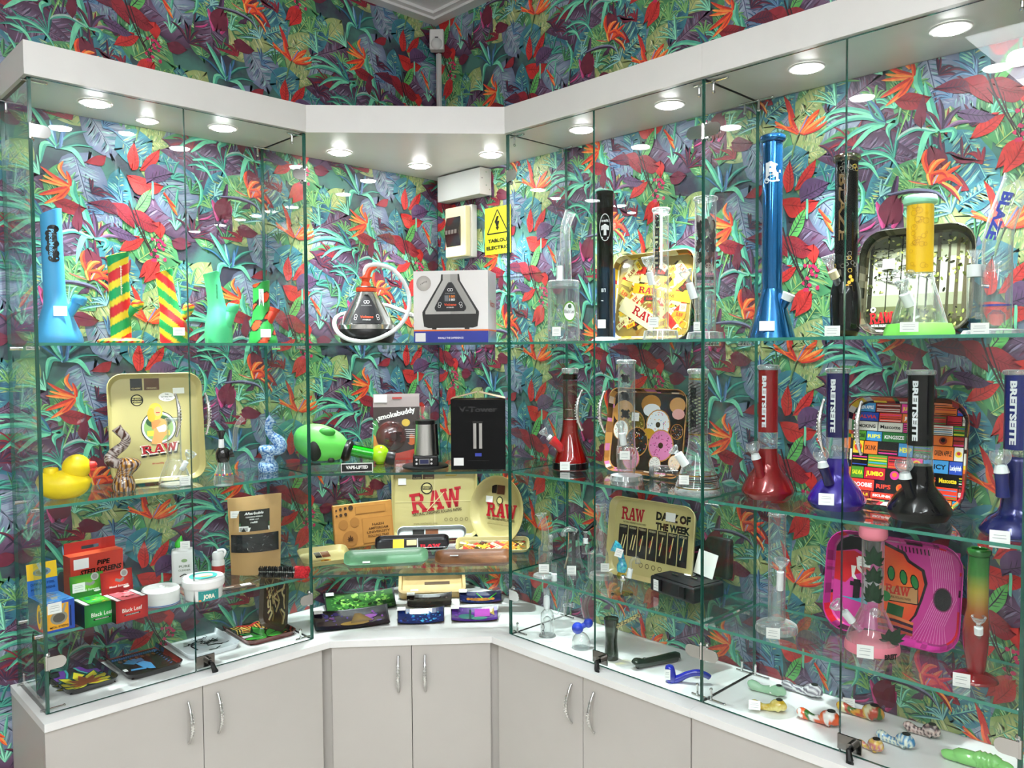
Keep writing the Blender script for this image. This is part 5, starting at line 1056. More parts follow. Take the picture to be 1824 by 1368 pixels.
e = thing('warning_sign', 'yellow electrical hazard sign with lightning triangle on the wall', 'sign', (-.0078, (ya+yb)/2-.012, z0), -math.pi/2); w_ = abs(ya-yb)+.024; h_ = z1-z0
mb = MB(); mb.box((-w_/2, -.002, 0), (w_/2, 0, h_)); mb.obj('plate', mat('sign_yellow', 'e3e02a', .45), e)
p = Print(); 
for a_, b_ in (((-.4, -.06), (.4, -.06)), ((.4, -.06), (0, .44)), ((0, .44), (-.4, -.06))): p.line([(a_[0]*w_, a_[1]*h_), (b_[0]*w_, b_[1]*h_)], .005, '15160c')
p.poly([(-.02*w_, .3*h_), (.06*w_, .3*h_), (.0*w_, .2*h_), (-.12*w_, .17*h_)], '15160c'); p.poly([(-.1*w_, .19*h_), (.08*w_, .2*h_), (.02*w_, .06*h_), (-.02*w_, .06*h_)], '15160c'); p.poly([(-.07*w_, .07*h_), (.07*w_, .07*h_), (0, .0)], '15160c')
p.text('TABLOU', 0, -.21*h_, .07*h_, '15160c', w=.74*w_, bold=.04); p.text('ELECTRIC', 0, -.36*h_, .07*h_, '15160c', w=.86*w_, bold=.04); p.build('sign_print', e, y=-.0024, loc=(0, 0, h_/2))
# motion sensor and conduit in the room corner
P = onx(792, 130, -.012); e = thing('motion_sensor', 'white motion sensor high in the wall corner above a conduit', 'sensor', (-.03, -.045, onx(792, 87, -.03).z), -math.pi/4); hs = onx(792, 50, -.03).z-onx(792, 87, -.03).z; ws = 27*3.2/FPX
SEN = mat('sensor_plastic', 'dddbd8', .4); mb = MB(); mb.box((-ws/2, -.03, 0), (ws/2, .012, hs)); mb.obj('housing', SEN, e, bevel=.006, seg=3); mb = MB(); mb.ball((0, -.026, hs*.28), ws*.42, 16, sc=(1, .5, 1)); mb.obj('lens', mat('sensor_lens', 'cfcfcd', .3), e, smooth=True); mb = MB(); mb.box((-.007, -.0325, hs*.56), (.007, -.03, hs*.6)); mb.obj('led_window', BLACKP, e)
e = thing('conduit', 'thin white cable conduit running down the wall corner', 'conduit', (-.012, -.032, ZF)); mb = MB(); mb.box((-.008, -.009, 0), (.008, .009, onx(792, 87, -.03).z-ZF)); mb.obj('cover', SEN, e, bevel=.002)
# ================================================================== corner, second shelf
it = Item('gas_mask_pipe', 'bright green silicone alien-head pipe with a green acrylic tube', 'pipe', 590, z=ZB, v=832, rb=20)
GS = silicone('bright_green_silicone', '6fe05f'); mb = MB(); n, m = 40, 26; vs = []; fs = []; K = it.s
for j in range(m+1):
    th = math.pi*j/m
    for k in range(n):
        a = 2*math.pi*k/n; x = -47*math.cos(th); r = 34*max(0., math.sin(th))**.8*(1-.25*x/47*.6 if x > 0 else 1); y = r*math.sin(a)*.9; z = r*math.cos(a)
        X_ = x; Z2 = z-x*.16
        if Z2 < -30: Z2 = -30
        vs.append((it.X(573)+X_*K, y*K, (it.Z(789)+Z2*K)))
zmin = min(v[2] for v in vs)
for j in range(m):
    for k in range(n): fs.append((j*n+k, j*n+(k+1) % n, (j+1)*n+(k+1) % n, (j+1)*n+k))
mb.add(vs, fs); mb.obj('head', GS, it.e, smooth=True, ang=80)
DK = mat('dark_hole', '0d140b', .5); it.ball('eye_opening', 562, 798, 17, DK, dp=25, sc=(.75,.45,1.15)); it.ball('brow_opening', 583, 768, 14, silicone('green_shadow_silicone', '3f9a3a'), dp=19, sc=(1.1,.5,.6)); it.ball('nostril', 590, 817, 6, DK, dp=25, sc=(1,.5,.8))  # darker green and near-black balls paint the shade inside the holes
it.tube('collar', [(612,801,0),(620,804,1),(626,806,2)], [17,20,15], BLACKP, seg=24); 
GA = glassmat('green_acrylic', (.10, .80, .12), rim=.5, refl=.06); YA = glassmat('lime_acrylic', (.62, .95, .05), rim=.55, refl=.06)
it.tube('acrylic_tube', [(622,801,2),(640,806,3),(664,811,4)], 11, GA, seg=20, sm=2); it.tube('inner_tube', [(622,801,2),(664,811,4)], 8.5, mat('green_acrylic_core', '22c83a', .2), sm=0); it.ball('acrylic_bulb', 676, 811, 16.5, mat('lime_acrylic_core', 'a8e018', .12, coat=.5), dp=4); it.tube('end_cap', [(688,817,6),(696,819,8),(702,820,9)], [12,13,12], BLACKP, seg=20)
it.lathe('bulb_foot', [(11,838,676),(7,832,676),(8,826,676)], MATS['lime_acrylic_core'], seg=16)
P = onz(580, 839, ZB); q = Item('acrylic_block', 'clear acrylic display block under the green alien-head pipe', 'stand', 578, 842, ZB, rb=14); q.box('block', 540, 826, 612, 842, .05, glassmat('acrylic', (.8, .93, .85), rim=.6, refl=.08), y0=-.03)
q = Item('name_plate', 'small black sign with white lettering beside the alien-head pipe', 'sign', 636, 841, ZB, rb=4); mb = MB(); s_ = q.s; mb.box((-28*s_, 0, 0), (28*s_, .012, 15*s_)); mb.obj('plate', mat('white_edge_plate', 'e9e9e6', .4), q.e)
p = Print(); p.rect(-26.5*s_, -6.5*s_, 26.5*s_, 6.5*s_, '101010'); p.text('VAPE-LIFTED', 0, .8*s_, 5.4*s_, 'f2f2ee', w=39*s_, bold=.05); p.build('sign_print', q.e, y=-.0004, loc=(0, 0, 7.5*s_))
# blister pack
P = onz(704, 822, ZB)+Vector((.03, .03, 0)); sp = dep(P)/FPX; w_, h_ = 82*sp, 118*sp; e = thing('blister_pack', 'clear blister pack with black and red card and a round filter', 'package', P, facing(P)); e.rotation_euler = (-.1, 0, facing(P))
mb = MB(); mb.box((-w_/2, 0, 0), (w_/2, .002, h_)); mb.obj('card', mat('blister_card', '2a1a18', .4), e)
p = Print(); p.rect(-w_*.5, h_*.30, w_*.5, h_*.5, 'a89a98'); p.fan([(-w_*.5, -h_*.5), (w_*.5, -h_*.5), (w_*.5, -h_*.32), (0, -h_*.4), (-w_*.5, -h_*.28)], 'c0352a', 'e0503a'); p.fan([(-w_*.5,-h_*.2),(-w_*.36,-h_*.1),(-w_*.42,h_*.1),(-w_*.5,h_*.1)], '3f9a4a'); p.fan([(-w_*.5, -h_*.38), (-w_*.3, -h_*.3), (-w_*.5, -h_*.1)], 'e08a2a')
p.text('smokebuddy', .0, h_*.20, h_*.075, 'f4f2ee', w=w_*.82, a=.22, bold=.04); p.ell(w_*.32, -h_*.2, w_*.1, h_*.08, 'd86a2a'); p.ell(w_*.2, h_*.06, w_*.09, w_*.08, 'd8b43a'); p.line([(w_*.1, -.0), (w_*.14, -h_*.2)], .004, 'e9e9e6'); p.line([(w_*.26, 0), (w_*.24, -h_*.24)], .010, '0f0d0d')
for k in range(3): a = 2.2+k*.3; p.line([(-w_*.2+w_*.3*math.cos(a), -h_*.1+w_*.3*math.sin(a)), (-w_*.2+w_*.4*math.cos(a), -h_*.1+w_*.4*math.sin(a))], .003, 'f0f0ee')
for k in range(5): p.rect(w_*.16, -h_*.05-k*h_*.03, w_*.4, -h_*.04-k*h_*.03, 'd8d4d0')
p.rect(-w_*.09, h_*.42, w_*.12, h_*.45, 'b3302a'); p.rect(-w_*.48, h_*.37, -w_*.2, h_*.49, 'f2f2f0'); p.build('card_print', e, y=-.0004, loc=(0, 0, h_/2))
mb = MB(); mb.ball((-w_*.12, -.004, h_*.36), w_*.33, 24, sc=(1, .42, 1)); mb.obj('filter', mat('black_gloss_print', '171012', .08, coat=.8, col2='5a1a16', nscale=30), e, smooth=True)
mb = MB(); mb.box((-w_*.49, -.026, .008), (w_*.49, -.0255, h_*.95)); mb.obj('blister_shell', glassmat('clear_film', (.96, .96, .96), rim=.8, refl=.025), e)
# tower vaporizer
it = Item('tower_vaporizer', 'steel and black tower vaporizer on a round black base plate', 'vaporizer', 758, 836, ZB, rb=17)
it.lathe('base_plate', [(38,833.5),(41,831),(41,829),(39,827.5)], BLACKP, seg=40)
for a in (-.9, .9, 2.3, 3.9): it.lathe('foot', [(4,836,758+30*math.sin(a)),(4,832,758+30*math.sin(a))], BLACKP, seg=8, y=-30*it.s*math.cos(a))
mb = MB(); mb.box((it.X(736), -20*it.s, it.Z(829)), (it.X(781), 20*it.s, it.Z(809))); mb.obj('control_block', BLACKP, it.e, bevel=.006, seg=3)
it.lathe('steel_tube', [(20,809),(17.2,755)], STEEL, seg=36, ang=20); it.lathe('top_ring', [(17.4,755),(18,753),(18,748.5),(16,748)], BLACKP); it.lathe('glass_cup', [(9,748),(9.5,726),(10,724)], CLEAR, cap1=False); it.tube('grip', [(777,812,-6),(776,790,-6),(774,756,-6)], 5.5, BLACKP, sm=0)
p = Print(); s_ = it.s; p.rect(-9*s_, -5*s_, 9*s_, 5*s_, '8a8a88'); p.rect(-7.5*s_, -3.6*s_, 7.5*s_, 3.6*s_, '2a2f5a'); 
for a_ in (-13.5, 12.5):
    for b_ in (-3.5, 3.5): p.ell(a_*s_, b_*s_, 2*s_, 2*s_, 'e9e9e6', 8)
p.build('display', it.e, loc=(it.X(756), -20*it.s-.0012, it.Z(819.5)))
# black carton
P = onz(851, 838, ZB); sp = dep(P)/FPX; P = P+Vector((.05, .05, 0)); e = carton('vaporizer_carton', 'black carton with opened brown flaps and two printed white bars', 'box', P, facing(P)-.03, 98*sp, .10, 126*sp, ('0b0b0c', '101011', '101011', '8a7a62'), {'front': lambda p, w_, h_: (p.text('V-Tower', 0, h_*.36, h_*.075, '2a2a2c', w=w_*.7, bold=.03), p.rect(-w_*.09, -h_*.2, -w_*.035, h_*.16, 'a8a5a0'), p.rect(w_*.015, -h_*.2, w_*.07, h_*.16, 'a8a5a0'), p.rect(-w_*.1, h_*.16, w_*.08, h_*.19, '2a2a2a'), p.rect(-w_*.06, -h_*.31, w_*.06, -h_*.265, '3a48a8'), p.rect(-w_*.45, -h_*.44, -w_*.27, -h_*.33, 'f2f2f0'), p.rect(-w_*.2, -h_*.375, w_*.2, -h_*.37, '3a3a3c'))}, m=mat('matt_black_card', vcol=True, rough=.6, spec=.15))
for sx, a_ in ((-1, -.24), (1, .24)):
    mb = MB(); w_ = 98*sp; mb.box((min(0, -sx*w_*.5), -.05, 0), (max(0, -sx*w_*.5), .05, .0015)); o = mb.obj('flap', mat('brown_card', 'a08c70', .7), e); o.location = (sx*w_/2, 0, 126*sp+.0015); o.rotation_euler = (0, a_, 0)
# ================================================================== corner, third shelf
WOOD = mat('bamboo_board', 'b9813f', .45, noise=.12, nscale=22)
def wood_board():
    P = ony(651, 900, -.085); P.z = ZS; sp = dep(P)/FPX; w_, h_ = 112*sp, 78*sp; e = thing('rolling_board', 'carved bamboo rolling board with round wells and a burnt logo', 'tray', P, -.2); e.rotation_euler = (-.16, 0, -.2)
    mb = MB(); mb.box((-w_/2, 0, 0), (w_/2, .018, h_)); mb.obj('board', WOOD, e, bevel=.004, seg=3)
    X = lambda t: (t-.5)*w_; Z_ = lambda t: (1-t)*h_; DW = mat('carved_bamboo', 'a06c32', .5)
    for x0, z0, x1, z1 in ((.36, .08, .88, .26), (.46, .36, .98, .94)): mb = MB(); mb.box((X(x0), -.0008, Z_(z1)), (X(x1), .001, Z_(z0))); o = mb.obj('carved_recess', DW, e); mb = MB(); mb.box((X(x0)+.003, -.0014, Z_(z1)+.003), (X(x1)-.003, 0, Z_(z0)-.003)); mb.obj('recess_floor', mat('recess_bamboo', 'ad7838', .5), o)
    for x, z, r in ((.15, .45, .085), (.34, .42, .085), (.25, .78, .14)): mb = MB(); mb.tube([(X(x), .001, Z_(z)), (X(x), -.001, Z_(z))], r*w_*.9, 20); mb.obj('round_well', DW, e)
    for x, z, r in ((.05,.12,.02),(.12,.1,.03),(.2,.09,.03),(.05,.24,.02),(.12,.23,.03),(.2,.22,.03),(.29,.09,.05)): mb = MB(); mb.tube([(X(x), .001, Z_(z)), (X(x), -.0012, Z_(z))], r*w_*.8, 12); mb.obj('peg_hole', mat('burnt_wood', '3a2412', .7), e)
    p = Print(); leaf_shape(p, X(.25), Z_(.82), h_*.13, '4a2c12'); p.build('burnt_leaf', e, y=-.0018); p = Print()
    for k, ww in enumerate((.2, .34, .4, .36)): p.text(('HASH', 'AMSTERDAM', 'UNIVERSITY', 'ROLLING TRAY')[k], X(.73), Z_(.52+k*.085), h_*.05, '5a3818', w=ww*w_, bold=.03)
    p.build('burnt_lettering', e, y=-.0018)
wood_board()
def d_raw_big(p, w_, h_):
    p.rect(-w_*.28, h_*.34, -w_*.16, h_*.52, '1b1a18'); p.rect(-w_*.145, h_*.34, 0, h_*.52, '54301f'); p.text('CLASSIC', -w_*.22, h_*.36, h_*.02, 'cdbf8a', w=w_*.1); p.text('ORGANIC', -w_*.07, h_*.36, h_*.02, 'cdbf8a', w=w_*.11); p.rect(w_*.14, h_*.38, w_*.28, h_*.5, 'b39a3a'); p.rect(w_*.15, h_*.4, w_*.27, h_*.48, 'cdbf7a')
    p.ell(-w_*.1, h_*.2, w_*.075, w_*.075, '17150f'); p.ell(-w_*.1, h_*.2, w_*.06, w_*.06, 'c9be80'); p.rect(-w_*.155, h_*.18, -w_*.045, h_*.23, '17150f'); p.text('PUREST', -w_*.1, h_*.205, h_*.03, 'c9be80', w=w_*.09)
    p.raw(w_*.02, h_*.02, h_*.30, w_*.66, 'b3202c', .14); p.line([(w_*.0, h_*.5), (w_*.0, -h_*.5)], .0012, 'e9e0b0'); p.line([(-w_*.5, -h_*.0), (w_*.5, 0)], .0015, 'dfd6a0'); p.line([(-w_*.1, -h_*.14), (w_*.12, h_*.14)], .003, 'd8cf98')
    p.text('NATURAL UNREFINED ROLLING PAPERS', w_*.03, -h_*.16, h_*.042, '3f3820', w=w_*.62, a=.1); p.text('www.rawthentic.com', -w_*.12, -h_*.33, h_*.03, '8a8050', w=w_*.3)
    for k in range(5): p.ring(w_*(.14+.065*k), -h_*.28, w_*.022, .002, '6f6640', 10)
    p.rect(-w_*.46, h_*.26, -w_*.36, h_*.36, 'eeeeec')
P = onz(769, 962, ZS)+Vector((.032, .018, 0)); sp = dep(P)/FPX; e = tray('rolling_tray', 'large cream tray with red lettering leaning in the shelf corner', P, facing(P), .13, 152*sp, 128*sp, .02, .03, CREAM, d_raw_big)
# oval plate
P = onx(884, 900, -.075); P.z = ZS; sp = dep(P)/FPX; w_, h_ = 116*sp, 124*sp; e = thing('rolling_tray', 'round cream tray with red lettering standing beside the large tray', 'tray', P); e.rotation_euler = (-.14, 0, facing(P)-.62)
mb = MB(); vs = []; fs = []; n = 40
RG = [(.60, .001), (.72, 0), (.80, -.004), (.93, -.020), (1., -.022), (1.0, -.019), (.84, .002), (.6, .003)]
for f, y in RG:
    for i in range(n): a = 2*math.pi*i/n; vs.append((w_/2*f*math.cos(a), y, h_/2+h_/2*f*math.sin(a)))
for k in range(len(RG)-1):
    for i in range(n): fs.append((k*n+i, k*n+(i+1) % n, (k+1)*n+(i+1) % n, (k+1)*n+i))
fs.append(list(range(n))); fs.append([(len(RG)-1)*n+i for i in range(n)][::-1]); mb.add(vs, fs); mb.obj('tray_body', CREAM, e, smooth=True, ang=50)
p = Print(); p.rect(-w_*.16, h_*.24, -w_*.07, h_*.36, '1b1a18'); p.rect(-w_*.06, h_*.23, w_*.08, h_*.36, '54301f'); p.ell(-w_*.0, h_*.14, w_*.06, h_*.06, '17150f'); p.ell(0, h_*.14, w_*.045, h_*.045, 'c9be80'); p.rect(-w_*.26, h_*.1, -w_*.13, h_*.19, 'eeeeec'); p.raw(w_*.05, h_*.0, h_*.2, w_*.56, 'a8202c'); p.text('NATURAL UNREFINED ROLLING PAPERS', w_*.06, -h_*.13, h_*.03, '4a4228', w=w_*.5); p.text('www.rawthentic.com', 0, -h_*.2, h_*.02, '8a8050', w=w_*.4); p.build('printed_design', e, y=-.0012, loc=(0, 0, h_/2), m=PRINTG)
# small trays: lying with their far side raised
def small_tray(label, u0, v0, u1, v1, z, m, design, asp=.5, depth=.018, rc=.025, rzo=0., lean=1.52, group=None, inset=.6):
    uc = (u0+u1)/2; P = onz(uc, v1, z); sp = dep(P)/FPX; w_ = (u1-u0)*sp; rz = facing(P)+rzo
    return tray('small_tray', label, P+Vector((0, 0, .001)), rz, lean, w_, w_*asp, depth, rc, m, design, inset=inset, z0=.001+depth*math.cos(lean) if lean > 1 else .002)
SIL = mat('silver_tray', '9a9e9d', .35, .8)
small_tray('silver metal tray with black and brown bands in front of the large tray', 708, 943, 831, 963, ZS, SIL, lambda p, w_, h_: (p.rect(-w_*.3, -h_*.5, -w_*.12, h_*.5, '1b1a18'), p.rect(-w_*.1, -h_*.5, w_*.1, h_*.5, '6a3d24'), p.rect(-w_*.32, -h_*.4, -w_*.16, -h_*.2, 'e9e9e6')), .2, lean=.62, depth=.014)
small_tray('glossy black tray with yellow band between the silver and green trays', 668, 962, 801, 984, ZS, BLKT, lambda p, w_, h_: (p.rect(-w_*.28, -h_*.5, -w_*.12, h_*.5, 'e0b83a'), p.rect(-w_*.08, -h_*.1, w_*.06, h_*.4, 'b9a87a'), p.rect(w_*.07, -h_*.5, w_*.08, h_*.5, 'e9e9e6'), p.raw(w_*.26, -h_*.2, h_*.3, w_*.3)), .32, lean=1.2, depth=.014)
def d_collage(seed, cols, n=60, txt=None, sz=(.06, .2), bg='6f6238'):
    def f(p, w_, h_):
        r_ = random.Random(seed); p.rect(-w_/2, -h_/2, w_/2, h_/2, bg)
        for k in range(n):
            a = r_.uniform(-.9, .9); ww, hh = r_.uniform(*sz)*w_, r_.uniform(.04, .1)*w_; R_ = math.hypot(ww, hh)/2
            x, z = r_.uniform(-w_/2+R_*.9, w_/2-R_*.9), r_.uniform(-h_/2+min(R_, h_*.45)*.9, h_/2-min(R_, h_*.45)*.9); c = r_.choice(cols); p.rect(x-ww/2, z-hh/2, x+ww/2, z+hh/2, c, a)
            if txt and r_.random() < .7: p.raw(x, z, hh*.55, ww*.6, r_.choice(txt), a)
    return f
CC = ['d8cf8a', 'e0d8a0', 'b9a84a', '8a6a2a', 'd8862a', 'c2352a', '3a2c1c', 'e9e3c0', 'e0b82a']
small_tray('patterned tray of mixed cigarette papers beside the black tray', 811, 962, 944, 988, ZS, CREAM, d_collage(4, CC, 70, ['a8202c', '5a1a16']), .34, lean=1.22, depth=.014)
small_tray('small cream tray with black and brown bands near the glass edge', 541, 968, 632, 1009, ZS, CREAM, lambda p, w_, h_: (p.rect(-w_*.18, h_*.05, -w_*.04, h_*.5, '1b1a18'), p.rect(-w_*.03, h_*.05, w_*.16, h_*.5, '6a3d24'), p.ell(0, -h_*.22, w_*.12, h_*.12, 'b3842a'), p.ell(w_*.02, -h_*.2, w_*.06, h_*.06, '7a4a1a')), .7, rzo=.25, lean=1.36)
GD = mat('green_lacquer_wood', '5f8a68', .3, coat=.3); small_tray('long green lacquered wooden dish without print', 613, 985, 764, 1015, ZS, GD, None, .36, .020, .03, inset=1.0, lean=1.3); 
e = bpy.data.objects[[o.name for o in bpy.data.objects if o.get('label', '').startswith('long green lacq')][0]]; tag_on(e, -.07, .05, .026, .014, -.004)
e = small_tray('long brown wooden dish beside the green lacquered dish', 774, 984, 914, 1014, ZS, mat('walnut_dish', '8a5a35', .4, noise=.3, nscale=16, coat=.2), None, .36, .020, .03, inset=1.0, lean=1.3); tag_on(e, -.07, .09, .03, .014, -.004)
# worktop of the corner: bamboo tray and six printed metal trays
it = Item('bamboo_tray', 'deep pale bamboo tray with a slot, at the back of the corner worktop', 'tray', 770, 1067, ZC, rb=0); s_ = it.s; BW = mat('pale_bamboo', 'c2a36a', .45, noise=.15, nscale=18)
it.e.rotation_euler = (-1.12, 0, it.rz); 
mb = MB(); w_, h_ = 120*s_, 66*s_; n = len(rr_pts(1, 1, .1)); rg = [(0, .03), (0, 0), (.012, 0), (.016, .016)]
vs = [(x*(1-2*i/w_), y-.031, (z-h_/2)*(1-2*i/h_)+h_/2+.003) for i, y in rg for x, z in rr_pts(w_, h_, .025-i*.5)]; fs = [(k*n+i, k*n+(i+1) % n, (k+1)*n+(i+1) % n, (k+1)*n+i) for k in range(3) for i in range(n)]+[[3*n+i for i in range(n)], [i for i in range(n)][::-1]]
mb.add(vs, fs); mb.obj('tray_body', BW, it.e, smooth=True, ang=40); mb = MB(); mb.box((-.03, -.0165, h_*.5-.008), (.07, -.0145, h_*.5+.008)); mb.obj('slot', mat('dark_slot', '4a3216', .6), it.e); tag_on(it.e, -.07, .03, .03, .02, -.0165)
def sushi(label, u0, v0, u1, v1, design, rzo=0., base='15121a'):
    uc = (u0+u1)/2; P = onz(uc, v1, ZC); sp = dep(P)/FPX; w_ = (u1-u0)*sp; el = math.atan2(CAM.z-ZC, (P-CAM).length); h_ = (v1-v0)*sp/math.sin(el+.30)
    e = thing('printed_tray', label, 'tray', P+Vector((0, 0, .002)), facing(P)+rzo); e.rotation_euler = (-(math.pi/2-.30), 0, facing(P)+rzo)
    mb = MB(); NX_, NZ_ = 14, 6; vs = []; fs = []
    def cur(x, z, k=0.): t = x/(w_/2); q = z/h_; return (x, -(.008*abs(t)**2.5+.007*(abs(2*q-1))**3)+.004-k, z)
    for s2 in (0, 1):
        for j in range(NZ_+1):
            for i in range(NX_+1): q = cur((i/NX_-.5)*w_*(1+.05*(j/NZ_-.5)), j/NZ_*h_); vs.append((q[0], q[1]+s2*.0015, q[2]))
    M_ = (NX_+1)*(NZ_+1)
    for j in range(NZ_):
        for i in range(NX_): q = j*(NX_+1)+i; fs += [(q, q+1, q+NX_+2, q+NX_+1), (M_+q+NX_+1, M_+q+NX_+2, M_+q+1, M_+q)]
    mb.add(vs, fs); mb.obj('tray_body', mat('tray_base_'+base, base, .3, coat=.3), e, smooth=True)
    p = Print(); design(p, w_, h_); p.build('printed_design', e, fn=lambda x, z, k: cur(x*.96, (z+h_/2)*.94+h_*.03, .0005+k), m=PRINTG); tag_on(e, -w_*.42, h_*.9, .03, .022, -.012); return e
def d_blob(bg, blobs, seed, n=70, big=None):
    def f(p, w_, h_):
        r_ = random.Random(seed); NX_ = 12
        for i in range(NX_):
            for j in range(4): p.rect((i/NX_-.5)*w_, (j/4-.5)*h_, ((i+1)/NX_-.5)*w_, ((j+1)/4-.5)*h_, bg); p.k -= 1
        p.k += 1
        for k in range(n): rx = r_.uniform(.015, .05)*w_; p.ell(r_.uniform(-.44, .44)*w_, r_.uniform(-.38, .42)*h_, rx, rx*r_.uniform(.4, .9), r_.choice(blobs), 7, r_.uniform(0, 3))
        if big: big(p, w_, h_)
    return f
sushi('printed tray covered in small green leaves', 582, 1057, 708, 1090, d_blob('2f5a2c', ['4f8a3a', '6fae4a', '1f3f1c', '3f7a34', '8fc05a'], 1, 150), .1)
sushi('dark brown printed tray with faint city shapes', 725, 1061, 805, 1083, d_blob('241c1c', ['3a2e2c', '150f10', '4a3a38', '2c2022'], 2, 40))
sushi('navy printed tray with orange rocks and green light streaks', 818, 1056, 894, 1076, d_blob('1a2048', ['20285a', '2f3f7a'], 3, 20, lambda p, w_, h_: (p.ell(0, -h_*.12, w_*.3, h_*.14, '8a5a2a'), [p.ell((k/7-.5)*w_*.6, -h_*.1, w_*.05, h_*.12, 'b0702a', 8) for k in range(8)], p.line([(-w_*.1, h_*.4), (w_*.05, 0)], .004, '4fae3a'), p.line([(w_*.4, h_*.35), (w_*.2, -h_*.1)], .006, '3f9a3a'))))
sushi('black printed tray with a brown mushroom under a purple sky', 562, 1088, 697, 1121, d_blob('1b1420', ['3a2a6a', '4a3a8a', '241a3a', '6f3a8a'], 4, 40, lambda p, w_, h_: (p.ell(w_*.04, -h_*.2, w_*.2, h_*.12, '8a6a2a'), p.fan([(-w_*.02, -h_*.2), (w_*.06, h_*.32), (w_*.14, h_*.3), (w_*.3, -h_*.15)], '5a4420', '7a5f2a'), p.ell(w_*.26, h_*.1, w_*.1, h_*.1, '8a4a9a'))), .12)
sushi('deep blue printed tray with a glowing cyan skyline', 708, 1087, 792, 1113, d_blob('16265a', ['1f3a8a', '2f6fb0', '3fa8d0', '142048', '2a4aa0'], 5, 70))
sushi('purple printed tray with teal mushrooms', 803, 1085, 888, 1109, d_blob('4a2a7a', ['6a3a9a', '8a4aa8', '35206a'], 6, 30, lambda p, w_, h_: (p.rect(0, -h_*.1, w_*.34, h_*.42, 'b04ab0'), p.ell(-w_*.18, -h_*.08, w_*.17, h_*.2, '1f6a6a'), p.ell(w_*.1, -h_*.22, w_*.18, h_*.14, '2a7a72'), p.line([(-w_*.1, h_*.4), (-w_*.1, -h_*.3)], .008, '15403f'), p.fan([(w_*.42, h_*.45), (w_*.3, h_*.2), (w_*.44, -h_*.1)], 'a8904a'))))
# ================================================================== right showcases: helpers
def wall_tray(label, u0, u1, vt, z, dbase, m, design, lean=.14, depth=.022, rc=.04, vm=None, rzo=0., border=None):
    """tray standing parallel to the right wall; u0,u1 = its sides, vt = top edge at its middle"""
    vm = vm or 700; a = onx(u0, vm, -dbase+.02); b = onx(u1, vm, -dbase+.02); y = (a.y+b.y)/2; w_ = abs(a.y-b.y); uc, _ = projpx((-dbase+.03, y, z)); h_ = zat(vt, (-dbase+.03, y))-z
    return tray('rolling_tray', label, Vector((-dbase, y, z)), -math.pi/2+rzo, lean, w_, h_/math.cos(lean), depth, rc, m, design, border=border)
def rim(it, r, v, m=None, u=None, k=1.14, h=7): it.lathe('rim', [(r,v+h,u or it.u0),(r*k,v+h*.75,u or it.u0),(r*k,v+h*.2,u or it.u0),(r*.98,v,u or it.u0),(r*.8,v+.5,u or it.u0),(r*.8,v+h,u or it.u0)], m or THICK, cap0=False, cap1=False, sm=2)
def flange(it, r, v0, v1, m=None, u=None): it.lathe('base', [(r*.97,v0,u or it.u0),(r,v0-2,u or it.u0),(r*.92,v1+2,u or it.u0),(r*.45,v1,u or it.u0)], m or THICK)
# ---------------------------------------------------------------- R1 top shelf
it = Item('water_pipe', 'clear glass beer-mug shaped pipe with a green round label', 'pipe', 1004, z=ZA, unit='R', d=.16)
it.lathe('mug', [(27,611),(28,607),(28,590),(28,520),(28,502),(26,500),(25,502),(25,512)], CLEAR, cap1=False); it.lathe('mug_base', [(27,611),(27.5,606),(26,604)], THICK); it.lathe('mug_lid', [(27,512),(27,503),(10,502)], THICK)
r_ = random.Random(3)
for k in range(26): a = r_.uniform(-1.5, 1.5); it.ball('mug_bump', 1004+27*math.sin(a), r_.uniform(530, 600), r_.uniform(3, 4.5), CLEAR, dp=26*math.cos(a), sc=(1, .4, 1), seg=8)
it.tube('neck', [(1010,504,0),(1009,470,0),(1007,430,0),(1008,405,0),(1013,388,0),(1017,377,0)], [9,9,9,9,9,10], CLEAR, seg=18, cap=False); it.tube('joint', [(997,500,4),(997,474,4)], 5.5, FROST, sm=0); it.tube('bowl', [(997,474,4),(997,464,4),(997,456,4),(997,446,4)], [4,6,8,9], CLEAR, cap=False)
p = Print(); s_ = it.s; p.ell(0, 0, 12.5*s_, 18*s_, '5f9a3a', 24); p.ell(0, 0, 10.5*s_, 15*s_, 'f0f2ee', 24); p.ell(0, 9*s_, 3.5*s_, 4*s_, '3f5a3a', 10); p.text('Black Leaf', 0, 0, 6*s_, '1a1a1a', w=19*s_, bold=.01); 
p.mb.v = [(v[0]+11*s_, v[1], v[2]) for v in p.mb.v]; it.wrap(p, 'label', 1004, 556, 28.4, off=.001); it.tag(984, 583, 999, 599, 27)
it = Item('water_pipe', 'tall straight glossy black tube pipe with a white bird emblem', 'pipe', 1078, z=ZA, unit='R', d=.12)
BG = mat('black_glass_gloss', '050506', .08, coat=.0, spec=.4)
it.lathe('tube', [(15,610),(15,600),(14.5,596),(14.5,346),(15.5,344),(15.5,341.5),(13,341)], BG, seg=32); it.lathe('base', [(25,611.5),(26,608),(20,602),(15,600)], mat('grey_foot', '8f9a9a', .2), seg=28)
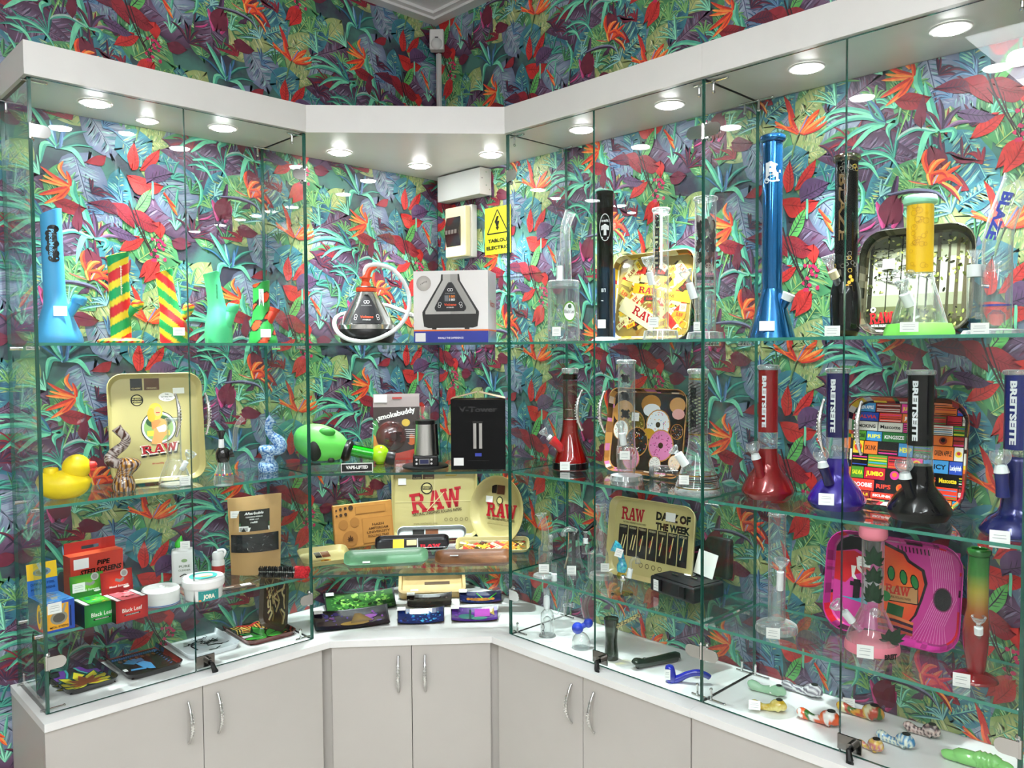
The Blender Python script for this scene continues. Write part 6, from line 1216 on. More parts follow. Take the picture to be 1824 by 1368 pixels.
p = Print(); s_ = it.s; p.ring(0, 0, 24*s_, 1.4*s_, 'd8dadb', 28, .42); p.text('seit', 0, 12*s_, 5*s_, 'd8dadb', w=13*s_); p.fan([(0, 6*s_), (7*s_, 2*s_), (7*s_, -5*s_), (2*s_, -2*s_), (2.5*s_, -14*s_), (-2.5*s_, -14*s_), (-2*s_, -2*s_), (-7*s_, -5*s_), (-7*s_, 2*s_)], 'd8dadb'); p.line([(-6*s_, -18*s_), (6*s_, -18*s_)], 2*s_, 'd8dadb'); it.wrap(p, 'emblem', 1078, 407, 14.6); p = Print(); p.text('BT', 0, 0, 6*s_, 'd8dadb', w=9*s_); p.line([(-5*s_, -18*s_), (5*s_, -19*s_)], 1.6*s_, 'd8dadb'); it.wrap(p, 'mark', 1076, 518, 14.6); it.tag(1065, 570, 1079, 585, 16)
it = Item('slim_carton', 'slim dark blue upright carton between black tube and papers tray', 'box', 1088, z=ZA, unit='R', d=.09); it.box('carton', 1081, 478, 1096, 606, .03, mat('blue_carton', '1f4a86', .4)); p = Print(); s_ = it.s; p.rect(-6*s_, -30*s_, 6*s_, -26*s_, '7fa8d0'); p.build('print', it.e, y=-.0004, loc=(it.X(1088), 0, it.Z(545)))
CC2 = CC+['d8cf8a', 'e6dfb0', 'd8cf8a', 'e0c23a']
def d_papers(p, w_, h_):
    d_collage(9, CC2, 170, ['b3202c', '7a1a1c', 'c2352a'], (.08, .24), '8f7a3c')(p, w_, h_)
    p.rect(-w_*.28, h_*.02, w_*.22, h_*.15, 'e0b62a', -.16); p.raw(-w_*.06, h_*.08, h_*.08, w_*.28, 'a8202c', -.16); p.rect(w_*.04, -h_*.06, w_*.5, h_*.06, 'd8a82a', -.2); p.text('CONE', w_*.22, 0, h_*.035, '2a1a0a', w=w_*.14, a=-.2); p.rect(-w_*.46, -h_*.32, w_*.12, -h_*.12, 'e0d8a8', -.5); p.raw(-w_*.1, -h_*.24, h_*.11, w_*.34, 'a8202c', -.5)
wall_tray('tray printed with a jumble of cream and yellow rolling papers', 1094, 1238, 452, ZA, .064, mat('papers_enamel', 'b9a55a', .22, coat=.3, col2='e0d8a0', nscale=40), d_papers, rc=.04, border=CC2)
it = Item('water_pipe', 'clear straight tube pipe with a black vertical lettering strip', 'pipe', 1177, z=ZA, unit='R', d=.16)
it.lathe('tube', [(14,600),(14,586),(14,374)], CLEAR, cap1=False); it.lathe('shoulder', [(23,490),(20,480),(14.5,474)], CLEAR, cap0=False, cap1=False) if False else None; rim(it, 14, 371); flange(it, 32, 611.5, 587); it.lathe('percolator', [(9,584),(10,560),(10,520),(8,515),(2,512)], CLEAR)
vtext(it, 'BREITSEITE', 1177, 384, 482, 7, 14, '101010', xoff=-7, bold=.06); p = Print(); s_ = it.s; p.rect(-2*s_, -48*s_, 2*s_, 48*s_, 'eef2f2'); p.mb.v = [(v[0]+1*s_, v[1], v[2]) for v in p.mb.v]; it.wrap(p, 'stripe', 1177, 432, 14)
slide(it, [(1166,530,10),(1163,512,14),(1157,486,16)], 6.5, (1154,460,18), br=10); it.tag(1155, 565, 1173, 583, 16)
it = Item('water_pipe', 'clear tube pipe with dark smoky print and pink lettering', 'pipe', 1256, z=ZA, unit='R', d=.2)
it.lathe('tube', [(18.5,598),(18.5,500),(18.5,354)], CLEAR, cap1=False); rim(it, 18.5, 351); flange(it, 33, 611.5, 590); it.lathe('perc', [(12,586),(12,530),(9,520),(3,516)], CLEAR)
p = Print(); s_ = it.s; r_ = random.Random(5)
for k in range(90): x, z = r_.uniform(-16, 16)*s_, r_.uniform(-46, 46)*s_; p.ell(x, z, r_.uniform(2, 6)*s_, r_.uniform(4, 11)*s_, r_.choice(['191716', '2c2624', '4a3a36', '6f5a54', '3a302e', '8f8a84'] if abs(z) < 36*s_ else ['8f8a84', 'b9b4ae']), 8)
p.text('martian', 0, -52*s_, 6*s_, 'c98a96', w=32*s_); p.rect(-15*s_, -63*s_, 15*s_, -58*s_, '15110f'); p.text('original', 0, -70*s_, 6*s_, 'c98a96', w=32*s_); p.rect(-15*s_, -80*s_, 15*s_, -76*s_, '15110f'); it.wrap(p, 'printed_band', 1256, 436, 18.8)
slide(it, [(1245,560,14),(1238,532,18),(1228,505,20)], 7.5, (1221,484,22), br=10.5); it.tag(1236, 574, 1247, 589, 22)
# ---------------------------------------------------------------- R1 second shelf
it = Item('water_pipe', 'red glass beaker with black bands and a pink tube', 'pipe', 1016, 838, ZB, rb=22)
RG_ = glassmat('red_glass', (.75, .05, .055), rim=.4, refl=.07); PKG = glassmat('pink_glass', (.85, .42, .45), rim=.45, refl=.06)
it.lathe('body', [(31,838),(31.5,832),(29,818),(22,795),(15.5,770),(13.5,750),(13.3,746)], RG_, sm=3, cap1=False); it.lathe('inner_core', [(29,836),(27,818),(20,795),(13,770),(12,748)], mat('red_glass_core', 'c4181c', .15), sm=3); it.lathe('tube', [(13.3,746),(13,728),(13,678)], PKG, cap0=False, cap1=False); it.lathe('black_band', [(13.4,676),(13.4,667)], BG, cap0=False, cap1=False); rim(it, 13, 656, h=9)  # opaque red core inside the glass body
it.lathe('black_band', [(32.2,833.5),(31.5,824.5),(31,823)], BG, cap0=False, cap1=False); it.lathe('silver_line', [(30.8,823.5),(30.6,822)], CHROME, cap0=False, cap1=False); it.lathe('silver_line', [(32,836),(32,834.5)], CHROME, cap0=False, cap1=False); it.lathe('silver_line', [(13.6,747),(13.6,745)], CHROME, cap0=False, cap1=False); it.lathe('silver_line', [(13.4,729),(13.4,728)], CHROME, cap0=False, cap1=False)
it.tube('stem', [(1006,806,10),(992,789,14),(983,781,15)], [7,7.5,9], mat('red_joint', 'c8222a', .2), sm=2); slide(it, [(985,783,15),(977,776,15)], 6, (967,765,16), br=7); it.tag(998, 818, 1015, 833, 33)
it = Item('water_pipe', 'clear straight tube pipe with black scrawled marks', 'pipe', 1116, 857, ZB, rb=20)
it.lathe('tube', [(15,846),(15,842),(17.5,822),(17.5,800),(15,780),(15,645)], CLEAR, sm=3, cap1=False); rim(it, 15, 641); flange(it, 30, 856.5, 844); it.lathe('perc', [(9,838),(9,800),(6,792),(2,790)], CLEAR)
p = Print(); s_ = it.s
for k in range(3):
    z = (31-k*31)*s_
    for a in (.7, -.7, 2.3): p.line([(-9*s_*math.cos(a), z-10*s_*math.sin(a)), (9*s_*math.cos(a), z+10*s_*math.sin(a))], 4.5*s_, '0e0e0f')
    p.ell(0, z, 6*s_, 7*s_, '0e0e0f', 8)
p.text('KUSH', 0, -46*s_, 5*s_, '0e0e0f', w=12*s_) if False else None
it.wrap(p, 'black_marks', 1114, 705, 15.2); slide(it, [(1114,812,8),(1112,800,14),(1108,770,16)], 6.5, (1105,752,18), br=7); it.tag(1104, 801, 1122, 816, 19)
def donut(p, x, z, r, glaze, seed, cols, hole=True, cake='b9803f'):
    r_ = random.Random(seed); p.ell(x, z, r, r*1.05, cake, 18); p.ell(x, z, r*.92, r*.97, glaze, 18)
    for k in range(46):
        a, q = r_.uniform(0, 6.28), r*r_.uniform(.3, .86); b = r_.uniform(0, 3); p.line([(x+q*math.cos(a), z+q*math.sin(a)), (x+q*math.cos(a)+r*.09*math.cos(b), z+q*math.sin(a)+r*.09*math.sin(b))], r*.05, r_.choice(cols)); p.k -= 1
    p.k += 1
    if hole: p.ell(x, z, r*.2, r*.2, '3a2412', 10)
def d_donut(p, w_, h_):
    R_ = h_*.17; mix = ['e0402a', 'e9b82a', '2a2a2a', 'f0f0e6', '3f8ac0', 'd86aa0', 'e08a2a']; p.rect(-w_*.5, -h_*.5, w_*.5, h_*.5, '241812')
    p.ell(-w_*.36, h_*.24, R_, R_*.9, 'c08a44', 16); p.ell(w_*.02, h_*.36, R_*.9, R_*.7, 'b07a3a', 16); p.ell(w_*.04, h_*.28, R_*.8, R_*.5, 'e6e9ec', 16); p.ell(w_*.38, h_*.36, R_*.7, R_*.6, 'c9955a', 14); p.ell(w_*.4, h_*.25, R_*.55, R_*.4, 'e0a8a0', 12)
    donut(p, -w_*.2, h_*.08, R_*1.05, '6a5a1c', 1, ['d8c84a', 'b0a02a', 'e9dc7a']); donut(p, w_*.14, h_*.1, R_*1.1, 'e6eaee', 2, mix); donut(p, w_*.40, h_*.03, R_*.55, '2c1a14', 3, mix); p.ell(w_*.02, -h_*.02, R_*.6, R_*.4, 'b98a1e', 12)
    donut(p, -w_*.14, -h_*.14, R_*1.1, '241412', 4, mix); donut(p, w_*.2, -h_*.16, R_*1.15, 'd07aa8', 5, ['8a2a5a', '3a2030', 'c0408a']); donut(p, -w_*.44+R_*.4, 0, R_*.75, 'e9ece6', 6, mix, False); donut(p, -w_*.2, -h_*.36, R_*.85, 'e08ab0', 7, ['d84a5a', 'f0f0f0', 'e0b03a']); donut(p, w_*.14, -h_*.40, R_*.55, 'e9e6e0', 8, ['3a3a3a', '5a5a5a'], False); donut(p, w_*.4, -h_*.36, R_*.55, 'dfc9b0', 9, mix, False)
    p.raw(-w_*.26, -h_*.27, h_*.1, w_*.3, 'f4f0e6'); p.raw(-w_*.26, -h_*.27, h_*.08, w_*.27, 'b3202c')
e = wall_tray('tray printed with glazed sprinkled doughnuts on dark ground', 1086, 1226, 694, ZB, .064, mat('donut_enamel', '5a3a22', .22, coat=.3, col2='c08a4a', nscale=22), d_donut, vm=780, border=['8a5a2c', 'c08a4a', '241812', 'b9803f', 'dfc9b0', '5a3a22', 'd07aa8']); tag_on(e, -.05, .19, .03, .028, -.004)
it = Item('water_pipe', 'clear beaker with grey diagonal stripes, gold rings and black lettering', 'pipe', 1243, 884, ZB, rb=28)
it.lathe('body', [(40,880),(41,874),(38,862),(29,835),(20,805),(17,785),(16.5,775),(16.5,666)], CLEAR, sm=3, cap1=False); rim(it, 16.5, 657, h=9); it.lathe('base', [(39,882),(40,877),(30,872)], THICK)
def bands(it, u, v0, v1, r0, r1, n, col, slope):
    mb = MB(); s_ = it.s; z0, z1 = zat(v1, it.P)-it.P.z, zat(v0, it.P)-it.P.z; H_ = z1-z0
    for k in range(n):
        t0 = k/n
        vs = []; fs = []
        for j in range(13):
            a = -math.pi*.5+math.pi*2*j/12; zz = [z0+H_*((t0+slope*j/12+d_/n) % 1.0) for d_ in (0, .45)]
            if zz[1] < zz[0]: zz[1] = zz[0]
            for z in zz: R_ = (r0+(r1-r0)*(z-z0)/H_)*s_+.0005; vs.append((it.X(u)+R_*math.sin(a), -R_*math.cos(a), z))
        for j in range(12):
            if abs(vs[2*j][2]-vs[2*j+2][2]) < H_*.4: fs.append((2*j, 2*j+2, 2*j+3, 2*j+1))
        mb.add(vs, fs, 0, lin(col))
    return mb.obj('stripes', PRINT, it.e)
bands(it, 1243, 678, 773, 16.7, 16.7, 16, '3a3836', .5); bands(it, 1243, 846, 866, 33.5, 39, 5, '3a3836', .5)
GO = mat('gold_line', 'b8963a', .25, .9)
for r, v in ((16.9,676),(16.9,774),(33,845),(39.5,867)): it.lathe('gold_ring', [(r,v),(r,v-2)], GO, cap0=False, cap1=False)
vtext(it, 'BLAZE', 1243, 690, 760, 10, 17.8, '0c0c0d', xoff=-9, bold=.06); slide(it, [(1234,846,18),(1222,826,22),(1209,806,24)], 8.5, (1200,798,26), br=9, jm=FROST); it.tag(1211, 842, 1228, 858, 34)
P = onz(1181, 853, ZB); sp = dep(P)/FPX; e = thing('glass_jar', 'short printed clear jar lying in front of the doughnut tray', 'jar', P+Vector((.01, 0, 12*sp)), facing(P)-.1); mb = MB(); mb.tube([(-24*sp, 0, 0), (-20*sp, 0, 0), (18*sp, 0, 0), (24*sp, 0, 0)], [10*sp, 12*sp, 12*sp, 12*sp], 20); mb.obj('jar_body', CLEAR, e, smooth=True)
mb = MB(); mb.tube([(-27*sp, 0, 0), (-20*sp, 0, 0)], 9*sp, 16); mb.obj('stopper', mat('grey_stopper', '55585a', .5), e, smooth=True); p = Print(); r_ = random.Random(2)
for k in range(34): x, z = r_.uniform(-16, 20)*sp, r_.uniform(-8, 8)*sp; p.line([(x, z), (x+r_.uniform(-5, 5)*sp, z+r_.uniform(-3, 4)*sp)], 1.3*sp, r_.choice(['1a1a1a', '3a3a3a', 'f0f0f0']))
p.build('print', e, fn=lambda x, z, k: (x, -(12.3*sp+k)*math.cos(z/(12*sp)), 12.3*sp*math.sin(z/(12*sp))))
# ---------------------------------------------------------------- R1 third shelf
it = Item('dab_rig', 'clear glass rig with a bent flared neck and side column', 'pipe', 969, 1030, ZS, rb=14)
it.lathe('body', [(9.5,1026),(9.5,1000),(9.5,978),(8,972)], CLEAR, cap1=False); flange(it, 20, 1030, 1021); it.tube('neck', [(970,974,0),(972,955,0),(970,935,0),(965,920,0),(964,915,0)], [6.5,6.5,6,7,11], CLEAR, cap=False); it.tube('side_column', [(979,1000,4),(981,980,4),(981,955,4)], [3.5,3.5,3.5], CLEAR)
for v in (986, 974, 962, 955): it.ball('column_bead', 981, v, 4, THICK, dp=4, seg=10)
it.tube('joint_column', [(986,1018,8),(987,1000,8)], 5, CLEAR, sm=0, cap=False); it.tube('joint', [(987,1032,8),(987,1020,8)], 5, FROST, sm=0); it.tag(960, 1002, 978, 1017, 11)
it = Item('dab_rig', 'clear rig with a black inner core and black arm', 'pipe', 1022, 1016, ZS, rb=16)
it.lathe('body', [(18,1014),(18,1010),(12,990),(10.5,970),(10,948)], CLEAR, sm=2, cap1=False); it.lathe('core', [(3.5,1006),(3.5,950)], BG); it.lathe('black_base', [(18,1015),(18.5,1011),(15,1007)], BG); it.lathe('collar', [(9,960),(10,956),(10,950),(8,948)], BG); it.tube('mushroom', [(1026,948,0),(1015,942,2),(1005,946,4),(1005,954,6)], [6,5,4,4], THICK); it.tube('arm', [(1036,952,0),(1052,938,-4),(1064,930,-6)], [3,4,5], BG); it.tag(1010, 1003, 1026, 1018, 18)
it.tube('side_joint', [(1043,966,4),(1043,985,4)], 6.5, CLEAR, sm=0); it.tube('joint', [(1043,966,4),(1043,958,4)], 4.5, FROST, sm=0); it.tube('bowl', [(1043,958,4),(1043,950,4),(1043,946,4)], [2.5,3,4.5], THICK)
it = Item('dab_rig', 'tall clear rig with stacked rings at the mouth and a bulb', 'pipe', 1071, 1034, ZS, rb=18)
it.lathe('body', [(13,1020),(13,1000),(12,985),(9,978),(8.5,972),(11,955),(11,945),(8,935),(8,905)], CLEAR, sm=3, cap1=False); flange(it, 22, 1033, 1019)
for v in (908, 903, 898): it.lathe('mouth_ring', [(8.3,v+2.5),(10,v+1.5),(10,v),(8.3,v-1)], THICK, cap0=False, cap1=False)
it.tube('side_tube', [(1052,1026,4),(1052,1000,4),(1053,985,4)], 5, CLEAR, sm=0); it.tube('inner_bulb', [(1071,975,0),(1071,960,0),(1071,945,0)], [3,7,3], CLEAR); it.tube('side_link', [(1053,986,4),(1060,982,2)], 4, CLEAR); it.tag(1070, 999, 1085, 1014, 15)
it = Item('bubbler', 'turquoise curved bubbler on a yellow disc foot', 'pipe', 1108, 1060, ZS, rb=14)
TQ = mat('turquoise_glass', '1f86b0', .1, coat=.6, col2='4fc0c8', nscale=120); YG = glassmat('yellow_glass', (.85, .78, .2), rim=.5, refl=.08)
it.lathe('foot', [(19,1061,1108),(20,1058,1108),(16,1055,1108),(3,1053,1108)], YG); it.tube('stem', [(1106,1056,0),(1107,1045,0),(1108,1034,0)], [3,2.5,4], CHROME); it.ball('bulb', 1107, 1026, 9, YG, sc=(1,1,.9)); it.ball('steel_ball', 1110, 1028, 6, CHROME, dp=6)
it.tube('neck', [(1107,1018,0),(1108,1008,0),(1108,999,0),(1105,988,0),(1100,977,0),(1092,972,0)], [8,9.5,6,6.5,9,11], TQ); it.tube('joint', [(1120,1028,2),(1123,1012,2)], [5,4.5], FROST, sm=0); it.tube('banger', [(1123,1012,2),(1124,998,2),(1134,992,2),(1136,1002,2)], [2.5,2.5,3,5], CLEAR)
for a in (-1.2, 0, 1.2): it.ball('foot_bead', 1108+18*math.sin(a), 1057, 3, BG, dp=18*math.cos(a), seg=10)
it.tag(1096, 974, 1109, 989, 13, a=.3)
def d_dayz(p, w_, h_):
    p.raw(-w_*.27, h_*.32, h_*.18, w_*.30, 'a8202c'); p.text('DAYZ OF', w_*.24, h_*.36, h_*.10, '15140f', w=w_*.42, bold=.06); p.text('THE WEEK', w_*.24, h_*.22, h_*.09, '15140f', w=w_*.42, bold=.06); p.text('NATURAL UNREFINED ROLLING PAPERS', -w_*.24, h_*.20, h_*.025, '3f3820', w=w_*.3)
    for k in range(7):
        x0 = -w_*.44+k*w_*.127; p.rect(x0, -h_*.27, x0+w_*.115, h_*.16, '1f1a18'); p.text(('SUNDAY', 'MONDAY', 'TUESDAY', 'WEDNESDAY', 'THURSDAY', 'FRIDAY', 'SATURDAY')[k], x0+w_*.057, h_*.13, h_*.028, 'b9b08a', w=w_*.09)
        for j in range(2 if k < 2 else 1): xx = x0+w_*(.035+.035*j); p.line([(xx, -h_*.18), (xx+w_*.03, h_*(.02+.015*k))], w_*.012, 'd8c98a')
        if k > 1: p.line([(x0+w_*.03, -h_*.1), (x0+w_*.045, -h_*.0)], w_*.018, '8a2a1e')
    for k in range(4): p.ring(-w_*.12+k*w_*.08, -h_*.36, w_*.026, .002, '3f3820', 12)
    p.text('#rawlife', w_*.34, -h_*.38, h_*.03, 'a8382c', w=w_*.12); p.rect(w_*.15, h_*.31, w_*.27, h_*.43, 'e9e9e6')
wall_tray('cream tray with seven dark panels of rolled cones', 1090, 1243, 893, ZS, .07, CREAM, d_dayz, lean=.12, rc=.04, vm=950)
# open black case
P = onz(1226, 1076, ZS); e = thing('hard_case', 'open black hard case with foam insert and a white card', 'case', onz(1218, 1060, ZS)+Vector((.015, -.0, 0)), -math.pi/2-.18); BC = mat('rugged_black', '17181a', .5, noise=.3, nscale=60, bump=.2)
cw, cdp, ch = .185, .135, .05
mb = MB(); mb.box((-cw/2, -cdp/2, .002), (cw/2, cdp/2, ch)); mb.obj('case_bottom', BC, e, bevel=.007, seg=3)
mb = MB(); mb.box((-cw/2+.01, -cdp/2+.01, ch), (cw/2-.01, cdp/2-.01, ch+.003)); fo = mb.obj('foam_insert', mat('black_foam', '0c0c0d', .9), e)
for x, y, w_, h_ in ((-.03, -.02, .03, .012), (.03, .0, .06, .014), (-.05, .03, .02, .02)): mb = MB(); mb.box((x-w_/2, y-h_/2, ch+.003), (x+w_/2, y+h_/2, ch+.0036)); mb.obj('foam_slot', mat('slot_black', '040404', .9), fo)
for x, y in ((-.03, -.02), (.03, 0.)): mb = MB(); mb.tube([(x-.012, y, ch+.007), (x+.014, y, ch+.007)], .003, 10); mb.obj('steel_fitting', CHROME, e)
mb = MB(); mb.tube([(-.015, .03, ch+.0031), (-.015, .03, ch+.004)], .018, 20); mb.obj('round_label', mat('label_white', 'e9e9e6', .5), e)
mb = MB(); mb.box((-cw/2, 0, 0), (cw/2, .034, .125)); o = mb.obj('case_lid', BC, e, bevel=.009, seg=3); o.location = (0, cdp/2+.008, ch+.002); o.rotation_euler = (-.12, 0, 0)
mb = MB(); mb.box((-.036, -.02, 0), (.036, -.019, .075)); o = mb.obj('card', PAPER, e); o.location = (.03, cdp/2-.012, ch+.004); o.rotation_euler = (-.25, .12, .1)
for x in (-.05, .05): mb = MB(); mb.box((x-.012, -cdp/2-.008, .012), (x+.012, -cdp/2, .048)); mb.obj('latch', BLACKP, e, bevel=.002)
tag_on(e, -.055, .028, .022, .034, -cdp/2-.0095)
# ---------------------------------------------------------------- R1 worktop
it = Item('bubbler', 'small clear bubbler with a long curled mouthpiece', 'pipe', 975, 1136, ZC, rb=11)
it.lathe('body', [(12,1130),(12,1105),(11,1092),(6,1086),(5,1084)], CLEAR, sm=2, cap1=False); it.lathe('perc', [(7,1128),(7,1102),(3,1098)], CLEAR); flange(it, 15.5, 1136, 1128); it.tube('joint', [(974,1084,0),(974,1074,0),(974,1062,0)], [5,6,5], FROST, sm=2); it.tube('bowl', [(974,1062,0),(974,1058,0),(974,1048,0)], [4,5.5,6.5], THICK, cap=False)
it.tube('curl', [(984,1094,0),(994,1098,0),(1003,1088,-2),(1006,1074,-4),(1010,1060,-6),(1018,1049,-8)], [4,5,6,6,5.5,5], CLEAR, cap=False); it.tube('inner_curl', [(1004,1080,-2),(1012,1078,-4),(1023,1080,-4)], [3.5,3,4], CLEAR); vtext(it, 'CC', 975, 1107, 1128, 5, 12, '2a2c30', xoff=-8)
it = Item('bubbler', 'clear dome bubbler with two cobalt blue glass balls', 'pipe', 1035, 1158, ZC, rb=12)
it.lathe('dome', [(15,1157),(16.5,1150),(15.5,1138),(9,1129),(3,1126)], CLEAR, sm=3); CB = glassmat('cobalt_glass', (.06, .12, .75), rim=.4, refl=.07); it.ball('blue_ball', 1029, 1119, 10.5, mat('cobalt_core', '1f3fc0', .08, coat=.6)); it.ball('blue_ball', 1048, 1110, 8.5, MATS['cobalt_core'], dp=-2); it.tube('link', [(1036,1116,0),(1044,1112,-1)], 5, MATS['cobalt_core'], sm=0); it.tube('neck', [(1046,1103,-2),(1042,1088,-3),(1042,1075,-4),(1047,1062,-5),(1053,1052,-6)], [5.5,6,6,6,6.5], glassmat('bubbled_glass', (.85, .88, .88), rim=.5, refl=.12, power=2.4), cap=False)
it = Item('water_pipe', 'short smoke-grey waisted glass tube with a speckled side stem', 'pipe', 1089, 1177, ZC, rb=10)
SG = glassmat('smoke_glass', (.20, .25, .20), rim=.3, refl=.07); it.lathe('body', [(12.5,1177),(12.5,1165),(10.5,1145),(11,1125),(12.5,1110),(12.8,1102)], SG, sm=3, cap1=False); it.lathe('rim', [(12.8,1104),(13.4,1102),(12.8,1100.5),(11,1101)], SG, cap0=False, cap1=False); it.tube('stem', [(1098,1114,4),(1112,1106,6),(1126,1098,6),(1139,1092,6)], [4,3.5,3.5,4.5], mat('speckled_stem', '3a3a34', .1, coat=.5, col2='c8b878', nscale=200))
def lying(label, name, p0, p1, radii, m, z=ZC, cols=None, fn=None, seg=16, sm=4, group=None, cat='pipe'):
    """glass piece lying on the worktop from pixel p0 to p1; radii (t, r px)"""
    A = onz(*p0, z); B = onz(*p1, z); c = (A+B)/2; sp = dep(c)/FPX; L = (B-A).length; rz = math.atan2(B.y-A.y, B.x-A.x); rm = max(r for t, r in radii)*sp
    e = thing(name, label, cat, Vector((c.x, c.y, z)), rz, group); mb = MB(); Q = [((t-.5)*L, 0, r*sp, r*sp) for t, r in radii]; Q = catm(Q, sm)
    mb.tube([(q[0], q[1], q[3]+.0006) for q in Q], [q[3] for q in Q], seg)
    if fn: mb.c = [fn(v, L) for v in mb.v]
    mb.obj('body', m, e, smooth=True, ang=60); return e, L, sp
SGD = glassmat('dark_smoke_glass', (.05, .09, .06), rim=.4, refl=.09)
e, L, sp = lying('dark green glass steamroller tube lying on the worktop', 'hand_pipe', (1130,1192), (1205,1178), [(0,7),(.04,9.5),(.12,9),(.2,8),(.5,8),(.95,9),(1,8)], mat('bottle_green_glass', '1c2a20', .07, coat=.7)); mb = MB(); mb.ball((-L*.26, 0, 15*sp), 4*sp, 10, sc=(1, 1, .6)); mb.obj('bowl_dimple', DK, e, smooth=True)
it = Item('hand_pipe', 'cobalt blue glass pipe with upright bowl and arched stem', 'pipe', 1197, 1217, ZC, rb=6); CBM = mat('cobalt_solid', '101f9a', .06, coat=.8)
it.lathe('bowl', [(7,1216,1195),(9.5,1211,1195),(9.5,1198,1194),(8,1189,1193),(6,1186,1193)], CBM, sm=3); it.tube('stem', [(1198,1212,0),(1210,1207,0),(1225,1199,0),(1242,1195,0),(1256,1199,-2),(1262,1203,-3)], [7,6.5,6,6,5.5,5], CBM); it.tag(1184, 1189, 1194, 1207, 10)
# ================================================================== R2 top shelf
it = Item('water_pipe', 'tall shiny metallic blue beaker with a silver blackletter emblem', 'pipe', 1374, z=ZA, unit='R', d=.17)
MBL = mat('metallic_blue', '1f66a0', .1, .85, coat=.5)
it.lathe('body', [(40,611),(41.5,606),(39,594),(31,565),(24,540),(20,526),(17.8,515),(17.5,500),(17.5,256)], MBL, sm=3, seg=40, cap1=False); rim(it, 17.5, 241, MBL, h=13, k=1.25); it.tube('stem', [(1386,560,8),(1394,544,12),(1399,534,14)], [8,8,9], MBL); it.tube('joint', [(1398,536,14),(1403,525,16)], [9,11], FROST, sm=0); it.tag(1354, 573, 1379, 590, 39, lean=-.2)
p = Print(); s_ = it.s; p.text('B', -2*s_, 4*s_, 24*s_, 'd8dce0', w=20*s_, bold=.05); p.text('T', 8*s_, -6*s_, 18*s_, 'd8dce0', w=14*s_, bold=.04); p.line([(-12*s_, 14*s_), (-4*s_, 18*s_), (8*s_, 12*s_)], 2.4*s_, 'd8dce0'); p.line([(-12*s_, -12*s_), (0, -16*s_), (12*s_, -14*s_)], 2.4*s_, 'd8dce0'); p.ring(-10*s_, -14*s_, 5*s_, 1.8*s_, 'd8dce0', 12); it.wrap(p, 'emblem', 1374, 310, 17.8)
it = Item('water_pipe', 'tall black tube pipe with gold honeycomb and lettering', 'pipe', 1505, z=ZA, unit='R', d=.19)
it.lathe('body', [(18,600),(24,588),(25,570),(26,545),(25,520),(21,503),(19.5,492),(19,300),(18.5,290)], BG, sm=3, seg=36, cap1=False); rim(it, 19, 276, glassmat('amber_rim', (.75, .66, .42), rim=.4, refl=.12), h=14, k=1.22); it.lathe('base', [(41,611.5),(42,607),(40,603),(22,600)], mat('olive_foot', '6f6f38', .1, coat=.5))
vtext(it, 'BLAZE', 1505, 312, 430, 13, 19.6, '6f5426', xoff=-6, bold=.03); p = Print(); s_ = it.s
for k in range(40): x, z = rnd.uniform(-24, 26)*s_, rnd.choice([rnd.uniform(110, 135), rnd.uniform(-60, -20), rnd.uniform(-130, -100)])*s_; p.ring(x, z, 4*s_, .8*s_, rnd.choice(['8f8a7a', 'b8963a', '6f6a60']), 6)
it.wrap(p, 'honeycomb', 1505, 430, 19.8); p = Print()
for x, z in ((6, 0), (11, 4), (9, -8), (3, -6), (8, 10)): p.ell(x*s_, z*s_, 3.2*s_, 3.6*s_, 'd8a02a', 6)
it.wrap(p, 'gold_cells', 1505, 505, 22.4); slide(it, [(1494,508,14),(1487,494,22),(1483,484,24)], 9, (1476,458,26), br=10.5, jm=mat('amber_joint', 'c9bf98', .2)); it.tag(1472, 581, 1497, 599, 42)
def d_forest(p, w_, h_):
    r_ = random.Random(8); NX_ = 10
    for j in range(8):
        c = ['4a4e3c', '7f836c', 'a8ac9a', 'b8bcac', 'a8ac98', '888c72', '5a5e3e', '3a3a22'][j]; p.rect(-w_*.5, h_*.5-(j+1)*h_/8, w_*.5, h_*.5-j*h_/8, c); p.k -= 1
    p.k += 1
    for x, ww in ((-.47, .05), (-.3, .012), (-.16, .016), (.02, .01), (.1, .02), (.2, .05), (.3, .03), (.38, .04), (.46, .05)): p.poly([(x*w_-ww*w_/2, -h_*.4), (x*w_+ww*w_/2, -h_*.4), (x*w_+ww*w_*.35, h_*.5), (x*w_-ww*w_*.35, h_*.5)], r_.choice(['3f3c2c', '4f4a38', '2c2a1e', '6f6a58'] if x > .15 else ['24241a', '1a1a14']))
    for k in range(260): x = r_.uniform(-.5, .5); z = r_.choice([r_.uniform(.2, .5), r_.uniform(-.1, .3), r_.uniform(-.5, -.28)]); q = r_.uniform(.008, .03); p.ell(x*w_, z*h_, q*w_, q*w_*.5, r_.choice(['2c3016', '3f4520', '5f6a2c', '8f9a4a', '1a1c10', 'b0b06a']), 6, r_.uniform(0, 3)); p.k -= (k % 4 != 0)
    for k in range(60): x, z = r_.uniform(-.5, .1)*w_, r_.uniform(.0, .42)*h_; a = r_.uniform(-.7, .7); L = r_.uniform(.04, .14)*w_; p.line([(x, z), (x+L*math.cos(a), z+L*math.sin(a)*.7)], .0016, '14140e'); p.k -= 1
    p.k += 1; p.rect(-w_*.5, -h_*.5, -w_*.1, -h_*.38, '26281a'); p.ring(-w_*.42, -h_*.28, w_*.03, .004, 'd8d8cc', 14); p.raw(-w_*.33, -h_*.37, h_*.12, w_*.24, 'c0262c', .06); p.text('NATURAL ROLLING PAPERS', -w_*.32, -h_*.455, h_*.028, 'e6e6dc', w=w_*.22)
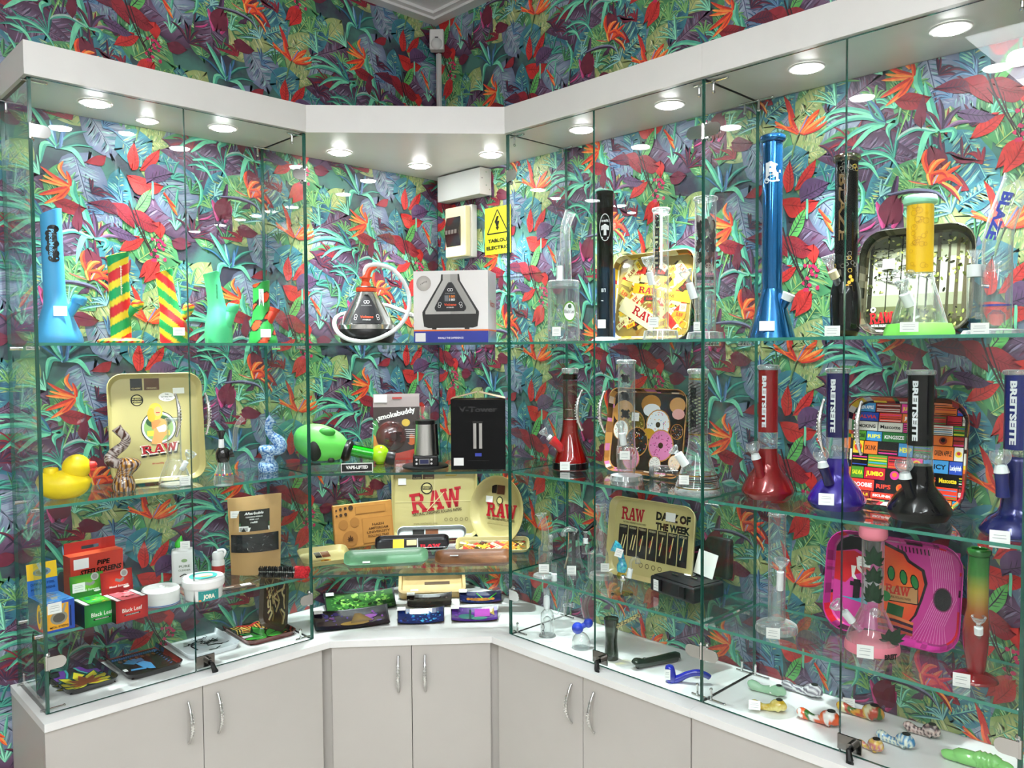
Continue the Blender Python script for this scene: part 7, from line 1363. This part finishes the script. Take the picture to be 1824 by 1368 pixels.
e = wall_tray('tray with a misty forest photograph behind the yellow pipe', 1532, 1738, 408, ZA, .064, mat('forest_enamel', '4a4636', .18, coat=.4, col2='1c1a12', nscale=14), d_forest, rc=.06, depth=.026, border=['2a2a1c', '3f3c2c', '55523e', '1c1c12', '6f6a54']); tag_on(e, -.07, .19, .03, .026, -.004)
it = Item('water_pipe', 'yellow-sleeved clear beaker with mint lip and green foot', 'pipe', 1636, z=ZA, unit='R', d=.2)
it.lathe('foot', [(57,611),(58,608),(57,590),(52,577),(30,575)], silicone('lime_foot', '7fdc5a'), seg=40); it.lathe('body', [(46,576),(44,570),(34,535),(26,508),(22,492),(21,484)], CLEAR, sm=3, cap0=False, cap1=False); it.lathe('sleeve', [(22,486),(22,484),(22,362),(21,361)], mat('yellow_silicone2', 'f5c40f', .35), seg=32); it.lathe('lip', [(22,366),(27,363),(27.5,357),(26,350),(20,348.5)], silicone('mint_lip', '9fe6c0'), seg=32, sm=2)
p = Print(); s_ = it.s
for k in range(30): x, z = rnd.uniform(-16, 16)*s_, rnd.uniform(-54, 54)*s_; p.ring(x, z, rnd.uniform(2, 6)*s_, .7*s_, 'd39a08', 9)
it.wrap(p, 'embossing', 1636, 423, 22.3); slide(it, [(1632,566,20),(1620,540,32),(1614,524,36)], 11, (1608,502,40), br=11)
for u, v in ((1600,487),(1622,489)): it.tube('pinch', [(u-8,v+4,24),(u-4,v-4,26),(u+4,v-4,26),(u+7,v+3,24)], 2.2, THICK)
it.tag(1607, 575, 1636, 592, 58)
it = Item('water_pipe', 'bent clear glass pipe with blue lettering and a blue disc', 'pipe', 1774, z=ZA, unit='R', d=.19)
it.lathe('body', [(24,584),(24,560),(24,470),(23,466)], CLEAR, cap1=False); it.tube('neck', [(1774,470,0),(1774,440,0),(1778,405,0),(1789,365,0),(1801,330,0),(1805,320,0)], [24,24,23,23,23,26], CLEAR, seg=26, cap=False); flange(it, 56, 611.5, 586); it.lathe('blue_disc', [(23,546),(23,542.5)], mat('blue_disc', '1f2fb0', .15)); it.lathe('ring', [(24.5,482),(25.5,479),(24.5,470)], THICK, cap0=False, cap1=False); it.lathe('perc', [(14,580),(14,560),(6,552)], CLEAR)
it.tube('side_tube', [(1739,566,6),(1739,520,6),(1739,492,6)], 11.5, CLEAR, sm=0, seg=18); it.tube('link', [(1742,562,4),(1752,562,2)], 6, CLEAR); it.tube('joint', [(1739,492,6),(1739,470,6)], 12, FROST, sm=0); it.tube('bowl', [(1739,470,6),(1739,458,6),(1739,450,6),(1739,443,6)], [5,6,9,12.5], THICK, cap=False); it.tube('support', [(1750,508,6),(1762,510,4)], 3.5, CHROME)
p = Print(); s_ = it.s; p.text('BLAZE', 0, 0, 15*s_, '2a3fb0', w=84*s_, a=-math.pi/2-.32, bold=.05); x0, z0 = it.X(1776), it.Z(388); p.build('lettering', it.e, fn=lambda x, z, k: (x0+x, -21*s_-.002-k, z0+z)); it.tag(1736, 576, 1764, 596, 58)
# ================================================================== R2 second shelf: lettered beakers and sticker tray
def breit(label, uc, vb, rb, rt, vrim, vsl, vcl, rbod, vwide, base_r, cm, sm_, bowlp, stemp, tagp=None, gm=None, letters='dfe3e6'):
    it = Item('water_pipe', label, 'pipe', uc, vb, ZB, rb=rb); 
    it.lathe('body', [(base_r,vb),(rbod*.93,vwide+(vb-vwide)*.45),(rbod,vwide),(rbod*.8,vwide-20),(rbod*.47,vwide-42),(rt*1.1,vcl+16),(rt,vcl+4),(rt,vcl)], cm, sm=4, seg=40); it.lathe('clear_section', [(rt,vcl),(rt,vsl)], CLEAR, cap0=False, cap1=False); it.ball('ice_pinch', uc-4, (vcl+vsl)/2, 6, THICK, dp=rt*.6); it.ball('ice_pinch', uc+8, (vcl+vsl)/2+2, 6, THICK, dp=rt*.4)
    it.lathe('sleeve', [(rt+.3,vsl),(rt+.3,vrim+9)], sm_, seg=32, cap0=False, cap1=False); rim(it, rt, vrim, h=9)
    vtext(it, 'BREITSEITE', uc, vrim+19, vsl-9, rt*.42, rt+.7, letters, xoff=-rt*.42, bold=.05)
    (a, b), c = stemp, bowlp; it.tube('stem', [a, ((a[0]+b[0])/2, (a[1]+b[1])/2, (a[2]+b[2])/2), b], [rt*.5, rt*.46, rt*.5], sm_); 
    it.tube('joint', [b, (b[0]+(c[0]-b[0])*.35, b[1]+(c[1]-b[1])*.35, b[2]+1)], [rt*.52, rt*.4], FROST, sm=0); d_ = (c[0]-b[0], c[1]-b[1]); 
    it.tube('bowl', [(b[0]+d_[0]*t, b[1]+d_[1]*t, b[2]+1+2*t) for t in (.35, .6, .85, 1.1)], [rt*.3, rt*.62, rt*.72, rt*.62], THICK, cap=False, sm=3, seg=18)
    if tagp: it.tag(*tagp, lean=-.3)
    return it
breit('red lettered round-bottom beaker beside the glass divider', 1367, 891, 30, 16.5, 650, 769, 798, 45, 872, 34, mat('red_lacquer_glass', '8f1218', .1, .25, coat=.6), mat('red_sleeve', '8a1418', .2, coat=.3), (1341,788,34), ((1357,848,24),(1348,814,32)))
breit('purple lettered round-bottom beaker between the red and black ones', 1490, 910, 33, 18.5, 656, 778, 815, 49, 890, 38, mat('purple_lacquer_glass', '2f1a8a', .1, .25, coat=.6), mat('indigo_sleeve', '1a1550', .2, coat=.3), (1463,802,38), ((1478,858,28),(1468,828,36)), (1461, 872, 1486, 892, 48))
breit('black lettered round-bottom beaker in front of the sticker tray', 1637, 930, 36, 21, 659, 793, 828, 53, 906, 42, BG, BG, (1612,818,42), ((1624,880,32),(1615,848,40)))
it = breit('dark blue lettered beaker with a straight-sided tube and large price tag', 1812, 962, 40, 24, 659, 800, 812, 60, 945, 52, mat('blue_lacquer_glass', '151f6a', .1, .3, coat=.6), mat('blue_sleeve', '14206a', .15, coat=.4), (1784,804,44), ((1790,880,34),(1787,838,42)), (1771, 936, 1802, 966, 62))
def d_stick(p, w_, h_):
    r_ = random.Random(21); p.rect(-w_*.5, -h_*.5, w_*.5, h_*.5, '100f0f'); words = ['GREEN APPLE', 'JUICY', 'LuckyIrish', 'SALVIA', 'JUMBO', 'PULVEZ', 'SMOKING', 'Mascotte', 'DOOBIE', 'RIPS', 'KINGSIZE', 'CHILLS', 'SKUNK', 'HEMP']; k = 0
    cols = ['d8308a', 'e0402a', '1a1a1a', '2a7a3a', 'e0c02a', '2a4aa8', 'e0702a', '8a2a1e', 'd8d4c8', '151515', '3f8ac0', '101010', 'b02030', '4a8a2a']
    z = h_*.5
    while z > -h_*.46:
        hh = h_*r_.uniform(.09, .15); hh = min(hh, z+h_*.5); x = -w_*.5
        while x < w_*.48:
            ww = min(w_*r_.uniform(.1, .24), w_*.5-x); c = r_.choice(cols); p.rect(x+.001, z-hh+.001, x+ww-.001, z-.001, c)
            t = r_.random()
            if t < .55: p.text(words[k % len(words)], x+ww/2, z-hh/2, hh*.34, r_.choice(['f0f0ea', 'e9c82a', 'e0402a'] if c in ('1a1a1a', '151515', '101010', '2a4aa8', '8a2a1e') else ['f4f4f0', '151515', 'e9e02a']), w=ww*.8, bold=.03); k += 1
            elif t < .8: p.ell(x+ww/2, z-hh/2, min(ww, hh)*.36, min(ww, hh)*.36, r_.choice(cols+['e9c82a', 'f0f0ea']), 12); p.ell(x+ww/2, z-hh*.45, min(ww, hh)*.2, min(ww, hh)*.2, r_.choice(cols), 10)
            else:
                for q in range(4): p.rect(x+ww*.05, z-hh*(.2+.2*q)-hh*.08, x+ww*.95, z-hh*(.2+.2*q), r_.choice(cols))
            x += ww
        z -= hh
wall_tray('black tray covered in small colourful brand stickers', 1508, 1730, 710, ZB, .064, mat('sticker_enamel', '1c1418', .2, coat=.4, col2='7a3a22', nscale=26), d_stick, rc=.06, depth=.026, vm=800, border=['100f0f', 'b02030', '151515', 'e0702a', '2a7a3a', 'd8d4c8', '8a2a1e', 'e0c02a'])
# ================================================================== R2 third shelf
it = Item('water_pipe', 'clear straight tube pipe on a wide round clear foot', 'pipe', 1383, 1131, ZS, rb=24)
it.lathe('tube', [(15,1108),(15,1096),(15,915)], CLEAR, cap1=False); it.lathe('foot', [(34,1130),(36,1124),(35,1112),(24,1106),(15,1104)], THICK, sm=2); it.lathe('perc', [(9,1096),(10,1060),(7,1048),(3,1044)], CLEAR); rim(it, 15, 914, h=5, k=1.05); slide(it, [(1387,1080,4),(1388,1034,14),(1389,1014,16)], 7, (1391,992,18), br=11.5); it.tag(1366, 1107, 1389, 1126, 36)
it = Item('water_pipe', 'clear beaker with pink base, pink lip and green leaf decals', 'pipe', 1553, 1168, ZS, rb=34)
PK = silicone('pink_silicone', 'f0889a'); it.lathe('pink_base', [(40,1167),(45,1160),(46,1150),(42,1137),(30,1134)], PK, sm=3, seg=36); it.lathe('body', [(44,1141),(40,1126),(28,1100),(21,1084),(18.5,1072),(18.5,958)], CLEAR, sm=3, cap0=False, cap1=False); it.lathe('lip', [(19,960),(23.5,956),(24,946),(22,938),(17,937)], PK, sm=2, seg=32)
for u, v, r in ((1560,990,30),(1548,1022,26),(1562,1055,30),(1546,1045,20)):
    p = Print(); leaf_shape(p, 0, -r*.3*it.s, r*it.s, '163a22', '0c2414'); it.wrap(p, 'leaf_decal', 1554, v, 19); o = it.e.children[-1]; o.location.x += (u-1554)*it.s*.3
p = Print(); leaf_shape(p, 0, 0, 34*it.s, '163a22', '0c2414'); p.build('leaf_decal', it.e, loc=(it.X(1581), -30*it.s, it.Z(1128)), rot=(.5, .3, .5)); slide(it, [(1534,1120,20),(1516,1094,30),(1508,1086,32)], 8, (1493,1072,36), br=11); it.ball('stem_ring', 1558, 1085, 9, THICK, dp=20, sc=(1,.5,1)); it.tag(1529, 1135, 1556, 1157, 47, lean=-.15)
p = Print(); p.text('BREIT', 0, 0, 8*it.s, '101010', w=27*it.s, bold=.06); p.build('base_lettering', it.e, loc=(it.X(1583), -40*it.s, it.Z(1152)), rot=(-.1, .05, .75))
def d_pink(p, w_, h_):
    p.rect(-w_*.5, -h_*.5, w_*.5, h_*.5, 'c43a8f'); r_ = random.Random(4); p.fan([(-w_*.5, h_*.5), (-w_*.12, h_*.5), (-w_*.12, h_*.36), (-w_*.2, h_*.3), (-w_*.32, h_*.36), (-w_*.5, h_*.3)], '141014'); 
    p.fan([(-w_*.5, h_*.3), (-w_*.34, h_*.34), (-w_*.2, h_*.26), (-w_*.2, h_*.14), (-w_*.34, h_*.06), (-w_*.4, -h_*.04), (-w_*.5, -h_*.02)], 'c8202a')
    for x, z in ((-.32, .14), (-.36, .04)): p.poly([(x*w_, z*h_+.03), (x*w_+.014, z*h_+.03), (x*w_+.01, z*h_+.008), (x*w_+.03, z*h_-.02), (x*w_+.004, z*h_)], 'f4f0e6')
    p.fan([(-w_*.26, -h_*.2), (-w_*.24, h_*.06), (-w_*.12, h_*.12), (-w_*.08, -h_*.2)], 'a8a4a8'); p.poly([(-w_*.33, -h_*.2), (-w_*.27, -h_*.2), (-w_*.27, h_*.02), (-w_*.33, h_*.02)], '141014'); p.poly([(-w_*.36, -.06*h_), (-w_*.24, -.06*h_), (-w_*.24, -.01*h_), (-w_*.36, -.01*h_)], '141014'); p.fan([(-w_*.46,-h_*.2),(-w_*.2,-h_*.24),(-w_*.2,-h_*.14),(-w_*.3,-h_*.2)], '3f9ab0')
    O = [(-.1, .5), (.08, .42), (.12, .34), (.24, .26), (.27, .12), (.24, -.06), (.2, -.24), (.14, -.36), (-.1, -.42)]; p.fan([(x*w_, z*h_) for x, z in O], '201018'); p.fan([(x*w_*.96-.004, z*h_*.96-.003) for x, z in O], 'e0452a', 'f07a3a')
    for k in range(12): x = w_*(.26+.015*k); p.line([(x, h_*.5), (x+.012, h_*.28), (x+.02, 0), (x-.004, -h_*.3), (x-.03+.003*k, -h_*.5)], .0012, 'e08ac0'); p.k -= 3
    p.k += 3; p.ell(w_*.39, -h_*.02, w_*.065, h_*.12, '1f1f24', 18); p.ring(w_*.39, -h_*.02, h_*.13, .003, '7a2a5a', 20, .75)
    p.poly([(-w_*.12, h_*.0), (w_*.2, h_*.06), (w_*.21, -h_*.13), (-w_*.1, -h_*.15)], '141014'); p.poly([(-w_*.115, h_*.005), (w_*.195, h_*.05), (w_*.2, -h_*.12), (-w_*.1, -h_*.14)], 'b98a5a'); p.raw(w_*.04, -h_*.01, h_*.1, w_*.2, 'c0352a'); p.text('NATURAL ROLLING PAPERS', w_*.05, -h_*.09, h_*.025, '4a2c1a', w=w_*.2)
    for k, (x, z) in enumerate(((-.11, .12), (-.02, .16), (.08, .14), (.17, .11))): p.ell(x*w_, z*h_, w_*.032, h_*.085, '0c2012', 10, .1*k); p.ell(x*w_, z*h_, w_*.025, h_*.072, '2a7a3f', 10, .1*k)
    p.ell(-w_*.06, -h_*.1, w_*.05, h_*.06, '2a7a3f', 10); p.poly([(-.03*w_, -.16*h_), (.1*w_, -.18*h_), (.09*w_, -.3*h_), (-.04*w_, -.28*h_)], '1f5a30')
    for k in range(5): p.line([(-w_*.1, -h_*(.3+.04*k)), (w_*.04, -h_*(.31+.035*k)), (w_*.18, -h_*(.34+.03*k))], h_*.03, ('d87a4a', '2a1a2a', 'c05a3a', '241c30', 'a84a3a')[k])
    for k in range(9): p.line([(w_*(.02+.03*k), h_*.48), (w_*(.03+.03*k), h_*.42)], .003, '201018')
e = wall_tray('pink cartoon tray of a tree face and green fingers holding a paper', 1476, 1720, 958, ZS, .064, mat('pink_enamel', 'b8348a', .2, coat=.4), d_pink, rc=.06, depth=.026, vm=1040, border=['b8348a', 'c43a8f', '8f2a6a', '141014', 'b8348a', 'c8202a']); tag_on(e, -.075, .19, .034, .026, -.006)
it = Item('water_pipe', 'green to yellow to red shaded glass pipe on a red disc foot', 'pipe', 1738, 1217, ZS, rb=22)
def rg(v):
    t = v[2]/it.Z(978); S = [(0, (.5, .02, .03)), (.35, (.45, .03, .04)), (.52, (.6, .16, .04)), (.68, (.75, .6, .1)), (.82, (.1, .42, .08)), (1.05, (.02, .3, .06))]
    for (a, ca), (b, cb) in zip(S[:-1], S[1:]):
        if t <= b: q = max(0, (t-a)/(b-a)); return tuple((x+(y-x)*q)*.5 for x, y in zip(ca, cb))
    return tuple(x*.5 for x in S[-1][1])
SHG = glassmat('shaded_glass', (1, 1, 1), rim=.45, refl=.07, vcol=True)
it.lathe('body', [(14,1196,1738),(16,1184,1738),(20,1150,1737),(21,1120,1737),(19,1098,1738),(17,1082,1739),(17,1060,1739),(17,1020,1739),(17,990,1740)], STG, sm=4, seg=36, fn=rg); rim(it, 17, 977, mat('green_rim', '1f6a24', .08, coat=.6), u=1740, h=12, k=1.15); it.lathe('foot', [(36,1216,1736),(38,1210,1736),(34,1203,1736),(16,1196,1737)], mat('red_foot_glass', '7a1014', .08, coat=.6), sm=2); it.lathe('core', [(8,1196,1738),(8,1130,1738)], glassmat('red_core', (.55, .02, .03), rim=.5, refl=.05)); slide(it, [(1741,1136,14),(1741,1118,22),(1741,1110,22)], 8, (1741,1092,24), br=10.5); it.tag(1703, 1190, 1730, 1214, 38)
# ================================================================== R2 worktop: small hand pipes
def spoon(label, p0, p1, rs, rb_, fn, m=STG, tagp=None, dome=None):
    e, L, sp = lying(label, 'hand_pipe', p0, p1, [(0,rs*.8),(.05,rs),(.16,rs*.95),(.35,rs*.72),(.58,rs*.85),(.72,rb_*.9),(.86,rb_),(.96,rb_*.8),(1,rb_*.45)], m, fn=fn)
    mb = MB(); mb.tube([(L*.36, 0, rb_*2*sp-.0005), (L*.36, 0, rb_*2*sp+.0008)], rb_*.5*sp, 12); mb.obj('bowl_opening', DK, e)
    if tagp: tag_on(e, 0, 0, .03, .024); o = e.children[-1]; q = onz(tagp[0], tagp[1], ZC+.02); M_ = Matrix.Rotation(-e.rotation_euler.z, 4, 'Z') @ (q-e.location); o.location = M_; o.rotation_euler = (-.5, 0, facing(q)-e.rotation_euler.z)
    return e
def bandf(cols, k=9., tw=120.):
    C_ = [lin(c) for c in cols]
    def fn(v, L): t = (v[0]/L*k+.5*math.sin(math.atan2(v[1], v[2]-.012)*2+v[0]*tw)); return C_[int(math.floor(t)) % len(C_)]
    return fn
def spotf(cols, sc=700.):
    C_ = [lin(c) for c in cols]
    def fn(v, L): t = math.sin(v[0]*sc)+math.sin(v[1]*sc*1.3+1)+math.sin(v[2]*sc*.9+2); return C_[0] if t > .4 else C_[1] if t > -.5 else C_[2]
    return fn
GG = mat('pale_green_glass', '9fc8a5', .06, coat=.6); YG2 = mat('golden_glass', 'c8a520', .06, coat=.7, col2='e9dc8a', nscale=40)
spoon('pale green glass hand pipe with a price tag', (1336,1228), (1396,1243), 9, 10, None, GG, (1381, 1228)); spoon('golden yellow glass hand pipe with two side horns', (1340,1262), (1396,1270), 8, 11.5, None, YG2, (1344, 1256))
spoon('grey and white striped glass hand pipe near the back glass', (1396,1226), (1460,1246), 8, 12, lambda v, L: lin('e6e4e6') if math.sin(math.atan2(v[1], v[2]-.018)*7+v[0]*90) > 0 else lin('6f6a78'))
spoon('orange and white glass hand pipe with green beads', (1424,1278), (1490,1298), 9.5, 14.5, bandf(['e0561e', 'e0561e', 'eceae4', 'e0561e', '2f6a2a', 'eceae4'], 7)); spoon('orange, yellow and cream swirled hand pipe with a price tag', (1494,1266), (1568,1288), 9, 14.5, bandf(['c8522a', 'e0b43a', 'd8d2a8', 'b0402a', '3f6a2a', 'd89a3a'], 9), STG, (1512, 1252))
spoon('brown and pink speckled glass hand pipe beside the blue one', (1614,1302), (1668,1318), 9, 13, spotf(['4a3a40', 'b89a94', 'd8c4bc'])); spoon('white and blue speckled glass hand pipe beside the brown one', (1566,1317), (1622,1338), 9, 14, spotf(['3f86b8', 'c8dcd8', 'e6ecd8'])); spoon('small amber and pink glass hand pipe beside the lock', (1530,1328), (1566,1344), 6, 13, spotf(['d8b04a', 'e0c8a0', 'c8707a']))
e, L, sp = lying('long pale green ringed glass pipe by the hinge', 'hand_pipe', (1680,1350), (1800,1385), [(0,7),(.05,9),(.2,10),(.24,13),(.45,13.5),(.52,13),(.54,16),(.58,13),(.62,16),(.66,13),(.7,16),(.74,13),(.78,16),(.82,13),(.95,12),(1,10)], mat('ringed_green_glass', '8fd87a', .06, coat=.6), sm=2)
